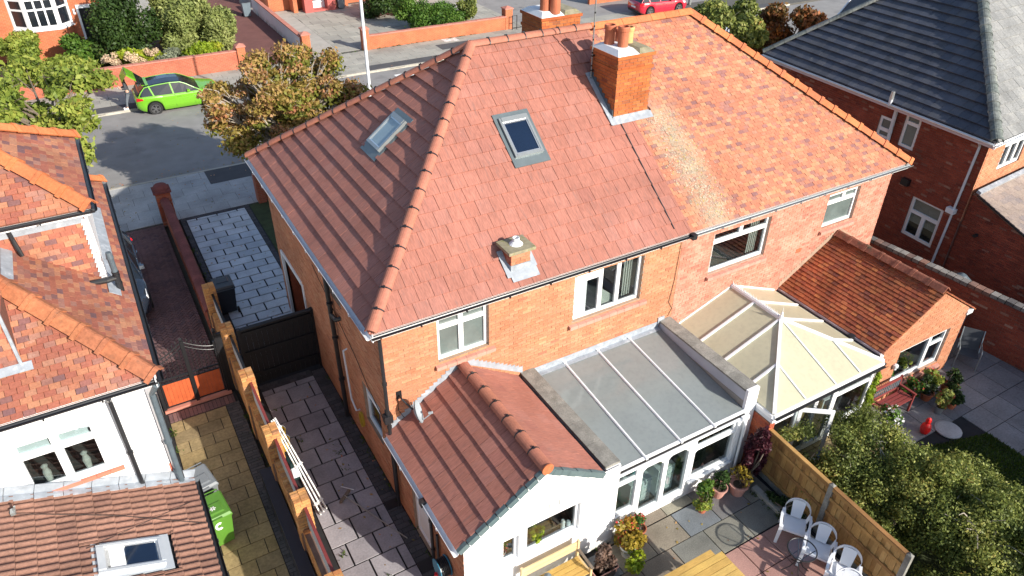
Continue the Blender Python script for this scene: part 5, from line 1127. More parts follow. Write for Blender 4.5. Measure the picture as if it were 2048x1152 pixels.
for c_ in (12-6.36, 12-5.72):
    b = MB(); b.lathe([(.05, 0), (.07, .2), (.04, .3), (.06, .36), (.01, .4)], FDW.pt(c_+.2, 3.2, -.16), 10); tag(b.build('ornament', 'curtain'), 'pale ornament inside the left-hand bedroom pane' if c_ < 12-6 else 'pale ornament inside the right-hand bedroom pane', 'ornament')
sm = plain('sill_red', (.62, .17, .11), .8, .06, 4)
for k in range(7): MB().fbox(FDW, 12-6.62+k*.235, 12-6.62+k*.235+.23, 3.03, 3.11, 0, .05).build('sill_tile', 'sill_red', D)
MB().box(-4.27, -4.23, .74, .80, 2.2, 2.75).build('corner_trim', 'sill_red', D)
dk = MB(); q = lambda p: V(p)-V(0, 0, .03)
dk.poly([q((-16, DY, EZ)), q(d0), q(dap), q((-16, dap.y, dap.z))]); dk.poly([q(d0), q(d1), q(dap)]); dk.poly([q(d1), q((-16, DYF, EZ)), q((-16, dap.y, dap.z)), q(dap)]); DR = dk.build('roof', 'deck_red', D)
DRF = Frame((-12, DY, EZ), X3, V(0, 1, TAN)); DLX = 12+DX; DSF = Frame((DX, DY, EZ), Y3, V(-1, 0, TAN))
cheekx, cheeky = -4.36, 3.75
lay_tiles(DR, DRF, [(3.5, 0), (DLX, 0), (DLX-DH, DS), (3.5, DS)], .178, .105, .016, 'warm_tile', nmax=300, gap=.008, holes=[(0, 12-5.86, .78*sl, 9)])
lay_tiles(DR, DSF, [(0, 0), (DYF-DY, 0), (DH, DS)], .172, .105, .015, 'warm_tile', nmax=300, gap=.007, holes=[(cheeky-DY+.05, 7.0, (DX-cheekx)*sl+.05, 9)])
ridge_tiles(DR, d0+V(0, 0, .05), dap+V(0, 0, .05), .47, .19, 'ridge_rust', 'hip_tile', 'angle', upv=(.35, -.35, 1), collar=.04); ridge_tiles(DR, d1+V(0, 0, .04), dap+V(0, 0, .04), .47, .16, 'ridge_orange', 'hip_tile', 'angle', upv=(.35, .35, 1), collar=.035)
mb = MB()
for k in range(26):
    a = random.uniform(0, 1); mb.box(*sorted((DX-.02-random.random()*.1, DX-.0)), DY-.05+random.random()*.1, DY+.12, EZ+.02, EZ+.05+random.random()*.06) if k < 6 else None
mb.build('hip_bedding', 'white_mortar', D)
gutter(D, (-12, DY-.06, 5.02), (DX, DY-.06, 5.02), outward=(0, -1, 0), fascia='pvc'); gutter(D, (DX+.055, DYF, 5.02), (DX+.055, DY-.06, 5.02), outward=(1, 0, 0), fascia='pvc_grey')
downpipe(D, [(-4.78, DY-.06, 4.95), (-4.8, .62, 4.72), (-4.80, .68, 3.4), (-4.80, .68, 2.55), (-4.86, .6, 2.48)], .04, clips=[(-4.8, .68, 3.4)]); downpipe(D, [(-4.02, DY-.02, 4.9), (-4.14, .62, 4.6), (-4.16, .66, .1)], .055, 'lead_dark', clips=[(-4.15, .65, 3.4), (-4.16, .66, 2.6)]); downpipe(D, [(-4.10, .70, 4.5), (-4.12, .72, .1)], .03)
# side dormer
ctop = 6.84; FCK = Frame((-8, cheeky, 0), X3, Z3); sz = lambda x: EZ+TAN*(DX-x)
ck = MB(); ckp = [(8-5.84, sz(-5.84)), (8+cheekx, sz(cheekx)), (8+cheekx, ctop), (8-5.84, ctop)]; ck.poly([FCK.pt(*p_) for p_ in ckp]); ck.poly([(cheekx, cheeky, sz(cheekx)-.1), (cheekx, 7.4, sz(cheekx)-.1), (cheekx, 7.4, ctop), (cheekx, cheeky, ctop)]); ck.poly([(cheekx, 7.4, 5), (-8, 7.4, 5), (-8, 7.4, ctop), (cheekx, 7.4, ctop)])
DK = ck.build('side_dormer', 'deck_red', D)
lay_tiles(DK, FCK, ckp, .20, .112, .016, 'warm_tile', nmax=120, gap=.007)
mb = MB(); mb.box(-6.2, cheekx+.12, cheeky-.09, cheeky-.06, ctop-.01, ctop+.19); mb.box(cheekx+.09, cheekx+.12, cheeky-.06, 7.5, ctop-.01, ctop+.19); mb.box(-6.2, cheekx+.12, cheeky-.06, cheeky, ctop-.02, ctop); mb.build('dormer_fascia', 'pvc', D)
mb = MB(); mb.box(-5.8, cheekx-.02, cheeky-.03, cheeky-.012, ctop-.16, ctop-.02); mb.build('flashing', 'lead', D)
mb = MB(); mb.box(cheekx-.0, cheekx+.05, cheeky-.05, cheeky+.08, sz(cheekx)-.05, ctop-.02); mb.box(cheekx+.0, cheekx+.03, cheeky+.08, 7.4, sz(cheekx)-.1, ctop); mb.build('corner_board', 'pvc', D)
sb = MB(); n = 13
for k in range(n): z = sz(cheekx)+(ctop-.1-sz(cheekx))*k/n; sb.prism([(cheekx-.10, cheeky-.026, z), (cheekx-.005, cheeky-.026, z), (cheekx-.005, cheeky-.026, z+.115), (cheekx-.06, cheeky-.026, z+.115)], (0, -.008, 0))
sb.build('corner_lead', 'pvc_grey', D)
mb = MB(); mb.fbox(DSF, cheeky-.6-DY, cheeky-DY, (DX-cheekx)*sl-.22, (DX-cheekx)*sl+.02, .02, .03); mb.fbox(DSF, cheeky-DY, 7.4-DY, (DX-cheekx)*sl-.24, (DX-cheekx)*sl-.02, .02, .03); mb.build('apron_flashing', 'lead', D)
zr_ = ctop+.16; ex, ey0, ey1 = cheekx+.16, cheeky-.14, 7.54; hd = (ey1-ey0)/2; tn = .68; s2 = math.sqrt(1+tn*tn)
F_a = Frame((-10, ey0, zr_), X3, V(0, 1, tn)); F_b = Frame((ex, ey0, zr_), Y3, V(-1, 0, tn)); dap2 = V(ex-hd, ey0+hd, zr_+tn*hd)
dk = MB(); dk.poly([V(-10, ey0, zr_), V(ex, ey0, zr_), dap2, V(-10, dap2.y, dap2.z)]); dk.poly([V(ex, ey0, zr_), V(ex, ey1, zr_), dap2]); dk.poly([V(ex, ey1, zr_), V(-10, ey1, zr_), V(-10, dap2.y, dap2.z), dap2]); D2 = dk.build('dormer_roof', 'deck_red', D)
for v in D2.data.vertices: v.co.z -= .02
lay_tiles(D2, F_a, [(3.8, 0), (10+ex, 0), (10+ex-hd, hd*s2), (3.8, hd*s2)], .205, .12, .018, 'warm_tile', nmax=150, gap=.008); lay_tiles(D2, F_b, [(0, 0), (2*hd, 0), (hd, hd*s2)], .2, .13, .018, 'warm_tile', nmax=120, gap=.008)
ridge_tiles(D2, V(ex, ey0, zr_+.04), dap2+V(0, 0, .04), .5, .17, 'ridge_orange', 'hip_tile', 'angle', upv=(.35, -.35, 1), collar=.035); ridge_tiles(D2, V(ex, ey1, zr_+.04), dap2+V(0, 0, .04), .5, .17, 'ridge_orange', 'hip_tile', 'angle', upv=(.35, .35, 1), collar=.035)
gutter(D, (ex+.05, ey1, zr_-.02), (ex+.05, ey0-.05, zr_-.02), outward=(1, 0, 0), fascia=None); gutter(D, (-6.0, ey0-.05, zr_-.03), (ex+.05, ey0-.05, zr_-.03), outward=(0, -1, 0), fascia=None)
downpipe(D, [(-5.62, cheeky-.05, ctop), (-5.60, cheeky-.06, sz(-5.6)+.35), (-5.55, cheeky-.12, sz(-5.55)+.05)], .04)
# rear dormer at the frame's edge
rx, ry = -5.86, 1.17; FRD = Frame((rx, 0, 0), Y3, Z3); rz = lambda y: EZ+TAN*(y-DY); rt = 7.0
pts = [(ry, rz(ry)), (2.33, rz(2.33)), (cheeky, 6.45), (cheeky, rt), (ry, rt)]
ck = MB(); ck.poly([FRD.pt(*p_) for p_ in pts]); ck.poly([(-12, ry, rz(ry)), (rx, ry, rz(ry)), (rx, ry, rt), (-12, ry, rt)]); ck.poly([(-12, ry, rt), (rx, ry, rt), (rx, cheeky, rt), (-12, cheeky, rt)]); RDm = ck.build('rear_dormer', 'deck_red', D)
lay_tiles(RDm, FRD, [(ry, rz(ry)), (2.33, rz(2.33)), (cheeky, 6.45), (cheeky, rt), (ry, rt)], .20, .112, .016, 'warm_tile', nmax=80, gap=.007); lay_tiles(RDm, Frame((-12, ry, 0), X3, Z3), [(4.5, rz(ry)), (12+rx, rz(ry)), (12+rx, rt), (4.5, rt)], .20, .112, .016, 'warm_tile', nmax=60, gap=.007)
mb = MB(); mb.fbox(DRF, 0, 12+rx+.16, rs(0)*0+(.72)*sl-.16, .72*sl+.0, .022, .03); mb.box(rx-.02, rx+.028, ry-.035, ry+.02, rz(ry), rt); mb.fbox(DSF, 2.33-DY, cheeky-DY, (DX-rx)*sl-.2, (DX-rx)*sl, .02, .03); mb.build('flashing', 'lead', D)
# soil pipe on the side slope
sp = MB(); sp.tube([(-4.16, 3.45, 5.15), (-4.16, 3.45, 5.62)], .062, 12); sp.tube([(-4.16, 3.45, 5.50), (-4.34, 3.42, 5.50), (-4.80, 3.42, 5.54), (-4.86, 3.40, 5.40)], .06, 12); sp.build('soil_pipe', 'black_pvc', D)
sp = MB(); sp.tube([(-4.16, 3.45, 5.62), (-4.165, 3.45, 5.95)], .058, 12); sp.tube([(-4.165, 3.45, 5.95), (-4.166, 3.45, 6.08)], [.072, .05], 12); sp.build('vent_pipe', 'lead_dark', D)
mb = MB()
for z in (5.36, 5.55, 5.62): mb.tube([(-4.16, 3.45, z-.02), (-4.16, 3.45, z+.02)], .07, 12)
mb.build('pipe_collar', 'black_pvc', D)
# single-storey rear wing with rolled concrete tiles
t2 = .39; s3 = math.sqrt(1+t2*t2); FX = Frame((-3.95, .72, 2.17), -Y3, V(-1, 0, t2)); 
FX = Frame((-3.95, -4.3, 2.17), Y3, V(-1, 0, t2))
dk = MB(); dk.fbox(FX, 0, 5.04, 0, 5, -.12, -.05); XR = dk.build('wing_roof', 'deck_dark', D)
def rolled(loc, T, Gg):
    w0 = max(p_[0] for p_ in loc); l0 = max(p_[1] for p_ in loc); prof = []
    for k in range(2):
        b_ = k*w0/2; prof += [(b_, .0), (b_+w0*.22, .0)]+[(b_+w0*(.22+.26*(1-math.cos(PI*j/5))/2), .048*math.sin(PI*j/5)) for j in range(1, 5)]
    prof += [(w0, .0)]; n = len(prof); vs = [(x, 0, T+z) for x, z in prof]+[(x, l0-.006, T*.12+z) for x, z in prof]+[(x, 0, -.02) for x, z in prof]
    return vs, [(i, i+1, n+i+1, n+i) for i in range(n-1)]+[(2*n+i, 2*n+i+1, i+1, i) for i in range(n-1)]
sk = (-1.50+4.3, -.70+4.3, .66*s3, 1.80*s3)
lay_tiles(XR, FX, [(0, 0), (5.0, 0), (5.0, 4.6), (0, 4.6)], .30, .30, .028, 'brown_tile', nmax=300, gap=.002, stagger=0, shape=rolled, holes=[(sk[0]-.05, sk[1]+.05, sk[2]-.05, sk[3]+.05)])
so2 = roof_window(FX, sk[0], sk[1], sk[2], sk[3], 'glass_sky', .11, .16, .12, par=D, fm='frame_light', km='frame_light')
MB().fbox(FX, sk[0]+.17, sk[1]-.17, sk[2]+.25, sk[2]+.72, .083, .086).build('blind', 'glass_navy', so2); MB().fbox(FX, sk[0]+.17, sk[1]-.17, sk[2]+.74, sk[3]-.25, .083, .086).build('blind', 'render_white', so2)
gutter(D, (-3.90, .70, 2.12), (-3.90, -4.3, 2.12), outward=(1, 0, 0), fascia=None); fl2 = MB()
for k in range(11): fl2.fbox(FX, 4.86, 5.03, k*.45, k*.45+.44, .05, .068); fl2.fbox(FX, 5.01, 5.03, k*.45, k*.45+.44, .05, .24)
fl2.build('flashing', 'lead', D)
mb = MB(); mb.box(-9, -4.2, -4.2, .74, 0, 2.1); mb.build('wing_wall', 'render_white', D)
mb = MB(); mb.tube([FX.pt(4.55, 3.0, .06), FX.pt(4.55, 3.0, .22)], .02, 6); mb.box(*[v for pr in zip(FX.pt(4.49, 2.97, .10), FX.pt(4.61, 3.05, .10)) for v in sorted(pr)][:4], FX.pt(4.5, 3, .10).z-.03, FX.pt(4.5, 3, .10).z+.03); mb.build('cable_clip', 'steel_grey', D); downpipe(D, [FX.pt(4.5, 3.0, .1), FX.pt(4.2, 1.5, .07), FX.pt(3.7, .02, .07)], .006, 'cable_black', 'cable'); downpipe(D, [FX.pt(4.3, .2, .07), FX.pt(3.5, 2.0, .07)], .005, 'cable_black', 'cable')
# ================================================================== HOUSES AND GARDENS ACROSS THE STREET
H = thing('bay_window_house', 'orange brick house across the street with white bay window', 'house', (-6, 42, 0))
mb = MB(); mb.box(-16, -1.2, 41.4, 50, 0, 6); HW = mb.build('wall', 'brick_opp', H) if 'brick_opp' in MAT else None
def brickmat(name, c1, c2, mort):
    m, n, l, b = newmat(name); tc = n.new('ShaderNodeNewGeometry'); sx = n.new('ShaderNodeSeparateXYZ'); l.new(tc.outputs['Position'], sx.inputs[0])
    ad = n.new('ShaderNodeMath'); ad.operation = 'ADD'; l.new(sx.outputs[0], ad.inputs[0]); l.new(sx.outputs[1], ad.inputs[1]); cx = n.new('ShaderNodeCombineXYZ'); l.new(ad.outputs[0], cx.inputs[0]); l.new(sx.outputs[2], cx.inputs[1])
    br = n.new('ShaderNodeTexBrick'); l.new(cx.outputs[0], br.inputs['Vector']); br.inputs['Color1'].default_value = (*c1, 1); br.inputs['Color2'].default_value = (*c2, 1); br.inputs['Mortar'].default_value = (*mort, 1)
    br.inputs['Scale'].default_value = 1; br.inputs['Brick Width'].default_value = .225; br.inputs['Row Height'].default_value = .075; br.inputs['Mortar Size'].default_value = .008
    nb = noise(n, l, 1.3, 5); mr = maprange(n, l, nb.outputs['Fac'], .3, .7, .78, 1.15); cc = n.new('ShaderNodeCombineColor'); [l.new(mr, cc.inputs[i]) for i in range(3)]
    l.new(mixc(n, l, br.outputs['Color'], cc.outputs[0], 1., 'MULTIPLY'), b.inputs['Base Color']); b.inputs['Roughness'].default_value = .9; bump(n, l, b, br.outputs['Fac'], -.3, .01); MAT[name] = m
brickmat('brick_opp', (.50, .135, .05), (.44, .11, .042), (.40, .20, .12)); brickmat('brick_wall_far', (.46, .12, .06), (.40, .095, .05), (.36, .19, .13))
if HW is None: HW = mb.build('wall', 'brick_opp', H)
bay = [(-6.35, 41.4), (-5.55, 40.6), (-3.95, 40.6), (-3.25, 41.4)]
bb = MB(); bb.prism([(x, y, 0) for x, y in bay], (0, 0, 1.78)); bb.build('bay_base', 'brick_opp', H)
for i in range(3):
    p_, r_ = V(*bay[i], 0), V(*bay[i+1], 0); F_ = Frame(p_, r_-p_, Z3); Lb = (r_-p_).length; wf = MB(); n_ = 3 if i == 1 else 1; hs = []
    for k in range(n_):
        a0_ = .10+k*(Lb-.2)/n_+.05; a1_ = .10+(k+1)*(Lb-.2)/n_-.05; hs += [(a0_, a1_, 1.98, 2.85), (a0_, a1_, 2.95, 3.4)]
    panel(F_, [(0, 1.78), (Lb, 1.78), (Lb, 3.6), (0, 3.6)], hs, .06, wf); wo = wf.build('window', 'pvc', H)
    for h_ in hs: MB().fbox(F_, *h_, -.06, -.05).build('pane', 'car_glass', wo)
    MB().fbox(F_, -.03, Lb+.03, 1.72, 1.80, -.02, .07).build('sill', 'pvc', wo)
bb = MB(); bb.prism([(x, y-.1, 3.6) for x, y in bay], (0, 0, .4)); bb.build('bay_fascia', 'pvc', H); bb = MB(); bb.box(-2.9, -2.78, 41.3, 41.42, 0, 2.6); bb.box(-1.9, -1.78, 41.3, 41.42, 0, 2.6); bb.box(-2.9, -1.78, 41.3, 41.42, 2.6, 2.8); bb.build('door_frame', 'pvc', H); MB().box(-2.78, -1.9, 41.36, 41.398, 0, 2.6).build('door', 'black_wood', H); MB().box(-3.1, -2.98, 41.30, 41.4, 2.3, 2.6).build('meter_box', 'pvc_grey', H)
rf = MB(); rf.prism([(-16.3, 41.0, 5.9), (-16.3, 50.4, 5.9), (-16.3, 45.7, 9.4)], (15.4, 0, 0)); rf.build('roof', 'old_tile', H)
H2 = thing('porch_house', 'red brick house across the street with red porch pillars and step', 'house', (13, 47, 0))
mb = MB(); mb.box(9.4, 22, 46, 54, 0, 6); mb.build('wall', 'brick_opp', H2); rf = MB(); rf.prism([(9.1, 45.6, 5.9), (9.1, 54.4, 5.9), (9.1, 50, 9.2)], (13.2, 0, 0)); rf.build('roof', 'old_tile', H2)
for x in (11.62, 13.32): MB().box(x, x+.62, 44.5, 45.2, 0, 2.6).build('porch_pillar', 'red_render', H2)
MB().box(11.5, 14.05, 44.4, 46.0, 2.6, 2.8).build('porch_roof', 'red_render', H2); mb = MB(); mb.box(12.24, 13.30, 44.55, 46, 0, .12); mb.build('door_step', 'red_render', H2)
mb = MB(); mb.box(12.26, 12.36, 45.2, 45.3, .12, 2.6); mb.box(13.2, 13.3, 45.2, 45.3, .12, 2.6); mb.box(12.36, 13.2, 45.22, 45.28, .12, .62); dfr = mb.build('porch_door', 'pvc', H2); MB().box(12.36, 13.2, 45.24, 45.26, .62, 2.5).build('pane', 'car_glass', dfr)
for k in range(7): MB().lathe([(.10, 0), (.10, .03), (.02, .05)], (12.42+.12*k, 45.2, .50), 8).build('ornament_ring', 'pvc', H2)
MB().box(10.9, 11.2, 44.9, 46, 0, 2.3).build('side_pier', 'brick_opp', H2); MB().box(14.75, 15.1, 45.2, 46, 0, 2.3).build('side_pier', 'brick_opp', H2)
# garden walls
def garden_wall(label, x0, x1, y0, y1, h, m='brick_wall_far', cope='red_coping', pillars=(), pm='brick_opp', bricks=None, group='garden walls across the street'):
    t = thing('garden_wall', label, 'wall', ((x0+x1)/2, (y0+y1)/2, 0), group); mb = MB(); mb.box(x0, x1, y0, y1, -.1, h); wo = mb.build('wall', m, t)
    L = (x1-x0) if (x1-x0) > (y1-y0) else (y1-y0); n = max(1, int(L/.45))
    for k in range(n):
        cb = MB()
        if (x1-x0) > (y1-y0): cb.box(x0+k*L/n+.004, x0+(k+1)*L/n-.004, y0-.03, y1+.03, h+.001, h+.07+random.uniform(-.008, .008))
        else: cb.box(x0-.03, x1+.03, y0+k*L/n+.004, y0+(k+1)*L/n-.004, h+.001, h+.07+random.uniform(-.008, .008))
        cb.build('coping_stone', cope, t)
    for (px, py, s_, ph) in pillars:
        p_ = MB(); p_.box(px-s_/2, px+s_/2, py-s_/2, py+s_/2, -.1, ph); po = p_.build('pillar', pm, t); c = MB(); a = s_/2+.05; c.box(px-a, px+a, py-a, py+a, ph, ph+.07); c.add([(px-a, py-a, ph+.07), (px+a, py-a, ph+.07), (px+a, py+a, ph+.07), (px-a, py+a, ph+.07), (px, py, ph+.2)], [(0, 1, 4), (1, 2, 4), (2, 3, 4), (3, 0, 4)]); c.build('pillar_cap', cope, po)
    return t
garden_wall('long low red brick garden wall behind the green car with shrubs along its top', -9, 4.4, 33.78, 34.03, .98, pillars=[(4.62, 33.9, .46, 1.22)])
garden_wall('white rendered wall with red coping between the maroon drive and grey front yard', 8.45, 8.68, 35.2, 47, .95, 'render_white', pillars=[(8.72, 34.95, .5, 1.12)])
garden_wall('orange brick front wall with a square pillar at each end behind the white lamp post', 12.35, 22.3, 33.80, 34.03, .80, 'brick_opp', pillars=[(12.2, 33.95, .42, 1.25), (22.5, 34.05, .55, 1.3)])
garden_wall('orange brick wall behind the red car at the top edge', 31.5, 44, 37.0, 37.25, .9, 'brick_opp')
# street furniture
t = thing('lamp_post', 'tall white lamp post standing behind the new red roof', 'lamp post', (7.36, 20.2, 0)); mb = MB(); mb.lathe([(.10, 0), (.10, 1.2), (.075, 1.25), (.07, 4), (.06, 8)], (7.36, 20.2, 0), 14); mb.build('post', 'pvc', t); mb = MB(); mb.tube([(7.36, 20.2, 7.95), (7.36, 20.6, 8.2), (7.36, 21.5, 8.25)], .035, 8); mb.build('arm', 'pvc', t); MB().box(7.26, 7.46, 21.4, 22.0, 8.17, 8.3).build('lantern', 'pvc_grey', t)
t = thing('street_post', 'thin grey post on the far pavement beyond the ridge chimney', 'post', (27.2, 36.6, 0)); mb = MB(); mb.lathe([(.06, 0), (.06, 1.1), (.04, 1.15)], (27.2, 36.6, 0), 8); mb.build('post', 'steel_grey', t)
t = thing('lamp_post', 'grey post at the top edge beside the red car', 'lamp post', (38.3, 33.3, 0)); mb = MB(); mb.lathe([(.12, 0), (.12, 1.3), (.08, 1.35), (.07, 6)], (38.3, 33.3, 0), 10); mb.build('post', 'steel_grey', t); mb = MB(); mb.box(38.2, 38.4, 33.2, 33.4, 6, 6.2); mb.build('lantern', 'steel_grey', t)
t = thing('railing', 'short black railing beside the pavement left of the front chimney', 'railing', (21.2, 33.4, 0)); mb = MB()
for x in (22.6, 22.95): mb.tube([(x, 33.5, 0), (x, 33.5, .95)], .03, 6)
mb.build('post', 'black_iron', t); mb = MB(); mb.tube([(22.6, 33.5, .93), (22.95, 33.5, .93)], .025, 6); mb.tube([(22.6, 33.5, .5), (22.95, 33.5, .5)], .02, 6); mb.build('rail', 'black_iron', t)

# ------------------------------------------------------------------ wheelie bins
def wheelie_bin(label, x, y, rz, body, lid, mark=None, group='wheelie bins'):
    t = thing('wheelie_bin', label, 'bin', (x, y, 0), group, (0, 0, rz)); k = dict(world=False)
    b = MB(); b.hexa([(-.22, -.25, .06), (.22, -.25, .06), (.22, .22, .06), (-.22, .22, .06), (-.29, -.36, .98), (.29, -.36, .98), (.29, .33, .98), (-.29, .33, .98)]); b.box(-.305, .305, -.38, .35, .94, .99); b.build('body', body, t, **k)
    l = MB(); l.hexa([(-.30, -.39, .995), (.30, -.39, .995), (.30, .34, .995), (-.30, .34, .995), (-.27, -.35, 1.04), (.27, -.35, 1.04), (.27, .31, 1.06), (-.27, .31, 1.06)]); l.hexa([(-.2, -.28, 1.045), (.2, -.28, 1.045), (.2, .05, 1.052), (-.2, .05, 1.052), (-.17, -.24, 1.065), (.17, -.24, 1.065), (.17, .02, 1.07), (-.17, .02, 1.07)]); l.box(-.1, .1, -.42, -.38, 1.0, 1.03); l.build('lid', lid, t, **k)
    h = MB(); h.tube([(-.25, .34, .98), (-.25, .43, 1.0), (.25, .43, 1.0), (.25, .34, .98)], .018, 6); h.build('handle', body, t, **k)
    for s in (-1, 1): w_ = MB(); w_.tube([(s*.24, .25, .10), (s*.30, .25, .10)], .10, 14); w_.build('wheel', 'tyre', t, **k)
    if mark:
        m_ = MB()
        if mark == 'C':
            m_.prism([(.09*math.cos(a), -.338+.0*a, .74+.11*math.sin(a)) for a in np.linspace(.9, 2*PI-.9, 9)]+[(.045*math.cos(a), -.338, .74+.055*math.sin(a)) for a in np.linspace(2*PI-.9, .9, 9)], (0, -.012, 0))
            m_.build('painted_mark', 'bin_mark', t, **k); m_ = MB()
            for a in (0, 1.05, 2.1): m_.bar((-.06*math.cos(a)+.0, -.12-.06*math.sin(a), 1.0745), (.06*math.cos(a), -.12+.06*math.sin(a), 1.0745), .022, .004)
            m_.build('painted_mark', 'bin_mark', t, **k)
        else: m_.bar((0, -.334, .74), (0, -.334, .80), .02, .01, (0, 1, 0)); m_.build('painted_mark', 'bin_mark', t, **k)
    return t
wheelie_bin('grey wheelie bin behind the green one beside the white house', -3.90, 1.86, .2, 'bin_grey', 'bin_grey', 'i'); wheelie_bin('green wheelie bin with white painted C in the flagged side yard', -3.80, .92, .12, 'bin_green', 'bin_green', 'C')
wheelie_bin('dark wheelie bin standing alone on the grey slab drive', -1.70, 9.55, PI, 'bin_dark', 'bin_dark', group='wheelie bins'); wheelie_bin('grey bin against the porch house across the street', 14.35, 44.7, 0, 'bin_grey', 'bin_grey'); wheelie_bin('dark blue bin at the end of the maroon drive across the street', 7.7, 45.6, 0, 'lattice_blue', 'bin_dark')

# ================================================================== PARTY WALL WITH PILLARS, GATES
t = thing('party_wall', 'yellow brick wall with tall pillars and infill panels between the side yards', 'wall', (-2.2, 2, 0))
x0, x1 = -2.38, -2.06; pys = [8.0, 5.83, 3.70, 1.55, -.60, -2.75, -4.9]
mb = MB(); mb.box(x0+.06, x1-.06, -6, 8.2, -.05, 1.18); PWb = mb.build('wall', 'mortar_dark', t)
lay_bricks(PWb, Frame((x0+.06, 8.2, 0), -Y3, Z3), [(0, 0), (14.2, 0), (14.2, 1.18), (0, 1.18)], 'brick_yellow', nmax=80); lay_bricks(PWb, Frame((x1-.06, -6, 0), Y3, Z3), [(0, 0), (14.2, 0), (14.2, 1.18), (0, 1.18)], 'brick_yellow', nmax=20)
cp = MB(); cp.add([(0, 0, 0), (.19, 0, 0), (.19, .065, 0), (0, .065, 0), (0, 0, .06), (.19, 0, .06), (.19, .065, .06), (0, .065, .06)], MB.HEX, 0.); me = cp.mesh('brick', 'brick_yellow')
for k in range(115):
    y = -.9+.075*k
    if not any(abs(y+.03-py) < .2 for py in pys): link('brick', me, PWb, mw=Matrix.Translation((x0+.065+random.uniform(-.008, .008), y, 1.182)))
for i, py in enumerate(pys):
    w_ = .34; p_ = MB(); p_.box(x0+.01, x1-.01, py-w_/2+.01, py+w_/2-.01, -.05, 1.93); po = p_.build('pillar', 'mortar_dark', t)
    lay_bricks(po, Frame((x0+.01, py-w_/2+.01, 1.1), X3, Z3), [(0, 0), (x1-x0-.02, 0), (x1-x0-.02, .84), (0, .84)], 'brick_yellow', nmax=30 if i in (2, 3, 4) else 16)
    lay_bricks(po, Frame((x0+.01, py+w_/2-.01, 0), -Y3, Z3), [(0, 0), (w_-.02, 0), (w_-.02, 1.94), (0, 1.94)], 'brick_yellow', nmax=12); lay_bricks(po, Frame((x1-.01, py-w_/2+.01, 0), Y3, Z3), [(0, 0), (w_-.02, 0), (w_-.02, 1.94), (0, 1.94)], 'brick_yellow', nmax=12)
    for r_ in range(2):
        for k in range(4): c = MB(); c.box(x0+.004+r_*.158, x0+.152+r_*.158, py-w_/2+k*w_/4+.004, py-w_/2+(k+1)*w_/4-.006, 1.93, 2.0+random.uniform(-.012, .012), 0.); c.build('cap_brick', 'brick_yellow', po)
    if i < len(pys)-1:
        f = MB(); f.box(-2.20, -2.17, pys[i+1]+w_/2, py-w_/2, 1.24, 1.78); f.build('infill_panel', 'panel_grey', t); f = MB(); f.box(-2.215, -2.155, pys[i+1]+w_/2, py-w_/2, 1.78, 1.81); f.build('panel_capping', 'black_wood' if i < 2 else 'bench_red', t)
mb = MB(); mb.box(-2.62, -2.36, -6, 1.9, 0, .55); mb.build('plinth', 'navy_board', t)
# red brick wall and pillar between the two drives
t = thing('drive_wall', 'dark red brick wall with rounded coping and domed pillar between the drives', 'wall', (-2.3, 12, 0)); mb = MB(); mb.box(-2.42, -2.18, 8.2, 16.3, -.05, 1.0); dwl = mb.build('wall', 'mortar_dark', t)
lay_bricks(dwl, Frame((-2.18, 8.2, 0), Y3, Z3), [(0, 0), (8.1, 0), (8.1, 1.0), (0, 1.0)], 'brick_red', nmax=0); lay_bricks(dwl, Frame((-2.42, 16.3, 0), -Y3, Z3), [(0, 0), (8.1, 0), (8.1, 1.0), (0, 1.0)], 'brick_red', nmax=60)
piece_mat('cope_red', [(0, (.17, .05, .045)), (1, (.22, .065, .055))], .85, (.8, 1.2), 2, (.85, 1.15), 20)
hb = MB(); vs = []; q8 = [(math.cos(PI*k/8)*.16, math.sin(PI*k/8)*.12) for k in range(9)]
hb.add([(x, 0, z) for x, z in q8]+[(x, .218, z) for x, z in q8], [(i+1, i, 9+i, 10+i) for i in range(8)]+[tuple(range(9)), tuple(range(9, 18))[::-1]], 0.); me = hb.mesh('coping_brick', 'cope_red')
for k in range(36): link('coping_brick', me, dwl, mw=Matrix.Translation((-2.30+random.uniform(-.006, .006), 8.25+.222*k, 1.0)))
mb = MB(); mb.box(-2.56, -2.06, 16.25, 16.75, -.05, 1.28); dp = mb.build('pillar', 'mortar_dark', t)
for F_ in (Frame((-2.56, 16.25, 0), X3, Z3), Frame((-2.06, 16.25, 0), Y3, Z3)): lay_bricks(dp, F_, [(0, 0), (.5, 0), (.5, 1.28), (0, 1.28)], 'brick_red', nmax=40)
mb = MB(); mb.box(-2.62, -2.0, 16.19, 16.81, 1.285, 1.36); mb.lathe([(.29, 0), (.27, .09), (.2, .17), (.1, .21), (.01, .22)], (-2.31, 16.5, 1.36), 18); mb.build('dome_cap', 'cope_red', dp)
# front boundary pieces seen past our house corner
t = thing('front_wall', 'red front garden wall beside the pavement under the autumn tree', 'wall', (1.2, 16.7, 0)); mb = MB(); mb.box(1.0, 1.3, 16.3, 16.75, 0, 1.1); mb.build('pillar', 'brick_wall_far', t); mb = MB(); mb.box(1.3, 6.5, 16.45, 16.65, 0, .8); mb.build('wall', 'brick_wall_far', t)
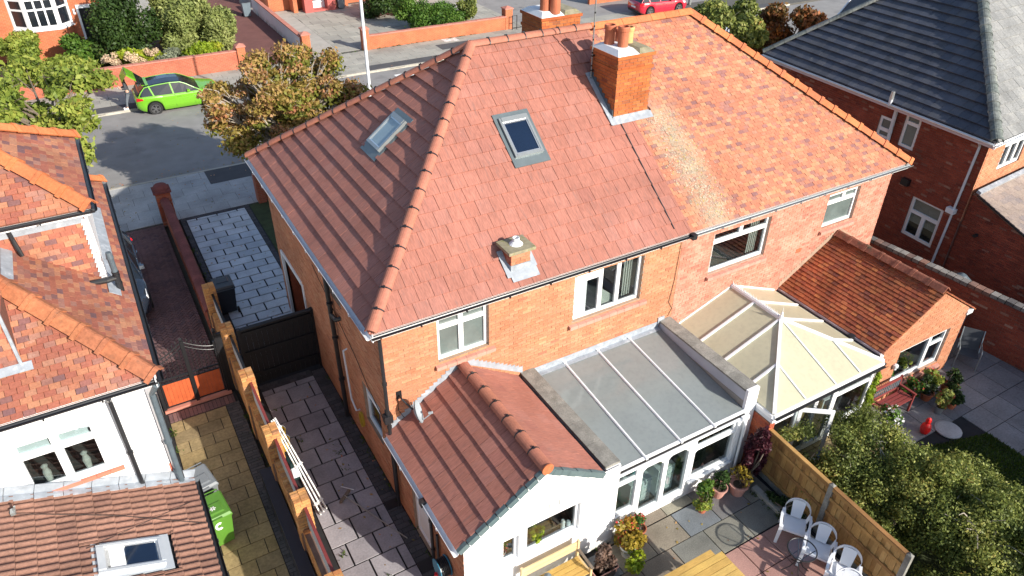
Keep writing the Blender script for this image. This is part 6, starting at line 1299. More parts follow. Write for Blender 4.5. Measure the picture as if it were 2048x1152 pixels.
# black timber gate across our side path
t = thing('timber_gate', 'black boarded timber gate closing our side path', 'gate', (-1, 5.55, 0))
for k in range(14): MB().box(-1.96+k*.137, -1.96+k*.137+.132, 5.56, 5.59, .04, 1.9+.004*(k % 2)).build('board', 'black_wood', t)
for z in (.35, 1.1, 1.75): MB().box(-1.96, -.06, 5.50, 5.56, z, z+.1).build('rail', 'black_wood', t)
mb = MB(); mb.box(-2.02, -1.94, 5.5, 5.62, 0, 1.98); mb.box(-.08, -.01, 5.5, 5.62, 0, 1.98); mb.box(-1.94, -.08, 5.49, 5.62, 1.91, 1.96); mb.build('gate_frame', 'black_wood', t)
# iron gates
t = thing('iron_gate', 'black iron double gate with red wooden lower panels beside the white house', 'gate', (-3.35, 5.7, 0))
for gi, (ga, gb) in enumerate(((-4.10, -3.38), (-3.32, -2.62))):
    lf = MB(); 
    for x in (ga, gb): lf.box(x-.02, x+.02, 5.68, 5.72, .08, 1.75 if (gi == 0) == (x == ga) else 2.0)
    for z in (.1, .85, .98): lf.box(ga, gb, 5.685, 5.715, z, z+.035)
    LFo = lf.build('gate_leaf', 'black_iron', t)
    top = lambda x: 1.62+.36*((x-ga)/(gb-ga) if gi == 0 else (gb-x)/(gb-ga))**1.6
    arc = MB(); arc.tube([(x, 5.70, top(x)) for x in np.linspace(ga, gb, 9)], .016, 6); arc.tube([(x, 5.70, top(x)-.12) for x in np.linspace(ga, gb, 9)], .012, 6); arc.build('top_rail', 'black_iron', LFo)
    for k in range(1, 7):
        x = ga+(gb-ga)*k/7; b_ = MB(); b_.tube([(x, 5.70, .98), (x, 5.70, top(x)+.09)], .009, 5); b_.lathe([(.004, 0), (.022, .03), (.002, .1)], (x, 5.70, top(x)+.08), 6); b_.build('railing_bar', 'black_iron', LFo)
    rg = MB()
    for k in range(5):
        x = ga+(gb-ga)*(k+.5)/5; rg.tube([(x+.05*math.cos(a), 5.70, .92+.05*math.sin(a)) for a in np.linspace(0, 2*PI, 10)], .008, 4)
    rg.build('ring_band', 'black_iron', LFo)
    for k in range(7): MB().box(ga+.03+k*(gb-ga-.06)/7, ga+.03+(k+1)*(gb-ga-.06)/7-.004, 5.69, 5.712, .13, .85).build('board', 'gate_wood', LFo)
for x in (-4.17, -3.35, -2.55):
    mb = MB(); mb.box(x-.04, x+.04, 5.65, 5.73, 0, 2.05 if x != -4.17 else 1.8); mb.lathe([(.0, 0), (.05, .04), (.05, .07), (.0, .11)], (x, 5.69, 2.04 if x != -4.17 else 1.8), 8, cap=False); mb.build('gate_post', 'black_iron', t)
MB().box(-2.56, -2.40, 5.66, 5.74, 0, 1.95).build('side_panel', 'black_wood', t)

# ================================================================== FENCE BETWEEN THE GARDENS
t = thing('panel_fence', 'new orange-brown feather-edge fence with grey concrete posts along the patio', 'fence', (7.75, -5.4, 0))
fp = [V(7.83, -3.55, 0), V(7.71, -5.47, 0), V(7.60, -7.40, 0)]
for p_ in fp:
    mb = MB(); mb.box(p_.x-.05, p_.x+.05, p_.y-.055, p_.y+.055, -.05, 1.50); mb.add([(p_.x-.05, p_.y-.055, 1.5), (p_.x+.05, p_.y-.055, 1.5), (p_.x+.05, p_.y+.055, 1.5), (p_.x-.05, p_.y+.055, 1.5), (p_.x, p_.y, 1.535)], [(0, 1, 4), (1, 2, 4), (2, 3, 4), (3, 0, 4)]); mb.build('post', 'terrace_stone', t)
for i in range(2):
    a, b_ = fp[i], fp[i+1]; d = (b_-a).normalized(); L = (b_-a).length; nrm = V(d.y, -d.x, 0); nrm = nrm if nrm.x < 0 else -nrm
    F_ = Frame(a+d*.06, d, Z3); L -= .12; sg = 1 if F_.n.x < 0 else -1
    n = 17
    for k in range(n):
        h0_, h1_ = sorted((-.012*sg, (.004+.020*(k % 2))*sg)); MB().fbox(F_, k*L/n+.002, (k+1)*L/n+.006, .16, 1.46, h0_, h1_).build('board', 'fence_wood', t)
    for z in (.22, .72, 1.12): h0_, h1_ = sorted((.012*sg, .055*sg)); MB().fbox(F_, 0, L, z, z+.075, h0_, h1_).build('rail', 'fence_wood', t)
    MB().fbox(F_, -.01, L+.01, 1.462, 1.495, -.045, .05).build('capping', 'fence_wood', t)
    h0_, h1_ = sorted((.012*sg, .05*sg)); MB().fbox(F_, 0, L, 1.38, 1.46, h0_, h1_).build('rail', 'fence_wood', t); MB().fbox(F_, 0, L, 0, .155, -.02, .025).build('gravel_board', 'terrace_stone', t)
# brick boundary wall by the slate-roofed house
t = thing('boundary_wall', 'dark red brick boundary wall with grey brick-on-edge coping below the slate-roofed house', 'wall', (17, -3, 0))
ba, bb_ = V(16.45, 4.0, 0), V(17.65, -8.5, 0); d = (bb_-ba).normalized(); L = (bb_-ba).length; Fb = Frame(ba, d, Z3); assert Fb.n.x < 0
mb = MB(); mb.fbox(Fb, 0, L, -.05, 1.68, -.22, 0); bw = mb.build('wall', 'mortar_dark', t); lay_bricks(bw, Fb, [(2, 0), (L, 0), (L, 1.68), (2, 1.68)], 'brick_dark', nmax=120)
ce = MB(); ce.add([(0, 0, -.235), (.098, 0, -.235), (.098, 0, .015), (0, 0, .015), (0, .11, -.235), (.098, .11, -.235), (.098, .11, .015), (0, .11, .015)], [(0, 1, 2, 3), (7, 6, 5, 4), (0, 4, 5, 1), (1, 5, 6, 2), (2, 6, 7, 3), (3, 7, 4, 0)], 0.)
ce = MB(); ce.add([(0, 0, -.235), (.192, 0, -.235), (.192, .11, -.235), (0, .11, -.235), (0, 0, .015), (.192, 0, .015), (.192, .11, .015), (0, .11, .015)], MB.HEX, 0.); me = ce.mesh('coping_block', 'cope_block')
k = 0
while k*.215 < L: link('coping_block', me, bw, mw=Fb.mat(k*.215, 1.684+random.uniform(0, .014), random.uniform(-.008, .008))); k += 1
# garage-side storage behind the wall
mb = MB(); mb.lathe([(.3, 0), (.32, .12), (.12, .3), (.02, .34)], (17.9, -1.8, 1.2), 16); mb.lathe([(.28, -1.2), (.3, 0)], (17.9, -1.8, 1.2), 16); tag(mb.build('kettle_barbecue', 'lead_dark'), 'dark rounded barbecue behind the brick boundary wall', 'barbecue')
# ================================================================== TREES AND SHRUBS
def tree(name, label, base, fork, blobs, n, size, leaf, group=None, bark='bark', r0=.14, seed=1, twigs=3, **k):
    t = thing(name, label, 'tree', base, group); mb = MB(); limbs(mb, base, fork, blobs, r0, .05, seed, twigs); mb.build('trunk', bark, t)
    foliage('crown', t, blobs, n, size, leaf, seed=seed, **k); return t
bl = blob_set((2.9, 18.5, 3.25), (3.2, 2.2, 1.7), 95, (.10, .21), 11, .9)
bl = [b for b in bl if b[0] > .15]+[(5.0, 18.9, 4.1, .55, .5, .45), (4.2, 19.2, 4.7, .5, .5, .4), (3.4, 18.6, 5.0, .45, .45, .4), (2.4, 18.8, 4.8, .5, .45, .4), (5.2, 18.4, 4.6, .4, .4, .4), (.5, 18.6, 2.9, .45, .4, .4), (1.0, 17.6, 2.2, .7, .6, .6), (5.7, 17.6, 3.3, .6, .6, .6)]
bl = [tuple(CAM[i]+.87*(b[i]-CAM[i]) for i in range(3))+tuple(.87*v for v in b[3:]) for b in bl]      # same crown, standing nearer, in the front garden
tree('street_tree', 'autumn tree with orange and yellow leaves beyond the new red roof', (2.1, 15.0, 0), (2.1, 14.9, 2.6), bl, 32000, .08, 'leaf_autumn', 'street trees', 'bark_pale', .15, 11, 9, shell=.2, flat=.1, droop=.8)
foliage('green_leaves', bpy.data.objects['street_tree'], [(b[0]+.1, b[1], b[2]-.18, b[3]*1.25, b[4]*1.25, b[5]) for b in bl if b[0] > 1.6 or b[2] < 4.3], 9000, .09, 'leaf_olive', seed=12, shell=.2, droop=.6)
bl = blob_set((-5.6, 20.9, 3.3), (2.3, 2.2, 1.5), 30, (.17, .30), 5, .9)+[(-3.8, 22.6, 3.9, .9, .9, .5), (-3.1, 22.2, 3.9, .6, .6, .4), (-4.8, 19.2, 2.4, .8, .8, .8), (-4.6, 24.2, 3.6, .8, .8, .5), (-5.6, 25.0, 3.8, 1.0, .9, .6)]
tree('street_tree', 'yellow-green street tree at the left edge above the tiled dormer', (-5.4, 20.2, 0), (-5.2, 20.9, 2.4), bl, 15000, .13, 'leaf_green', 'street trees', 'bark', .16, 5, 4, shell=.25, flat=.2)
bl = blob_set((25.9, 17.2, 3.6), (2.0, 1.8, 1.5), 22, (.24, .4), 7, .9)
tree('street_tree', 'olive green street tree beyond the old clay roof', (26, 17.4, 0), (26, 17.4, 1.8), bl, 15000, .13, 'leaf_bush', 'street trees', 'bark_pale', .14, 7, 3, shell=.4)
bl = blob_set((29.3, 15.7, 3.0), (2.6, 2.0, 1.7), 26, (.2, .36), 9, .9)
tree('street_tree', 'red and orange autumn street tree beside the slate roof', (29.2, 16, 0), (29.2, 16, 1.5), bl, 14000, .13, 'leaf_red', 'street trees', 'bark', .14, 9, 5, shell=.4)
G1 = 'shrubs in the front garden across the street'
shrub('holly_bush', 'tall dark green holly with red berries between the white bay and conifers', 'bush', (-1.2, 37.6, 2.1), (1.75, 1.5, 2.1), 17000, .11, 'leaf_dark', 16, seed=21, group=G1, shell=.6)
shrub('conifer', 'rounded pale yellow-green conifer right of the holly', 'conifer', (1.95, 37.4, 1.75), (1.0, 1.0, 1.7), 11000, .10, 'leaf_pale', 12, seed=22, group=G1, shell=.7, asp=2.2); shrub('conifer', 'larger pale yellow-green conifer beside the maroon drive', 'conifer', (4.0, 38.0, 1.8), (1.05, 1.1, 1.8), 12000, .10, 'leaf_pale', 13, seed=23, group=G1, shell=.7, asp=2.2)
shrub('conifer', 'pale conifer standing behind the two front conifers', 'conifer', (2.0, 40.4, 2.2), (1.2, 1.1, 2.2), 8000, .11, 'leaf_pale', 12, seed=29, group=G1, shell=.7, asp=2.2)
shrub('leafy_shrub', 'mid green leafy shrub below the white bay window', 'bush', (-3.5, 37.6, 1.0), (1.15, 1.0, .95), 8000, .12, 'leaf_hedge', 10, seed=24, group=G1)
t = shrub('hydrangea', 'hydrangea with big faded cream flower heads on the brick wall', 'bush', (-1.0, 35.0, .85), (1.5, .7, .6), 5500, .14, 'leaf_lime', 12, seed=25, group=G1)
bl = [(-2.5+2.9*random.random(), 34.4+1.1*random.random(), .85+.62*random.random(), .17, .17, .15) for _ in range(44)]; foliage('flower_heads', t, bl, 6500, .06, 'flower_cream', seed=3, asp=1.1, shell=.8)
shrub('lavender_bush', 'silvery green low shrub on the wall above the car roof', 'bush', (1.1, 34.8, .85), (1.0, .6, .45), 4200, .09, 'leaf_silver', 9, seed=26, group=G1); shrub('spotted_laurel', 'bright yellow-green shrub on the wall near the brick end pillar', 'bush', (2.9, 35.2, .8), (.95, .7, .5), 4200, .12, 'leaf_lime', 9, seed=27, group=G1)
shrub('yellow_shrub', 'yellow-green shrub at the left edge below the bay window', 'bush', (-6.6, 40.0, 1.2), (1.0, .8, 1.0), 6000, .12, 'leaf_green', 9, seed=28, group=G1); shrub('low_shrub', 'yellowing low shrub behind the brick wall left of the hydrangea', 'bush', (-4.6, 35.2, .8), (1.7, .8, .65), 7000, .12, 'leaf_green', 12, seed=30, group=G1)
G2 = 'hedges behind the orange front wall'
shrub('clipped_hedge', 'clipped bright green square hedge standing on the orange front wall', 'hedge', (19.0, 36.1, .8), (1.25, .9, .75), 9000, .09, 'leaf_hedge', 14, seed=31, group=G2, r=(.5, .7)); shrub('clipped_hedge', 'taller dark green hedge left of the square hedge', 'hedge', (16.7, 36.6, 1.0), (1.0, 1.0, 1.0), 8000, .09, 'leaf_hedge', 12, seed=32, group=G2, r=(.5, .7)); shrub('variegated_shrub', 'pale olive shrub right of the square hedge', 'bush', (20.6, 36.7, .9), (.8, .9, .9), 5000, .11, 'leaf_bush', 9, seed=33, group=G2)
shrub('dark_hedge', 'dark shaded hedge at the top edge behind the white lamp post', 'hedge', (16.3, 40.8, 1.0), (1.8, 1.4, 1.2), 7000, .11, 'leaf_dark', 10, seed=34, group=G2)
# big garden bush
bl = []
gg = random.Random(3)
for k in range(210):
    u = gg.random(); v = gg.uniform(-1, 1); top = .55+1.25*math.sqrt(max(0, 1-v*v))*(1-.25*abs(u-.5)*2*.6); cx = 8.95+1.7*u+v*1.15; cy = -4.2-5.2*u+gg.uniform(-.5, .5)+v*.35
    cz = top*gg.uniform(.55, 1.0)*(.85+.3*gg.random()); r_ = gg.uniform(.22, .48)
    bl.append((max(cx, 8.12), cy, cz, r_, r_, r_*.8))
for k in range(50):
    r_ = gg.uniform(.16, .3); bl.append((gg.uniform(8.05, 8.9), gg.uniform(-8.9, -5.2), gg.uniform(.3, 1.05), r_, r_, r_*.85))
bl += [(8.05, -3.85, 1.35, .22, .22, .2), (8.25, -3.95, 1.45, .25, .22, .2), (8.5, -4.05, 1.5, .3, .25, .25)]
t = thing('cotoneaster_bush', 'large sprawling olive green bush behind the new fence', 'bush', (9.5, -6.3, 0)); mb = MB()
for cx, cy in ((8.7, -4.8), (9.3, -6.2), (9.9, -7.6)): limbs(mb, (cx, cy, 0), (cx+.1, cy, .5), [b for b in bl if abs(b[0]-cx)+abs(b[1]-cy) < 1.6][:11], .07, .035, 4, 3)
mb.build('stem', 'bark_pale', t); foliage('foliage', t, bl, 185000, .037, 'leaf_bush', seed=41, shell=.05, asp=1.5, flat=.25)
shrub('red_maple', 'dark maroon maple climbing the corner beside the sunroom', 'bush', (7.36, -3.72, .95), (.32, .28, .85), 5200, .05, 'leaf_maroon', 12, seed=42, r=(.3, .5), shell=.4)
shrub('dark_shrub', 'low dark green plant against the foot of the fence', 'bush', (7.42, -4.75, .15), (.26, .55, .22), 4000, .03, 'leaf_dark', 8, seed=43)
# unseen conifers added beyond the frame to shade the right-hand patio
for i, (x, y) in enumerate(((19.2, -7.4), (18.6, -9.3), (17.7, -11.2), (16.5, -13.0))):
    shrub('tall_conifer', ['dense conifer beyond the boundary wall nearest the lean-to', 'dense conifer second along the boundary wall', 'dense conifer third along the boundary wall', 'dense conifer at the foot of the right-hand garden'][i], 'conifer', (x, y, (1.45, 1.8, 2.05, 2.35)[i]), (1.2, 1.2, (1.2, 1.5, 1.75, 2.0)[i]), 10000, .16, 'leaf_dark', 20, seed=50+i, group='conifers screening the right-hand garden', shell=.6)

# ================================================================== CARS
def car(name, label, loc, rz, roll=0., L=4.2, Wd=1.8, Hh=1.5, paint='car_green', roofm=None, tailgate_open=False, wheels=(-1.30, 1.29), R=.335, sus=0., wagon=0., group=None, scale=1.):
    t = thing(name, label, 'car', loc, group, (roll, 0, rz)); K = dict(world=False); hw = Wd/2; x0, x1 = -L/2, L/2; xr, xf = wheels
    xs = sorted(set(np.round(np.concatenate([np.linspace(x0, x1, 34), np.linspace(xr-.42, xr+.42, 19), np.linspace(xf-.42, xf+.42, 19)]), 4)))
    def ease(x, pts):
        for (a, ya), (b, yb) in zip(pts, pts[1:]):
            if a <= x <= b: u = (x-a)/(b-a); u = u*u*(3-2*u); return ya+(yb-ya)*u
        return pts[-1][1] if x > pts[-1][0] else pts[0][1]
    hood0 = x1-1.15
    width = lambda x: hw*ease(x, [(x0, .80), (x0+.28, .965), (x0+.9, 1.), (x1-.9, 1.), (x1-.35, .95), (x1, .70)])
    belt = lambda x: ease(x, [(x0, .90), (x0+.25, .99), (0, .95), (hood0, .94), (x1-.35, .84), (x1-.08, .70), (x1, .55)])*Hh/1.5
    low = lambda x: ease(x, [(x0, .42), (x0+.2, .27), (x0+.5, .20), (x1-.5, .20), (x1-.15, .24), (x1, .36)])
    secs = []
    for x in xs:
        z0 = low(x)
        for c in (xr, xf):
            if abs(x-c) < R+.055: z0 = max(z0, R+math.sqrt(max(0, (R+.055)**2-(x-c)**2)))
        w_, b_ = width(x), belt(x); z0 = min(z0, b_-.12)
        half = [(w_*.93, z0), (w_*.985, z0+.03), (w_, z0+(b_-z0)*.35), (w_*.992, z0+(b_-z0)*.62), (w_*.97, z0+(b_-z0)*.86), (w_*.925, b_), (w_*.78, b_+.022), (w_*.4, b_+.042), (0, b_+.048)]
        secs.append([(x, y, z) for y, z in half]+[(x, -y, z) for y, z in half[-2::-1]])
    n = len(secs[0]); b = MB()
    vs = [p for s in secs for p in s]; fs = [(i*n+j, (i+1)*n+j, (i+1)*n+j+1, i*n+j+1) for i in range(len(secs)-1) for j in range(n-1)]
    fs += [tuple(range(n)), tuple(range((len(secs)-1)*n, len(secs)*n))[::-1]]; b.add(vs, fs); b.build('body', paint, t, smooth=True, **K)
    u = MB(); u.box(x0+.25, x1-.25, -hw*.80, hw*.80, .19, .62); u.build('underbody', 'car_trim', t, **K)
    # greenhouse
    gx = [(x0+.16, .98, 0), (x0+.30, 1.22, .6), (x0+.52+.1*0, 1.42, .93), (x0+1.0, 1.475, 1), (x0+1.7, 1.50, 1), (x0+2.2, 1.46, 1), (hood0-.62, 1.36, .85), (hood0-.25, 1.13, .4), (hood0+.02, .96, 0)]
    roofv, sidev = MB(), MB(); G_ = []
    for x, z, _ in gx:
        z *= Hh/1.5; wb_ = width(x)*.925; wt = wb_-.22*min(1, (z-belt(x))/.5) if z > belt(x) else wb_
        G_.append(((x, wb_, belt(x)-.01), (x, wt, max(z-.05, belt(x))), (x, wt-.09, max(z, belt(x)+.01)), (x, 0, max(z+.025, belt(x)+.03))))
    m = len(gx)
    for i in range(m-1):
        for sg in (1, -1):
            P = lambda k, j: (G_[k][j][0], G_[k][j][1]*sg, G_[k][j][2])
            sidev.add([P(i, 0), P(i+1, 0), P(i+1, 1), P(i, 1)], [(0, 1, 2, 3) if sg < 0 else (3, 2, 1, 0)])
            tgt = roofv if 2 <= i <= 4 else sidev
            tgt.add([P(i, 1), P(i+1, 1), P(i+1, 2), P(i, 2), P(i+1, 3), P(i, 3)], [(0, 1, 2, 3) if sg < 0 else (3, 2, 1, 0), (3, 2, 4, 5) if sg < 0 else (5, 4, 2, 3)])
    sidev.build('windows', 'car_glass', t, **K); roofv.build('roof', roofm or paint, t, smooth=False, **K)
    pl = MB()
    for sg in (1, -1):
        rail = [V(G_[k][1][0], G_[k][1][1]*sg+.012*sg, G_[k][1][2]+.01) for k in range(m)]; pl.tube(rail, .028, 6); base = [V(G_[k][0][0], G_[k][0][1]*sg+.006*sg, G_[k][0][2]) for k in range(m)]; pl.tube(base, .018, 6)
        for xa, xb in ((x0+1.78, x0+1.72), (x0+.86, x0+.72)):
            ka = V(xa, (width(xa)*.925)*sg+.006*sg, belt(xa)); z_ = 1.44*Hh/1.5; pl.bar(ka, V(xb, (width(xb)*.925-.21)*sg, z_), .07, .02, (0, sg, .3))
    pl.build('pillars', paint, t, **K)
    for sg in (1, -1):
        dl = MB()
        for xa in (x0+.92, x0+1.80, x0+2.72): dl.bar((xa, width(xa)*sg*1.001, .34), (xa+.02, width(xa)*sg*.955, belt(xa)-.03), .010, .012, (0, 1, 0))
        dl.build('door_gap', 'car_trim', t, **K)
        for xa in (x0+1.15, x0+2.02): h = MB(); h.bar((xa-.09, (width(xa)*.985+.01)*sg, belt(xa)-.15), (xa+.09, (width(xa)*.985+.01)*sg, belt(xa)-.145), .03, .03); h.build('door_handle', paint, t, **K)
        mr = MB(); mr.hexa([(hood0-.62, sg*(hw*.93), .98), (hood0-.46, sg*(hw*.93), .98), (hood0-.46, sg*(hw*1.09), .99), (hood0-.62, sg*(hw*1.09), .99), (hood0-.62, sg*(hw*.93), 1.09), (hood0-.50, sg*(hw*.93), 1.09), (hood0-.50, sg*(hw*1.08), 1.08), (hood0-.62, sg*(hw*1.08), 1.08)]); mr.build('wing_mirror', paint, t, **K)
        tl_ = MB(); tl_.hexa([(x0-.005, sg*hw*.50, .80), (x0+.03, sg*hw*.84, .78), (x0+.34, sg*hw*.985, .84), (x0+.3, sg*hw*.6, .84), (x0+.03, sg*hw*.50, .94), (x0+.06, sg*hw*.84, .93), (x0+.33, sg*hw*.97, .92), (x0+.3, sg*hw*.6, .94)]); tl_.build('tail_light', 'tail_red', t, **K)
        hl = MB(); hl.hexa([(x1-.10, sg*hw*.52, .62), (x1-.34, sg*hw*.93, .66), (x1-.62, sg*hw*.955, .76), (x1-.4, sg*hw*.5, .72), (x1-.12, sg*hw*.52, .71), (x1-.33, sg*hw*.92, .79), (x1-.60, sg*hw*.92, .86), (x1-.4, sg*hw*.5, .82)]); hl.build('headlight', 'lamp_clear', t, **K)
        for c in (xr, xf):
            y_ = sg*(hw-.10); w_ = MB(); w_.lathe([(R*.64, -.1), (R*.93, -.105), (R, -.07), (R, .07), (R*.93, .105), (R*.64, .1)], (0, 0, 0), 28, cap=False); me = w_.mesh('wheel', 'tyre'); o = link('wheel', me, t, mw=Matrix.Translation((c, y_, R)) @ Matrix.Rotation(PI/2, 4, 'X'), world=False)
            rm = MB(); rm.lathe([(R*.66, .085), (R*.60, .09), (R*.58, .05), (.01, .02)], (0, 0, 0), 24, cap=False)
            rm_o = rm.mesh('rim', 'car_trim'); link('rim', rm_o, o, world=False)
            sp = MB(); zz = .09*(-sg)
            for k in range(10):
                a = 2*PI*(k//2)/5+(.18 if k % 2 else -.18); sp.bar((0, 0, zz), (R*.62*math.cos(a), R*.62*math.sin(a), zz), .035, .02)
            sp.lathe([(R*.64, zz-.01), (R*.66, zz+.01), (R*.60, zz+.012), (R*.58, zz-.01)], (0, 0, 0), 24, cap=False); sp.lathe([(.06, zz-.01), (.06, zz+.015)], (0, 0, 0), 12); link('spokes', sp.mesh('spokes', 'rim_grey'), o, world=False)
    np_ = MB(); np_.box(x0-.012, x0+.02, -.26, .26, .58, .69); np_.build('number_plate', 'bin_mark', t, **K); gr = MB(); gr.hexa([(x1-.02, -.5, .34), (x1-.02, .5, .34), (x1+.0, .5, .34), (x1+.0, -.5, .34), (x1-.06, -.55, .58), (x1-.06, .55, .58), (x1-.0, .55, .56), (x1-.0, -.55, .56)]); gr.build('grille', 'car_trim', t, **K)
    bp = MB(); bp.box(x0+.0, x0+.12, -hw*.7, hw*.7, .30, .48); bp.build('rear_bumper_trim', 'car_trim', t, **K)
    if tailgate_open:
        z_ = 1.43*Hh/1.5; hg = V(x0+.62, 0, z_); dr_ = V(-.70, 0, .62).normalized(); nn = V(.62, 0, .70).normalized(); tg = MB(); wv = V(0, 1, 0)
        def quad_plate(s0, s1, w0_, w1_, off, th): p0_, p1_ = hg+dr_*s0+nn*off, hg+dr_*s1+nn*off; return [p0_-wv*w0_, p0_+wv*w0_, p1_+wv*w1_, p1_-wv*w1_, p0_-wv*w0_+nn*th, p0_+wv*w0_+nn*th, p1_+wv*w1_+nn*th, p1_-wv*w1_+nn*th]
        tg.hexa(quad_plate(.52, 1.0, .62, .58, 0, .06)); d2 = V(-.25, 0, -.35)
        e0 = hg+dr_*1.0; tg.hexa([e0-wv*.58, e0+wv*.58, e0+d2+wv*.5, e0+d2-wv*.5, e0-wv*.58+nn*.06, e0+wv*.58+nn*.06, e0+d2+wv*.5+nn*.05, e0+d2-wv*.5+nn*.05]); go = tg.build('tailgate', paint, t, **K)
        gs = MB(); gs.hexa(quad_plate(.04, .52, .55, .62, .01, .035)); gs.build('pane', 'car_glass', go, **K)
        st = MB()
        for s in (-.58, .58): st.tube([hg+dr_*.55+wv*s, V(x0+.30, s, 1.02)], .014, 6)
        st.build('gas_strut', 'car_trim', go, **K)
        bt = MB(); bt.hexa([(x0-.004, -.52, .74), (x0+.62, -.52, .74), (x0+.62, .52, .74), (x0-.004, .52, .74), (x0+.1, -.56, 1.02), (x0+.62, -.5, 1.34), (x0+.62, .5, 1.34), (x0+.1, .56, 1.02)]); bt.build('boot_opening', 'car_trim', t, **K)
        sp = MB(); sp.hexa([V(x0+.45, -.55, z_+.03), V(x0+.75, -.55, z_+.04), V(x0+.75, .55, z_+.04), V(x0+.45, .55, z_+.03), V(x0+.45, -.55, z_+.06), V(x0+.75, -.55, z_+.06), V(x0+.75, .55, z_+.06), V(x0+.45, .55, z_+.06)]); sp.build('spoiler', paint, t, **K)
    return t
GREEN = car('parked_car', 'bright green hatchback with black roof and raised tailgate', (.38, 29.62, -.10), 0, math.atan(.1/1.55), paint='car_green', roofm='car_black', tailgate_open=True, group='parked cars')
car('parked_car', 'magenta red hatchback at the top edge beyond the ridge', (34.6, 32.7, -.02), -.05, 0, 4.4, 1.8, 1.5, 'car_red', group='parked cars')
car('parked_car', 'black car on the herringbone drive half hidden by the tiled eaves', (-4.60, 12.2, 0), -PI/2, 0, 4.3, 1.8, 1.5, 'car_black', group='parked cars')
car('parked_car', 'pale car glimpsed through the olive street tree', (33.2, 23.0, -.1), 0, 0, 4.3, 1.8, 1.5, 'car_white', group='parked cars')

# ================================================================== PERSON AT THE OPEN BOOT
def skin(name, joints, edges, m, parent, root=0, sub=2, smooth=True):
    me = bpy.data.meshes.new(name); me.from_pydata([j[:3] for j in joints], edges, []); o = bpy.data.objects.new(name, me); COL.objects.link(o)
    md = o.modifiers.new('skin', 'SKIN'); sv = me.skin_vertices[0].data
    for i, j in enumerate(joints): sv[i].radius = (j[3], j[4] if len(j) > 4 else j[3]); sv[i].use_root = (i == root)
    md.use_smooth_shade = smooth; sb = o.modifiers.new('sub', 'SUBSURF'); sb.levels = sub; sb.render_levels = sub
    dg = bpy.context.evaluated_depsgraph_get(); ev = o.evaluated_get(dg); nm = bpy.data.meshes.new_from_object(ev); bpy.data.objects.remove(o)
    nm.materials.clear(); nm.materials.append(MAT[m]); nm.polygons.foreach_set('use_smooth', [True]*len(nm.polygons)); return link(name, nm, parent, world=False)
def chain(js, es, start, pts):
    k = start
    for p in pts: js.append(p); es.append((k, len(js)-1)); k = len(js)-1
    return k
# local frame: the woman faces -X (away from the car), leaning back against the boot edge
P_ = thing('person', 'woman with long brown hair in dark jacket leaning on the green car holding a phone', 'person', (-2.02, 29.92, .0))
js = [(.10, 0, .86, .125, .10)]; es = []
ch_ = chain(js, es, 0, [(.08, 0, 1.02, .115, .09), (.06, 0, 1.20, .13, .095), (.05, 0, 1.34, .125, .08)]); nk = chain(js, es, ch_, [(.03, 0, 1.43, .05), (.01, 0, 1.49, .05)]); hd_ = chain(js, es, nk, [(-.015, 0, 1.56, .085, .072), (-.01, 0, 1.66, .07, .062)])
for s in (-1, 1):
    k = chain(js, es, 0, [(.08, s*.095, .80, .085), (-.05, s*.10, .44, .058), (-.10, s*.105, .09, .04), (-.20, s*.11, .04, .035)])
    e = chain(js, es, ch_, [(.05, s*.17, 1.33, .055), (.03, s*.22, 1.08, .042), (-.16, s*.13, 1.06, .034), (-.23, s*.06, 1.12, .026)])
    for f in range(5):                                            # fingers closing on the phone
        o_ = (f-1.5)*.016; L_ = (.05, .06, .065, .058, .045)[f]
        if f < 4: chain(js, es, e, [(-.255, s*(.055)+0, 1.125+o_, .0085), (-.255-L_*.4, s*.025, 1.13+o_, .0075)])
        else: chain(js, es, e, [(-.235, s*.04, 1.165, .009), (-.245, s*.015, 1.18, .008)])
skin('body', js, es, 'skin', P_)
js = [(.10, 0, .88, .145, .115)]; es = []
c1_ = chain(js, es, 0, [(.08, 0, 1.03, .135, .11), (.06, 0, 1.20, .15, .115), (.05, 0, 1.36, .13, .095)])
for s in (-1, 1): chain(js, es, c1_, [(.05, s*.18, 1.335, .072), (.03, s*.228, 1.08, .058), (-.13, s*.145, 1.06, .047)])
skin('jacket', js, es, 'jacket', P_)
js = [(.10, 0, .85, .14, .115)]; es = []
for s in (-1, 1): chain(js, es, 0, [(.08, s*.095, .78, .10), (-.05, s*.10, .44, .075), (-.095, s*.105, .13, .062)])
skin('jeans', js, es, 'denim', P_)
js = [(.02, 0, 1.69, .075, .07)]; es = []; chain(js, es, 0, [(.055, 0, 1.60, .09, .07), (.075, 0, 1.46, .10, .055), (.06, .02, 1.30, .085, .04)])
h_ = chain(js, es, 0, [(.0, .075, 1.6, .04), (-.01, .10, 1.45, .04), (-.03, .10, 1.27, .03)]); chain(js, es, 0, [(.0, -.075, 1.6, .04), (-.01, -.10, 1.45, .04), (-.03, -.10, 1.27, .03)])
skin('hair', js, es, 'hair_brown', P_)
for s in (-1, 1):
    b = MB(); b.hexa([(-.30, s*.11-.042, 0), (-.06, s*.11-.04, 0), (-.06, s*.11+.04, 0), (-.30, s*.11+.042, 0), (-.27, s*.11-.03, .06), (-.07, s*.11-.035, .10), (-.07, s*.11+.035, .10), (-.27, s*.11+.03, .06)]); b.build('shoe', 'shoe', P_, world=False)
fc = MB()
for s in (-1, 1): fc.lathe([(.0, 0), (.011, .004), (.0, .008)], (-.088, s*.03, 1.605), 8, cap=False)
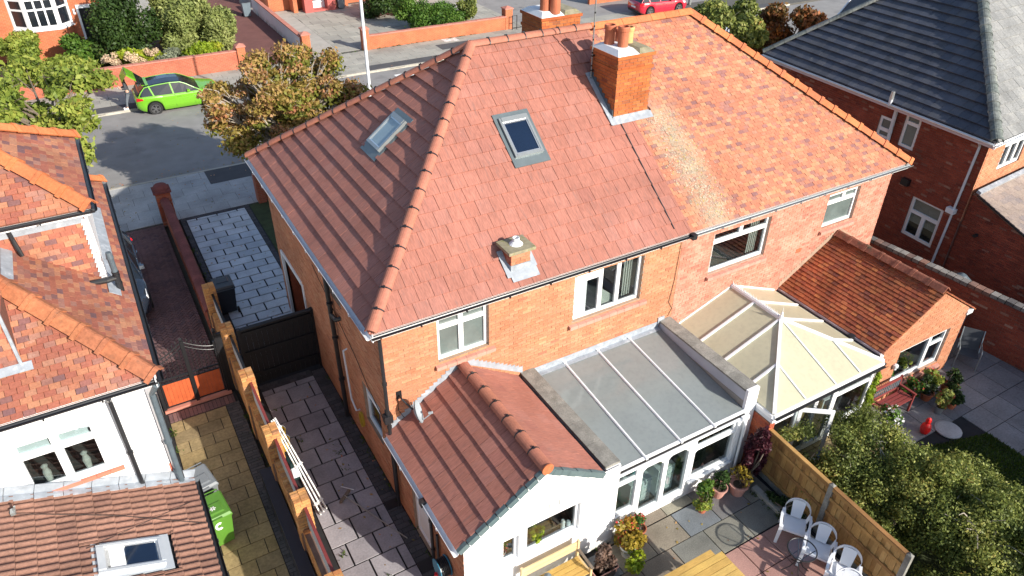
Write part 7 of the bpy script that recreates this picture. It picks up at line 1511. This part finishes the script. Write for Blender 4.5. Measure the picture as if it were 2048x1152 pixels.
fc.build('eye', 'car_trim', P_, world=False); fc = MB(); fc.add([(-.085, -.012, 1.57), (-.085, .012, 1.57), (-.112, 0, 1.568), (-.088, 0, 1.605)], [(0, 1, 2), (0, 2, 3), (1, 3, 2)]); fc.build('nose', 'skin', P_, world=False); fc = MB(); fc.box(-.088, -.08, -.022, .022, 1.535, 1.545); fc.build('mouth', 'tail_red', P_, world=False)
b = MB(); Fp = Frame(P_.location+V(-.275, 0, 1.13), Y3, V(.5, 0, .85)); b.fbox(Fp, -.036, .036, -.06, .08, -.005, .005); tag(b.build('phone', 'pvc'), 'white phone held in the hands of the woman by the car', 'phone')

# ================================================================== THINGS ON OUR PATIO AND PATH
# satellite dish
t = thing('satellite_dish', 'grey oval satellite dish on the rear wall above the kitchen wing', 'satellite dish', (.42, -.1, 2.9)); dn = V(.80, -.45, .25).normalized(); Fd = Frame(V(.42, -.42, 2.86), V(dn.y, -dn.x, 0).normalized()*-1, Z3-dn*dn.z); b = MB(); vs = []; fs = []
rings = [(0.02, 0.), (.35, .012), (.7, .045), (1., .09)]; sgn = 1 if Fd.n.dot(dn) > 0 else -1
for r_, h_ in rings:
    for k in range(24): a = 2*PI*k/24; vs.append(Fd.pt(.20*r_*math.cos(a), .28*r_*math.sin(a), sgn*h_))
for i in range(3): fs += [(i*24+k, i*24+(k+1) % 24, (i+1)*24+(k+1) % 24, (i+1)*24+k) for k in range(24)]
b.add(vs, fs); b.add([V(v)-dn*.012 for v in vs], [f[::-1] for f in fs]); b.build('dish', 'dish_grey', t); b = MB(); b.tube([(.25, 0, 3.1), (.25, -.16, 3.1), (.40, -.36, 2.9)], .022, 8); b.box(.19, .31, -.02, -.002, 3.0, 3.2); b.build('bracket', 'black_iron', t)
b = MB(); lnb = Fd.o+dn*.38-Z3*.1; b.tube([Fd.pt(0, -.3, 0), lnb], .012, 6); b.tube([lnb, lnb-dn*.09], .03, 8); b.build('receiver_arm', 'dish_grey', t)
downpipe(A, [(.22, -.02, 3.05), (.2, -.03, 2.7), (.35, -.03, 2.35), (.55, -.03, 2.45), (.5, -.03, 2.8)], .007, 'cable_black', 'cable')
# aerial mast on the chimney
t = thing('aerial_mast', 'thin grey aerial mast strapped to the left side of the tall chimney', 'aerial', (7.10, 3.3, 7.8)); b = MB(); b.tube([(7.08, 3.25, 7.75), (7.08, 3.25, 10.6)], .017, 7); b.build('mast', 'steel_grey', t); b = MB()
for z in (8.0, 8.35): b.box(7.06, 7.15, 3.22, 3.28, z, z+.03)
b.build('bracket', 'black_iron', t); b = MB()
for k in range(9): b.tube([(7.08, 3.25, 7.8+.31*k), (7.08, 3.25, 7.84+.31*k)], .021, 6)
b.build('cable_tie', 'black_iron', t)
# hose reel
t = thing('hose_reel', 'turquoise hose reel hung on the shaded kitchen wing wall', 'hose reel', (-.14, -2.72, .8)); b = MB()
for x in (-.26, -.04): b.tube([(x, -2.72, .85), (x-.012, -2.72, .85)], .22, 22)
b.build('reel_disc', 'hose_blue', t); b = MB()
for k in range(6): b.tube([(-.07-.035*k, -2.72+.185*math.cos(a), .85+.185*math.sin(a)) for a in np.linspace(0, 2*PI, 18)], .017, 6)
b.build('hose', 'black_pvc', t); b = MB(); b.box(-.28, -.01, -2.74, -2.70, .6, .64); b.lathe([(.04, 0), (.04, .06)], (-.30, -2.72, .68), 8); b.build('bracket', 'toy_red', t)
# broom, cane, bag, buckets, leaning frame
t = thing('broom', 'long handled broom lying across the dark path slabs', 'broom', (-.7, -.2, 0)); b = MB(); b.tube([(-1.08, .62, .09), (-.28, -1.13, .02)], .014, 6); b.build('handle', 'steel_grey', t); b = MB(); b.bar((-1.22, .50, .07), (-.93, .74, .07), .06, .05); b.build('head', 'bark', t); b = MB()
for k in range(14): x, y = -1.22+.29*k/13, .50+.24*k/13; b.tube([(x, y, .05), (x-.02, y+.05, .0)], .012, 4)
b.build('bristles', 'bark', t)
b = MB(); b.tube([(-1.05, .98, .02), (-.82, .74, .02)], .012, 6); tag(b.build('cane', 'pvc_grey'), 'short white stick lying on the path slabs near the broom', 'stick')
t = thing('compost_bag', 'dark green compost bag with white label slumped against the party wall', 'bag', (-1.85, 1.92, 0)); b = MB(); b.hexa([(-2.0, 1.72, 0), (-1.72, 1.70, 0), (-1.70, 2.12, 0), (-2.0, 2.14, 0), (-1.98, 1.78, .5), (-1.80, 1.78, .46), (-1.80, 2.06, .46), (-1.98, 2.08, .5)]); b.build('sack', 'bag_dark', t); b = MB(); b.hexa([(-1.715, 1.70, .12), (-1.70, 1.70, .12), (-1.69, 1.9, .12), (-1.70, 1.9, .12), (-1.765, 1.75, .34), (-1.75, 1.75, .34), (-1.75, 1.9, .34), (-1.765, 1.9, .34)]); b.hexa([(-1.99, 1.69, .1), (-1.76, 1.685, .1), (-1.76, 1.70, .1), (-1.99, 1.70, .1), (-1.98, 1.755, .36), (-1.80, 1.755, .36), (-1.80, 1.77, .36), (-1.98, 1.77, .36)]); b.build('label', 'bag_label', t)
for i, (y, lb) in enumerate(((2.85, 'yellow bucket standing below the brick pillar on the path'), (3.22, 'second yellow bucket farther along below the brick pillar'))):
    t = thing('bucket', lb, 'bucket', (-1.84, y, 0), 'yellow buckets by the wall'); b = MB(); b.lathe([(.11, 0), (.16, .3), (.17, .3), (.145, .3), (.10, .03)], (-1.84, y, 0), 16, cap=False); b.lathe([(.11, 0), (.01, .005)], (-1.84, y, 0), 16, cap=False); b.build('body', 'yellow_plastic', t); b = MB(); b.tube([(-1.84+.16*math.cos(a), y, .3+.16*math.sin(a)) for a in np.linspace(0, PI, 10)], .008, 5); b.build('handle', 'steel_grey', t)
t = thing('leaning_frame', 'peeling white painted timber frame leaning on the party wall', 'frame', (-1.9, 1.0, 0)); b = MB()
La, Lb = V(-1.72, .42, .02), V(-2.10, 2.05, 1.75)
for k_, (o_, w_) in enumerate(((V(0, 0, 0), .07), (V(.085, .05, 0), .06), (V(.17, .10, 0), .07))): b = MB(); b.bar(La+o_, Lb+o_*.55, w_, .03, (1, .2, .2)); b.build('plank', 'peeled_white', t)
for u in (.1, .5, .9): b = MB(); b.bar(La.lerp(Lb, u)+V(-.03, -.02, .02), La.lerp(Lb, u)+V(.2, .12, .02)*(1-u*.4), .07, .02, (0, 0, 1)); b.build('cross_rail', 'peeled_white', t)
# plastic chairs
def plastic_chair():
    t = thing('garden_chair', '', 'chair', (0, 0, 0), 'white plastic garden chairs'); K = dict(world=False)
    s = MB(); n = 7; vs = []; 
    for i in range(n):
        for j in range(n): x = -.23+.46*i/(n-1); y = -.24+.46*j/(n-1); vs.append((x*(1+.06*(j < 2)), y, .43-.02*math.cos(PI*(x/.46))-.015*j/6+(.012 if j == 0 else 0)))
    fs = [(i*n+j, (i+1)*n+j, (i+1)*n+j+1, i*n+j+1) for i in range(n-1) for j in range(n-1)]; k = len(vs); s.add(vs, fs); s.add([(x, y, z-.018) for x, y, z in vs], [f[::-1] for f in fs])
    for i in range(n-1): s.box(-.23+.46*i/(n-1), -.23+.46*(i+1)/(n-1), -.245, -.235, .37, .425)
    s.build('seat', 'plastic_white', t, **K)
    # back: rounded rim, centre splat, two side openings
    def bp(u, z): return V(.29*math.sin(u)*1.0, .10+.16*math.cos(u)*.9+.10*(z-.45)/.4, z)
    rim = []; N = 18
    for i in range(N+1):
        a = -PI/2+PI*i/N; rim.append(V(.275*math.sin(a), .12+.17*math.cos(a)*1.0+.04, .60+.26*max(0, math.cos(a))**.6))
    b = MB()
    for i in range(N):
        p, q_ = rim[i], rim[i+1]; d_ = V(0, .03, -.115); w_ = V(0, .024, 0); b.hexa([p+d_, q_+d_, q_+d_+w_, p+d_+w_, p, q_, q_+w_, p+w_])
    for i in range(6):
        x0_, x1_ = -.135+.27*i/6, -.135+.27*(i+1)/6; zt = lambda x: .60+.26*math.cos(math.asin(min(1, abs(x)/.275)))**.6-.04; f = lambda x: .19-.5*x*x
        b.hexa([(x0_*.8, f(x0_), .42), (x1_*.8, f(x1_), .42), (x1_*.8, f(x1_)+.016, .42), (x0_*.8, f(x0_)+.016, .42), (x0_, f(x0_)+.12, zt(x0_)), (x1_, f(x1_)+.12, zt(x1_)), (x1_, f(x1_)+.136, zt(x1_)), (x0_, f(x0_)+.136, zt(x0_))])
    for sg in (-1, 1): b.hexa([V(sg*.20, .16, .42), V(sg*.245, .10, .42), V(sg*.25, .12, .42), V(sg*.205, .18, .42), V(sg*.25, .20, .64), V(sg*.285, .12, .60), V(sg*.29, .14, .60), V(sg*.255, .22, .64)])
    b.build('backrest', 'plastic_white', t, **K)
    for sg in (-1, 1):
        a = MB(); pts = [V(sg*.275, .15, .635), V(sg*.295, .0, .635), V(sg*.295, -.14, .625), V(sg*.285, -.235, .585), V(sg*.275, -.26, .50)]
        for p, q_ in zip(pts, pts[1:]): a.bar(p, q_, .058, .022)
        a.build('arm', 'plastic_white', t, **K)
        l = MB(); l.hexa([(sg*.29-.03, -.32, 0), (sg*.29+.03, -.32, 0), (sg*.29+.03, -.275, 0), (sg*.29-.03, -.275, 0), (sg*.26-.035, -.285, .52), (sg*.26+.04, -.285, .52), (sg*.26+.04, -.22, .52), (sg*.26-.035, -.22, .52)]); l.build('leg', 'plastic_white', t, **K)
        l = MB(); l.hexa([(sg*.27-.03, .27, 0), (sg*.27+.03, .27, 0), (sg*.27+.03, .31, 0), (sg*.27-.03, .31, 0), (sg*.22-.035, .15, .44), (sg*.22+.035, .15, .44), (sg*.22+.035, .20, .44), (sg*.22-.035, .20, .44)]); l.build('leg', 'plastic_white', t, **K)
    return t
ch0 = plastic_chair()
spots = [((7.10, -5.28, 0), -.95, 'white plastic chair farthest back against the fence, behind the round glass table'), ((7.05, -5.98, 0), -1.05, 'second white plastic chair from the fence post, with glass table in front'), ((7.02, -6.62, 0), -1.12, 'third white plastic chair along the fence from the house'), ((6.62, -7.02, 0), -1.0, 'white plastic chair nearest the bottom edge of the frame')]
for i, (l_, r_, lb) in enumerate(spots):
    if i: copy_thing(ch0, l_, r_, lb)
ch0.location = spots[0][0]; ch0.rotation_euler = (0, 0, spots[0][1]); ch0['label'] = spots[0][2]
# round glass table
t = thing('glass_table', 'small round glass table with black metal frame before the white chairs', 'table', (6.50, -5.95, 0)); c = V(6.50, -5.95, 0); b = MB(); b.lathe([(.0, .70), (.285, .70), (.285, .706), (.0, .706)], c, 30, cap=False); b.build('table_top', 'glass_table', t); b = MB(); b.tube([c+V(.29*math.cos(a), .29*math.sin(a), .703) for a in np.linspace(0, 2*PI, 33)], .014, 7); b.build('rim', 'black_iron', t)
for k in range(4):
    a = PI/4+k*PI/2+.2; e = V(math.cos(a), math.sin(a), 0); b = MB(); b.tube([c+e*.27+V(0, 0, .69), c+e*.10+V(0, 0, .45), c+e*.05+V(0, 0, .32), c+e*.14+V(0, 0, .14), c+e*.28+V(0, 0, .012)], .011, 6); b.build('leg', 'black_iron', t)
b = MB(); b.tube([c+V(.07*math.cos(a), .07*math.sin(a), .36) for a in np.linspace(0, 2*PI, 16)], .009, 5); b.build('ring', 'black_iron', t)
# yellow picnic table
t = thing('picnic_table', 'yellow timber picnic table at the bottom edge of the patio', 'table', (4.3, -5.7, 0))
for k in range(6): b = MB(); b.box(3.2+.0*k, 4.95-.0*(k == 0), -5.20-.155*k-.145, -5.20-.155*k, .78, .82); b.build('plank', 'yellow_wood', t)
b = MB(); b.box(3.25, 4.78, -5.195, -5.05, .775, .815); b.build('plank', 'yellow_wood', t)
for x in (3.5, 4.75):
    b = MB(); b.bar((x, -5.15, 0), (x, -5.45, .78), .09, .045, (1, 0, 0)); b.bar((x, -6.2, 0), (x, -5.9, .78), .09, .045, (1, 0, 0)); b.box(x-.022, x+.022, -6.3, -5.0, .38, .47); b.build('leg', 'yellow_wood', t)
b = MB(); b.box(3.2, 4.95, -6.95, -6.70, .44, .48); b.build('seat', 'yellow_wood', t)
# pale bench against the gable
t = thing('garden_bench', 'pale timber bench against the white gable wall', 'bench', (1.8, -3.8, 0))
for k in range(2): b = MB(); b.box(1.18, 2.52, -3.58, -3.555, .62+.13*k, .74+.13*k); b.build('back_slat', 'pale_wood', t)
for k in range(4): b = MB(); b.box(1.18, 2.50, -4.06+.115*k, -3.955+.115*k, .42, .445); b.build('seat_slat', 'yellow_wood', t)
for x in (1.15, 2.50):
    b = MB(); b.box(x, x+.05, -3.60, -3.54, 0, .90); b.box(x, x+.05, -4.08, -4.02, 0, .62); b.box(x, x+.05, -4.02, -3.6, .38, .43); b.build('leg', 'pale_wood', t); b = MB(); b.bar((x+.025, -4.12, .62), (x+.025, -3.56, .64), .06, .03); b.build('armrest', 'bark', t)
b = MB()
for k in range(7): b.lathe([(.0, 0), (.07, .03), (.08, .07), (.0, .1)], (1.38+.06*k, -3.85+.05*(k % 3), .445+.02*(k % 2)), 8, cap=False)
tag(b.build('blue_cloth', 'lattice_blue'), 'crumpled blue and white cloth on the pale bench', 'cloth')
# potted plants
pot_plant('white pot of yellowing plant by the gable corner', (3.66, -3.85, 0), .17, .30, 'pot_white', 'leaf_yellow', 700, .055, 1.5, .18, seed=61); pot_plant('yellow and pink leaved plant in a pot close to the gable corner', (3.72, -3.56, 0), .15, .22, 'pot_pink', 'leaf_yellow', 800, .05, 1.6, .25, 'flower_red', 90, seed=62)
pot_plant('terracotta pot with red flowers under the left sunroom window', (4.20, -3.58, 0), .14, .24, 'pot_clay', 'leaf_hedge', 600, .04, 1.4, .12, 'flower_red', 80, seed=63); pot_plant('bright green bushy plant below the white pot', (3.52, -4.22, 0), .12, .14, 'pot_clay', 'leaf_lime', 900, .05, 2.0, .15, seed=64)
pot_plant('terracotta trough of dry brown stems beside the pale bench', (2.95, -4.0, 0), .26, .2, 'pot_pink', 'twig_brown', 900, .05, .9, .25, shape='trough', seed=65, tall=1.)
pot_plant('small terracotta pot of green leaves nearest the sunroom doors', (5.86, -3.78, 0), .12, .16, 'pot_clay', 'leaf_green', 420, .045, 1.5, .14, 'flower_yellow', 22, seed=66, fsize=.045); pot_plant('terracotta pot with yellow flowers and leaves below the right sunroom window', (6.10, -3.60, 0), .16, .26, 'pot_pink', 'leaf_hedge', 700, .045, 1.3, .16, 'flower_yellow', 26, seed=67, fsize=.05)
pot_plant('pink pot of dark green plant second from the maple corner', (6.50, -3.62, 0), .18, .3, 'pot_pink', 'leaf_dark', 700, .045, 1.0, .18, seed=68); pot_plant('wide pale pink pot with yellow-green sprig beside the maroon maple', (6.95, -3.78, 0), .22, .34, 'pot_pink', 'leaf_yellow', 230, .045, 1.1, .16, seed=69)
# right-hand garden
t = thing('garden_bench', 'dark red bench with blue lattice back under the clay-tiled wing window', 'bench', (12.2, -3.8, 0))
for k in range(4): b = MB(); b.box(11.75, 12.95, -4.02+.1*k, -3.94+.1*k, .42, .45); b.build('seat_slat', 'bench_red', t)
b = MB(); b.box(11.75, 12.95, -3.58, -3.54, .80, .88); b.box(11.75, 12.95, -3.58, -3.54, .48, .54); 
for x in (11.75, 12.90): b.box(x, x+.05, -3.58, -3.53, 0, .9)
b.build('back_frame', 'bench_red', t); b = MB()
for k in range(15): x = 11.80+.078*k; b.bar((x, -3.56, .54), (min(x+.2, 12.9), -3.56, .80), .012, .01, (0, 1, 0)); b.bar((x, -3.565, .80), (min(x+.2, 12.9), -3.565, .54), .012, .01, (0, 1, 0))
b.build('lattice', 'lattice_blue', t); b = MB()
for x in (11.75, 12.90): b.box(x, x+.05, -4.04, -3.99, 0, .6); b.box(x-.005, x+.055, -4.06, -3.58, .58, .62)
b.build('leg', 'bench_red', t)
def sling_chair(label, x, y, rz):
    t = thing('sling_chair', label, 'chair', (x, y, 0), 'dark sling chairs by the boundary wall', (0, 0, rz)); K = dict(world=False); b = MB(); b.hexa([(-.25, -.25, .42), (.25, -.25, .42), (.25, .22, .38), (-.25, .22, .38), (-.25, -.25, .43), (.25, -.25, .43), (.25, .22, .39), (-.25, .22, .39)]); b.build('seat', 'sling_dark', t, **K); b = MB(); b.hexa([(-.25, .22, .38), (.25, .22, .38), (.25, .24, .38), (-.25, .24, .38), (-.25, .42, .95), (.25, .42, .95), (.25, .44, .95), (-.25, .44, .95)]); b.build('backrest', 'sling_dark', t, **K)
    for s in (-1, 1):
        b = MB(); b.tube([(s*.28, -.30, 0), (s*.28, -.26, .60), (s*.28, -.2, .64), (s*.28, .30, .62)], .018, 6); b.build('arm', 'steel_grey', t, **K); b = MB(); b.tube([(s*.27, .36, 0), (s*.27, .12, .4), (s*.27, .43, .96)], .016, 6); b.build('leg', 'steel_grey', t, **K)
sling_chair('dark sling chair nearer the boundary wall corner in the shade', 16.35, -2.7, -1.2); sling_chair('dark sling chair standing out on the shaded patio slabs', 16.1, -3.55, -1.0)
GP = 'pots around the red bench'
for i, (x, y, r_, m_, fl_, lb) in enumerate(((13.3, -3.75, .2, 'leaf_hedge', 'flower_red', 'red flowered pot plant under the wing window, beside the bench'), (13.75, -3.95, .22, 'leaf_dark', 'flower_white', 'dark leafy pot plant with pale flowers right of the red flowers'), (14.2, -3.8, .22, 'leaf_green', 'flower_red', 'tallest green pot plant with few red flowers'), (14.55, -4.0, .2, 'leaf_dark', None, 'dark green pot plant at the wing corner'), (13.55, -4.45, .17, 'leaf_bush', 'flower_red', 'small red flowered pot at the front of the group'), (14.05, -4.5, .18, 'leaf_dark', None, 'low dark pot plant at the front right of the group'))):
    pot_plant(lb, (x, y, 0), r_*.75, .24, 'pot_clay' if i % 2 else 'bin_grey', m_, 700, .05, 1.5, .2, fl_, 40, seed=70+i, group=GP, tall=1.0)
pot_plant('pot of small white flowers left of the dark red bench', (11.62, -4.2, 0), .22, .4, 'bin_grey', 'leaf_hedge', 700, .05, 1.3, .25, 'flower_white', 160, seed=80, group=GP, fsize=.06)
t = thing('climbing_plant', 'green climber with trellis on the wall beside the black drainpipe', 'climber', (11.6, -3.6, 0)); b = MB()
for x in (11.45, 11.65): b.box(x, x+.02, -3.60, -3.58, 0, 1.7)
for z in np.arange(.2, 1.7, .25): b.box(11.43, 11.69, -3.61, -3.595, z, z+.015)
b.build('trellis', 'bark', t); foliage('foliage', t, [(11.55, -3.62, .5, .15, .1, .4), (11.5, -3.62, 1.0, .12, .1, .3), (11.6, -3.62, 1.4, .1, .08, .2)], 900, .05, 'leaf_lime', seed=81)
b = MB(); b.lathe([(.0, 0), (.10, .04), (.13, .16), (.11, .28), (.06, .36), (.075, .42), (.05, .50), (.0, .54)], (12.55, -4.75, 0), 14, cap=False); tag(b.build('garden_ornament', 'toy_red'), 'bright red ornament standing by the bush near the bench', 'ornament')
b = MB(); b.lathe([(.33, 0), (.33, .03), (.27, .05), (.01, .05)], (13.2, -5.0, 0), 20); tag(b.build('round_cover', 'slab_grey'), 'round stone cover set on the patio edge', 'cover')
b = MB(); b.tube([(8.62, -4.6, 0), (8.62, -4.6, 1.0)], .02, 6); b.lathe([(.0, 0), (.16, .05), (.18, .09), (.15, .07), (.0, .03)], (8.62, -4.6, 1.0), 14, cap=False); tag(b.build('bird_bath', 'lead_dark'), 'small dark bird bath on a stake between bush and fence', 'bird bath')
b = MB(); b.lathe([(.05, 0), (.05, .05), (.075, .08), (.075, .14), (.03, .17)], (12.62, -3.44, 1.15), 10); b.box(12.58, 12.66, -3.44, -3.38, 1.18, 1.24); tag(b.build('security_light', 'pvc_grey'), 'small pale security light left of the clay-tiled wing window', 'light')
b = MB(); b.box(13.0, 13.06, -3.22, -3.16, .62, .95); b.tube([(13.03, -3.19, .95), (13.1, -3.19, 1.02), (13.2, -3.19, 1.0)], .02, 6); tag(b.build('kitchen_tap', 'aluminium'), 'kitchen tap inside the clay-tiled wing window', 'tap')
# plants and jars on window sills
pot_plant('green lily on the kitchen sill in the gable window', (1.70, -3.20, 1.03), .06, .12, 'glass_sky' if False else 'pot_white', 'leaf_lime', 240, .07, 2.4, .16, seed=90, group='plants on window sills'); pot_plant('leafy plant at the left end of the clay-tiled wing window', (12.95, -3.20, .55), .09, .14, 'pot_white', 'leaf_hedge', 260, .06, 1.6, .14, seed=91, group='plants on window sills'); pot_plant('small plant in the middle of the clay-tiled wing window', (13.6, -3.20, .55), .09, .14, 'pot_white', 'leaf_green', 260, .06, 1.5, .12, seed=92, group='plants on window sills')
pot_plant('red flowers on the sill of the small gable window', (.95, -3.20, 1.07), .06, .1, 'pot_white', 'leaf_hedge', 60, .05, 1.5, .1, 'flower_red', 80, seed=93, group='plants on window sills')
pot_plant('yellow flowers behind the right arched pane', (5.35, -2.85, .90), .06, .12, 'pot_white', 'leaf_lime', 90, .05, 1.8, .12, 'flower_yellow', 60, seed=94, group='plants on window sills')
for x, h_, r_, lb in ((2.36, .22, .05, 'tall white jar on the kitchen sill'), (2.50, .12, .05, 'short white pot on the kitchen sill beside the jar')): b = MB(); b.lathe([(r_, 0), (r_, h_*.8), (r_*.7, h_*.85), (r_*.7, h_), (.01, h_)], (x, -3.22, 1.03), 14); tag(b.build('jar', 'pvc'), lb, 'jar')
for n_ in list(bpy.data.objects):
    if n_.type == 'EMPTY' and not n_.get('label'): print('NO LABEL', n_.name)
print('objects', len(bpy.data.objects))
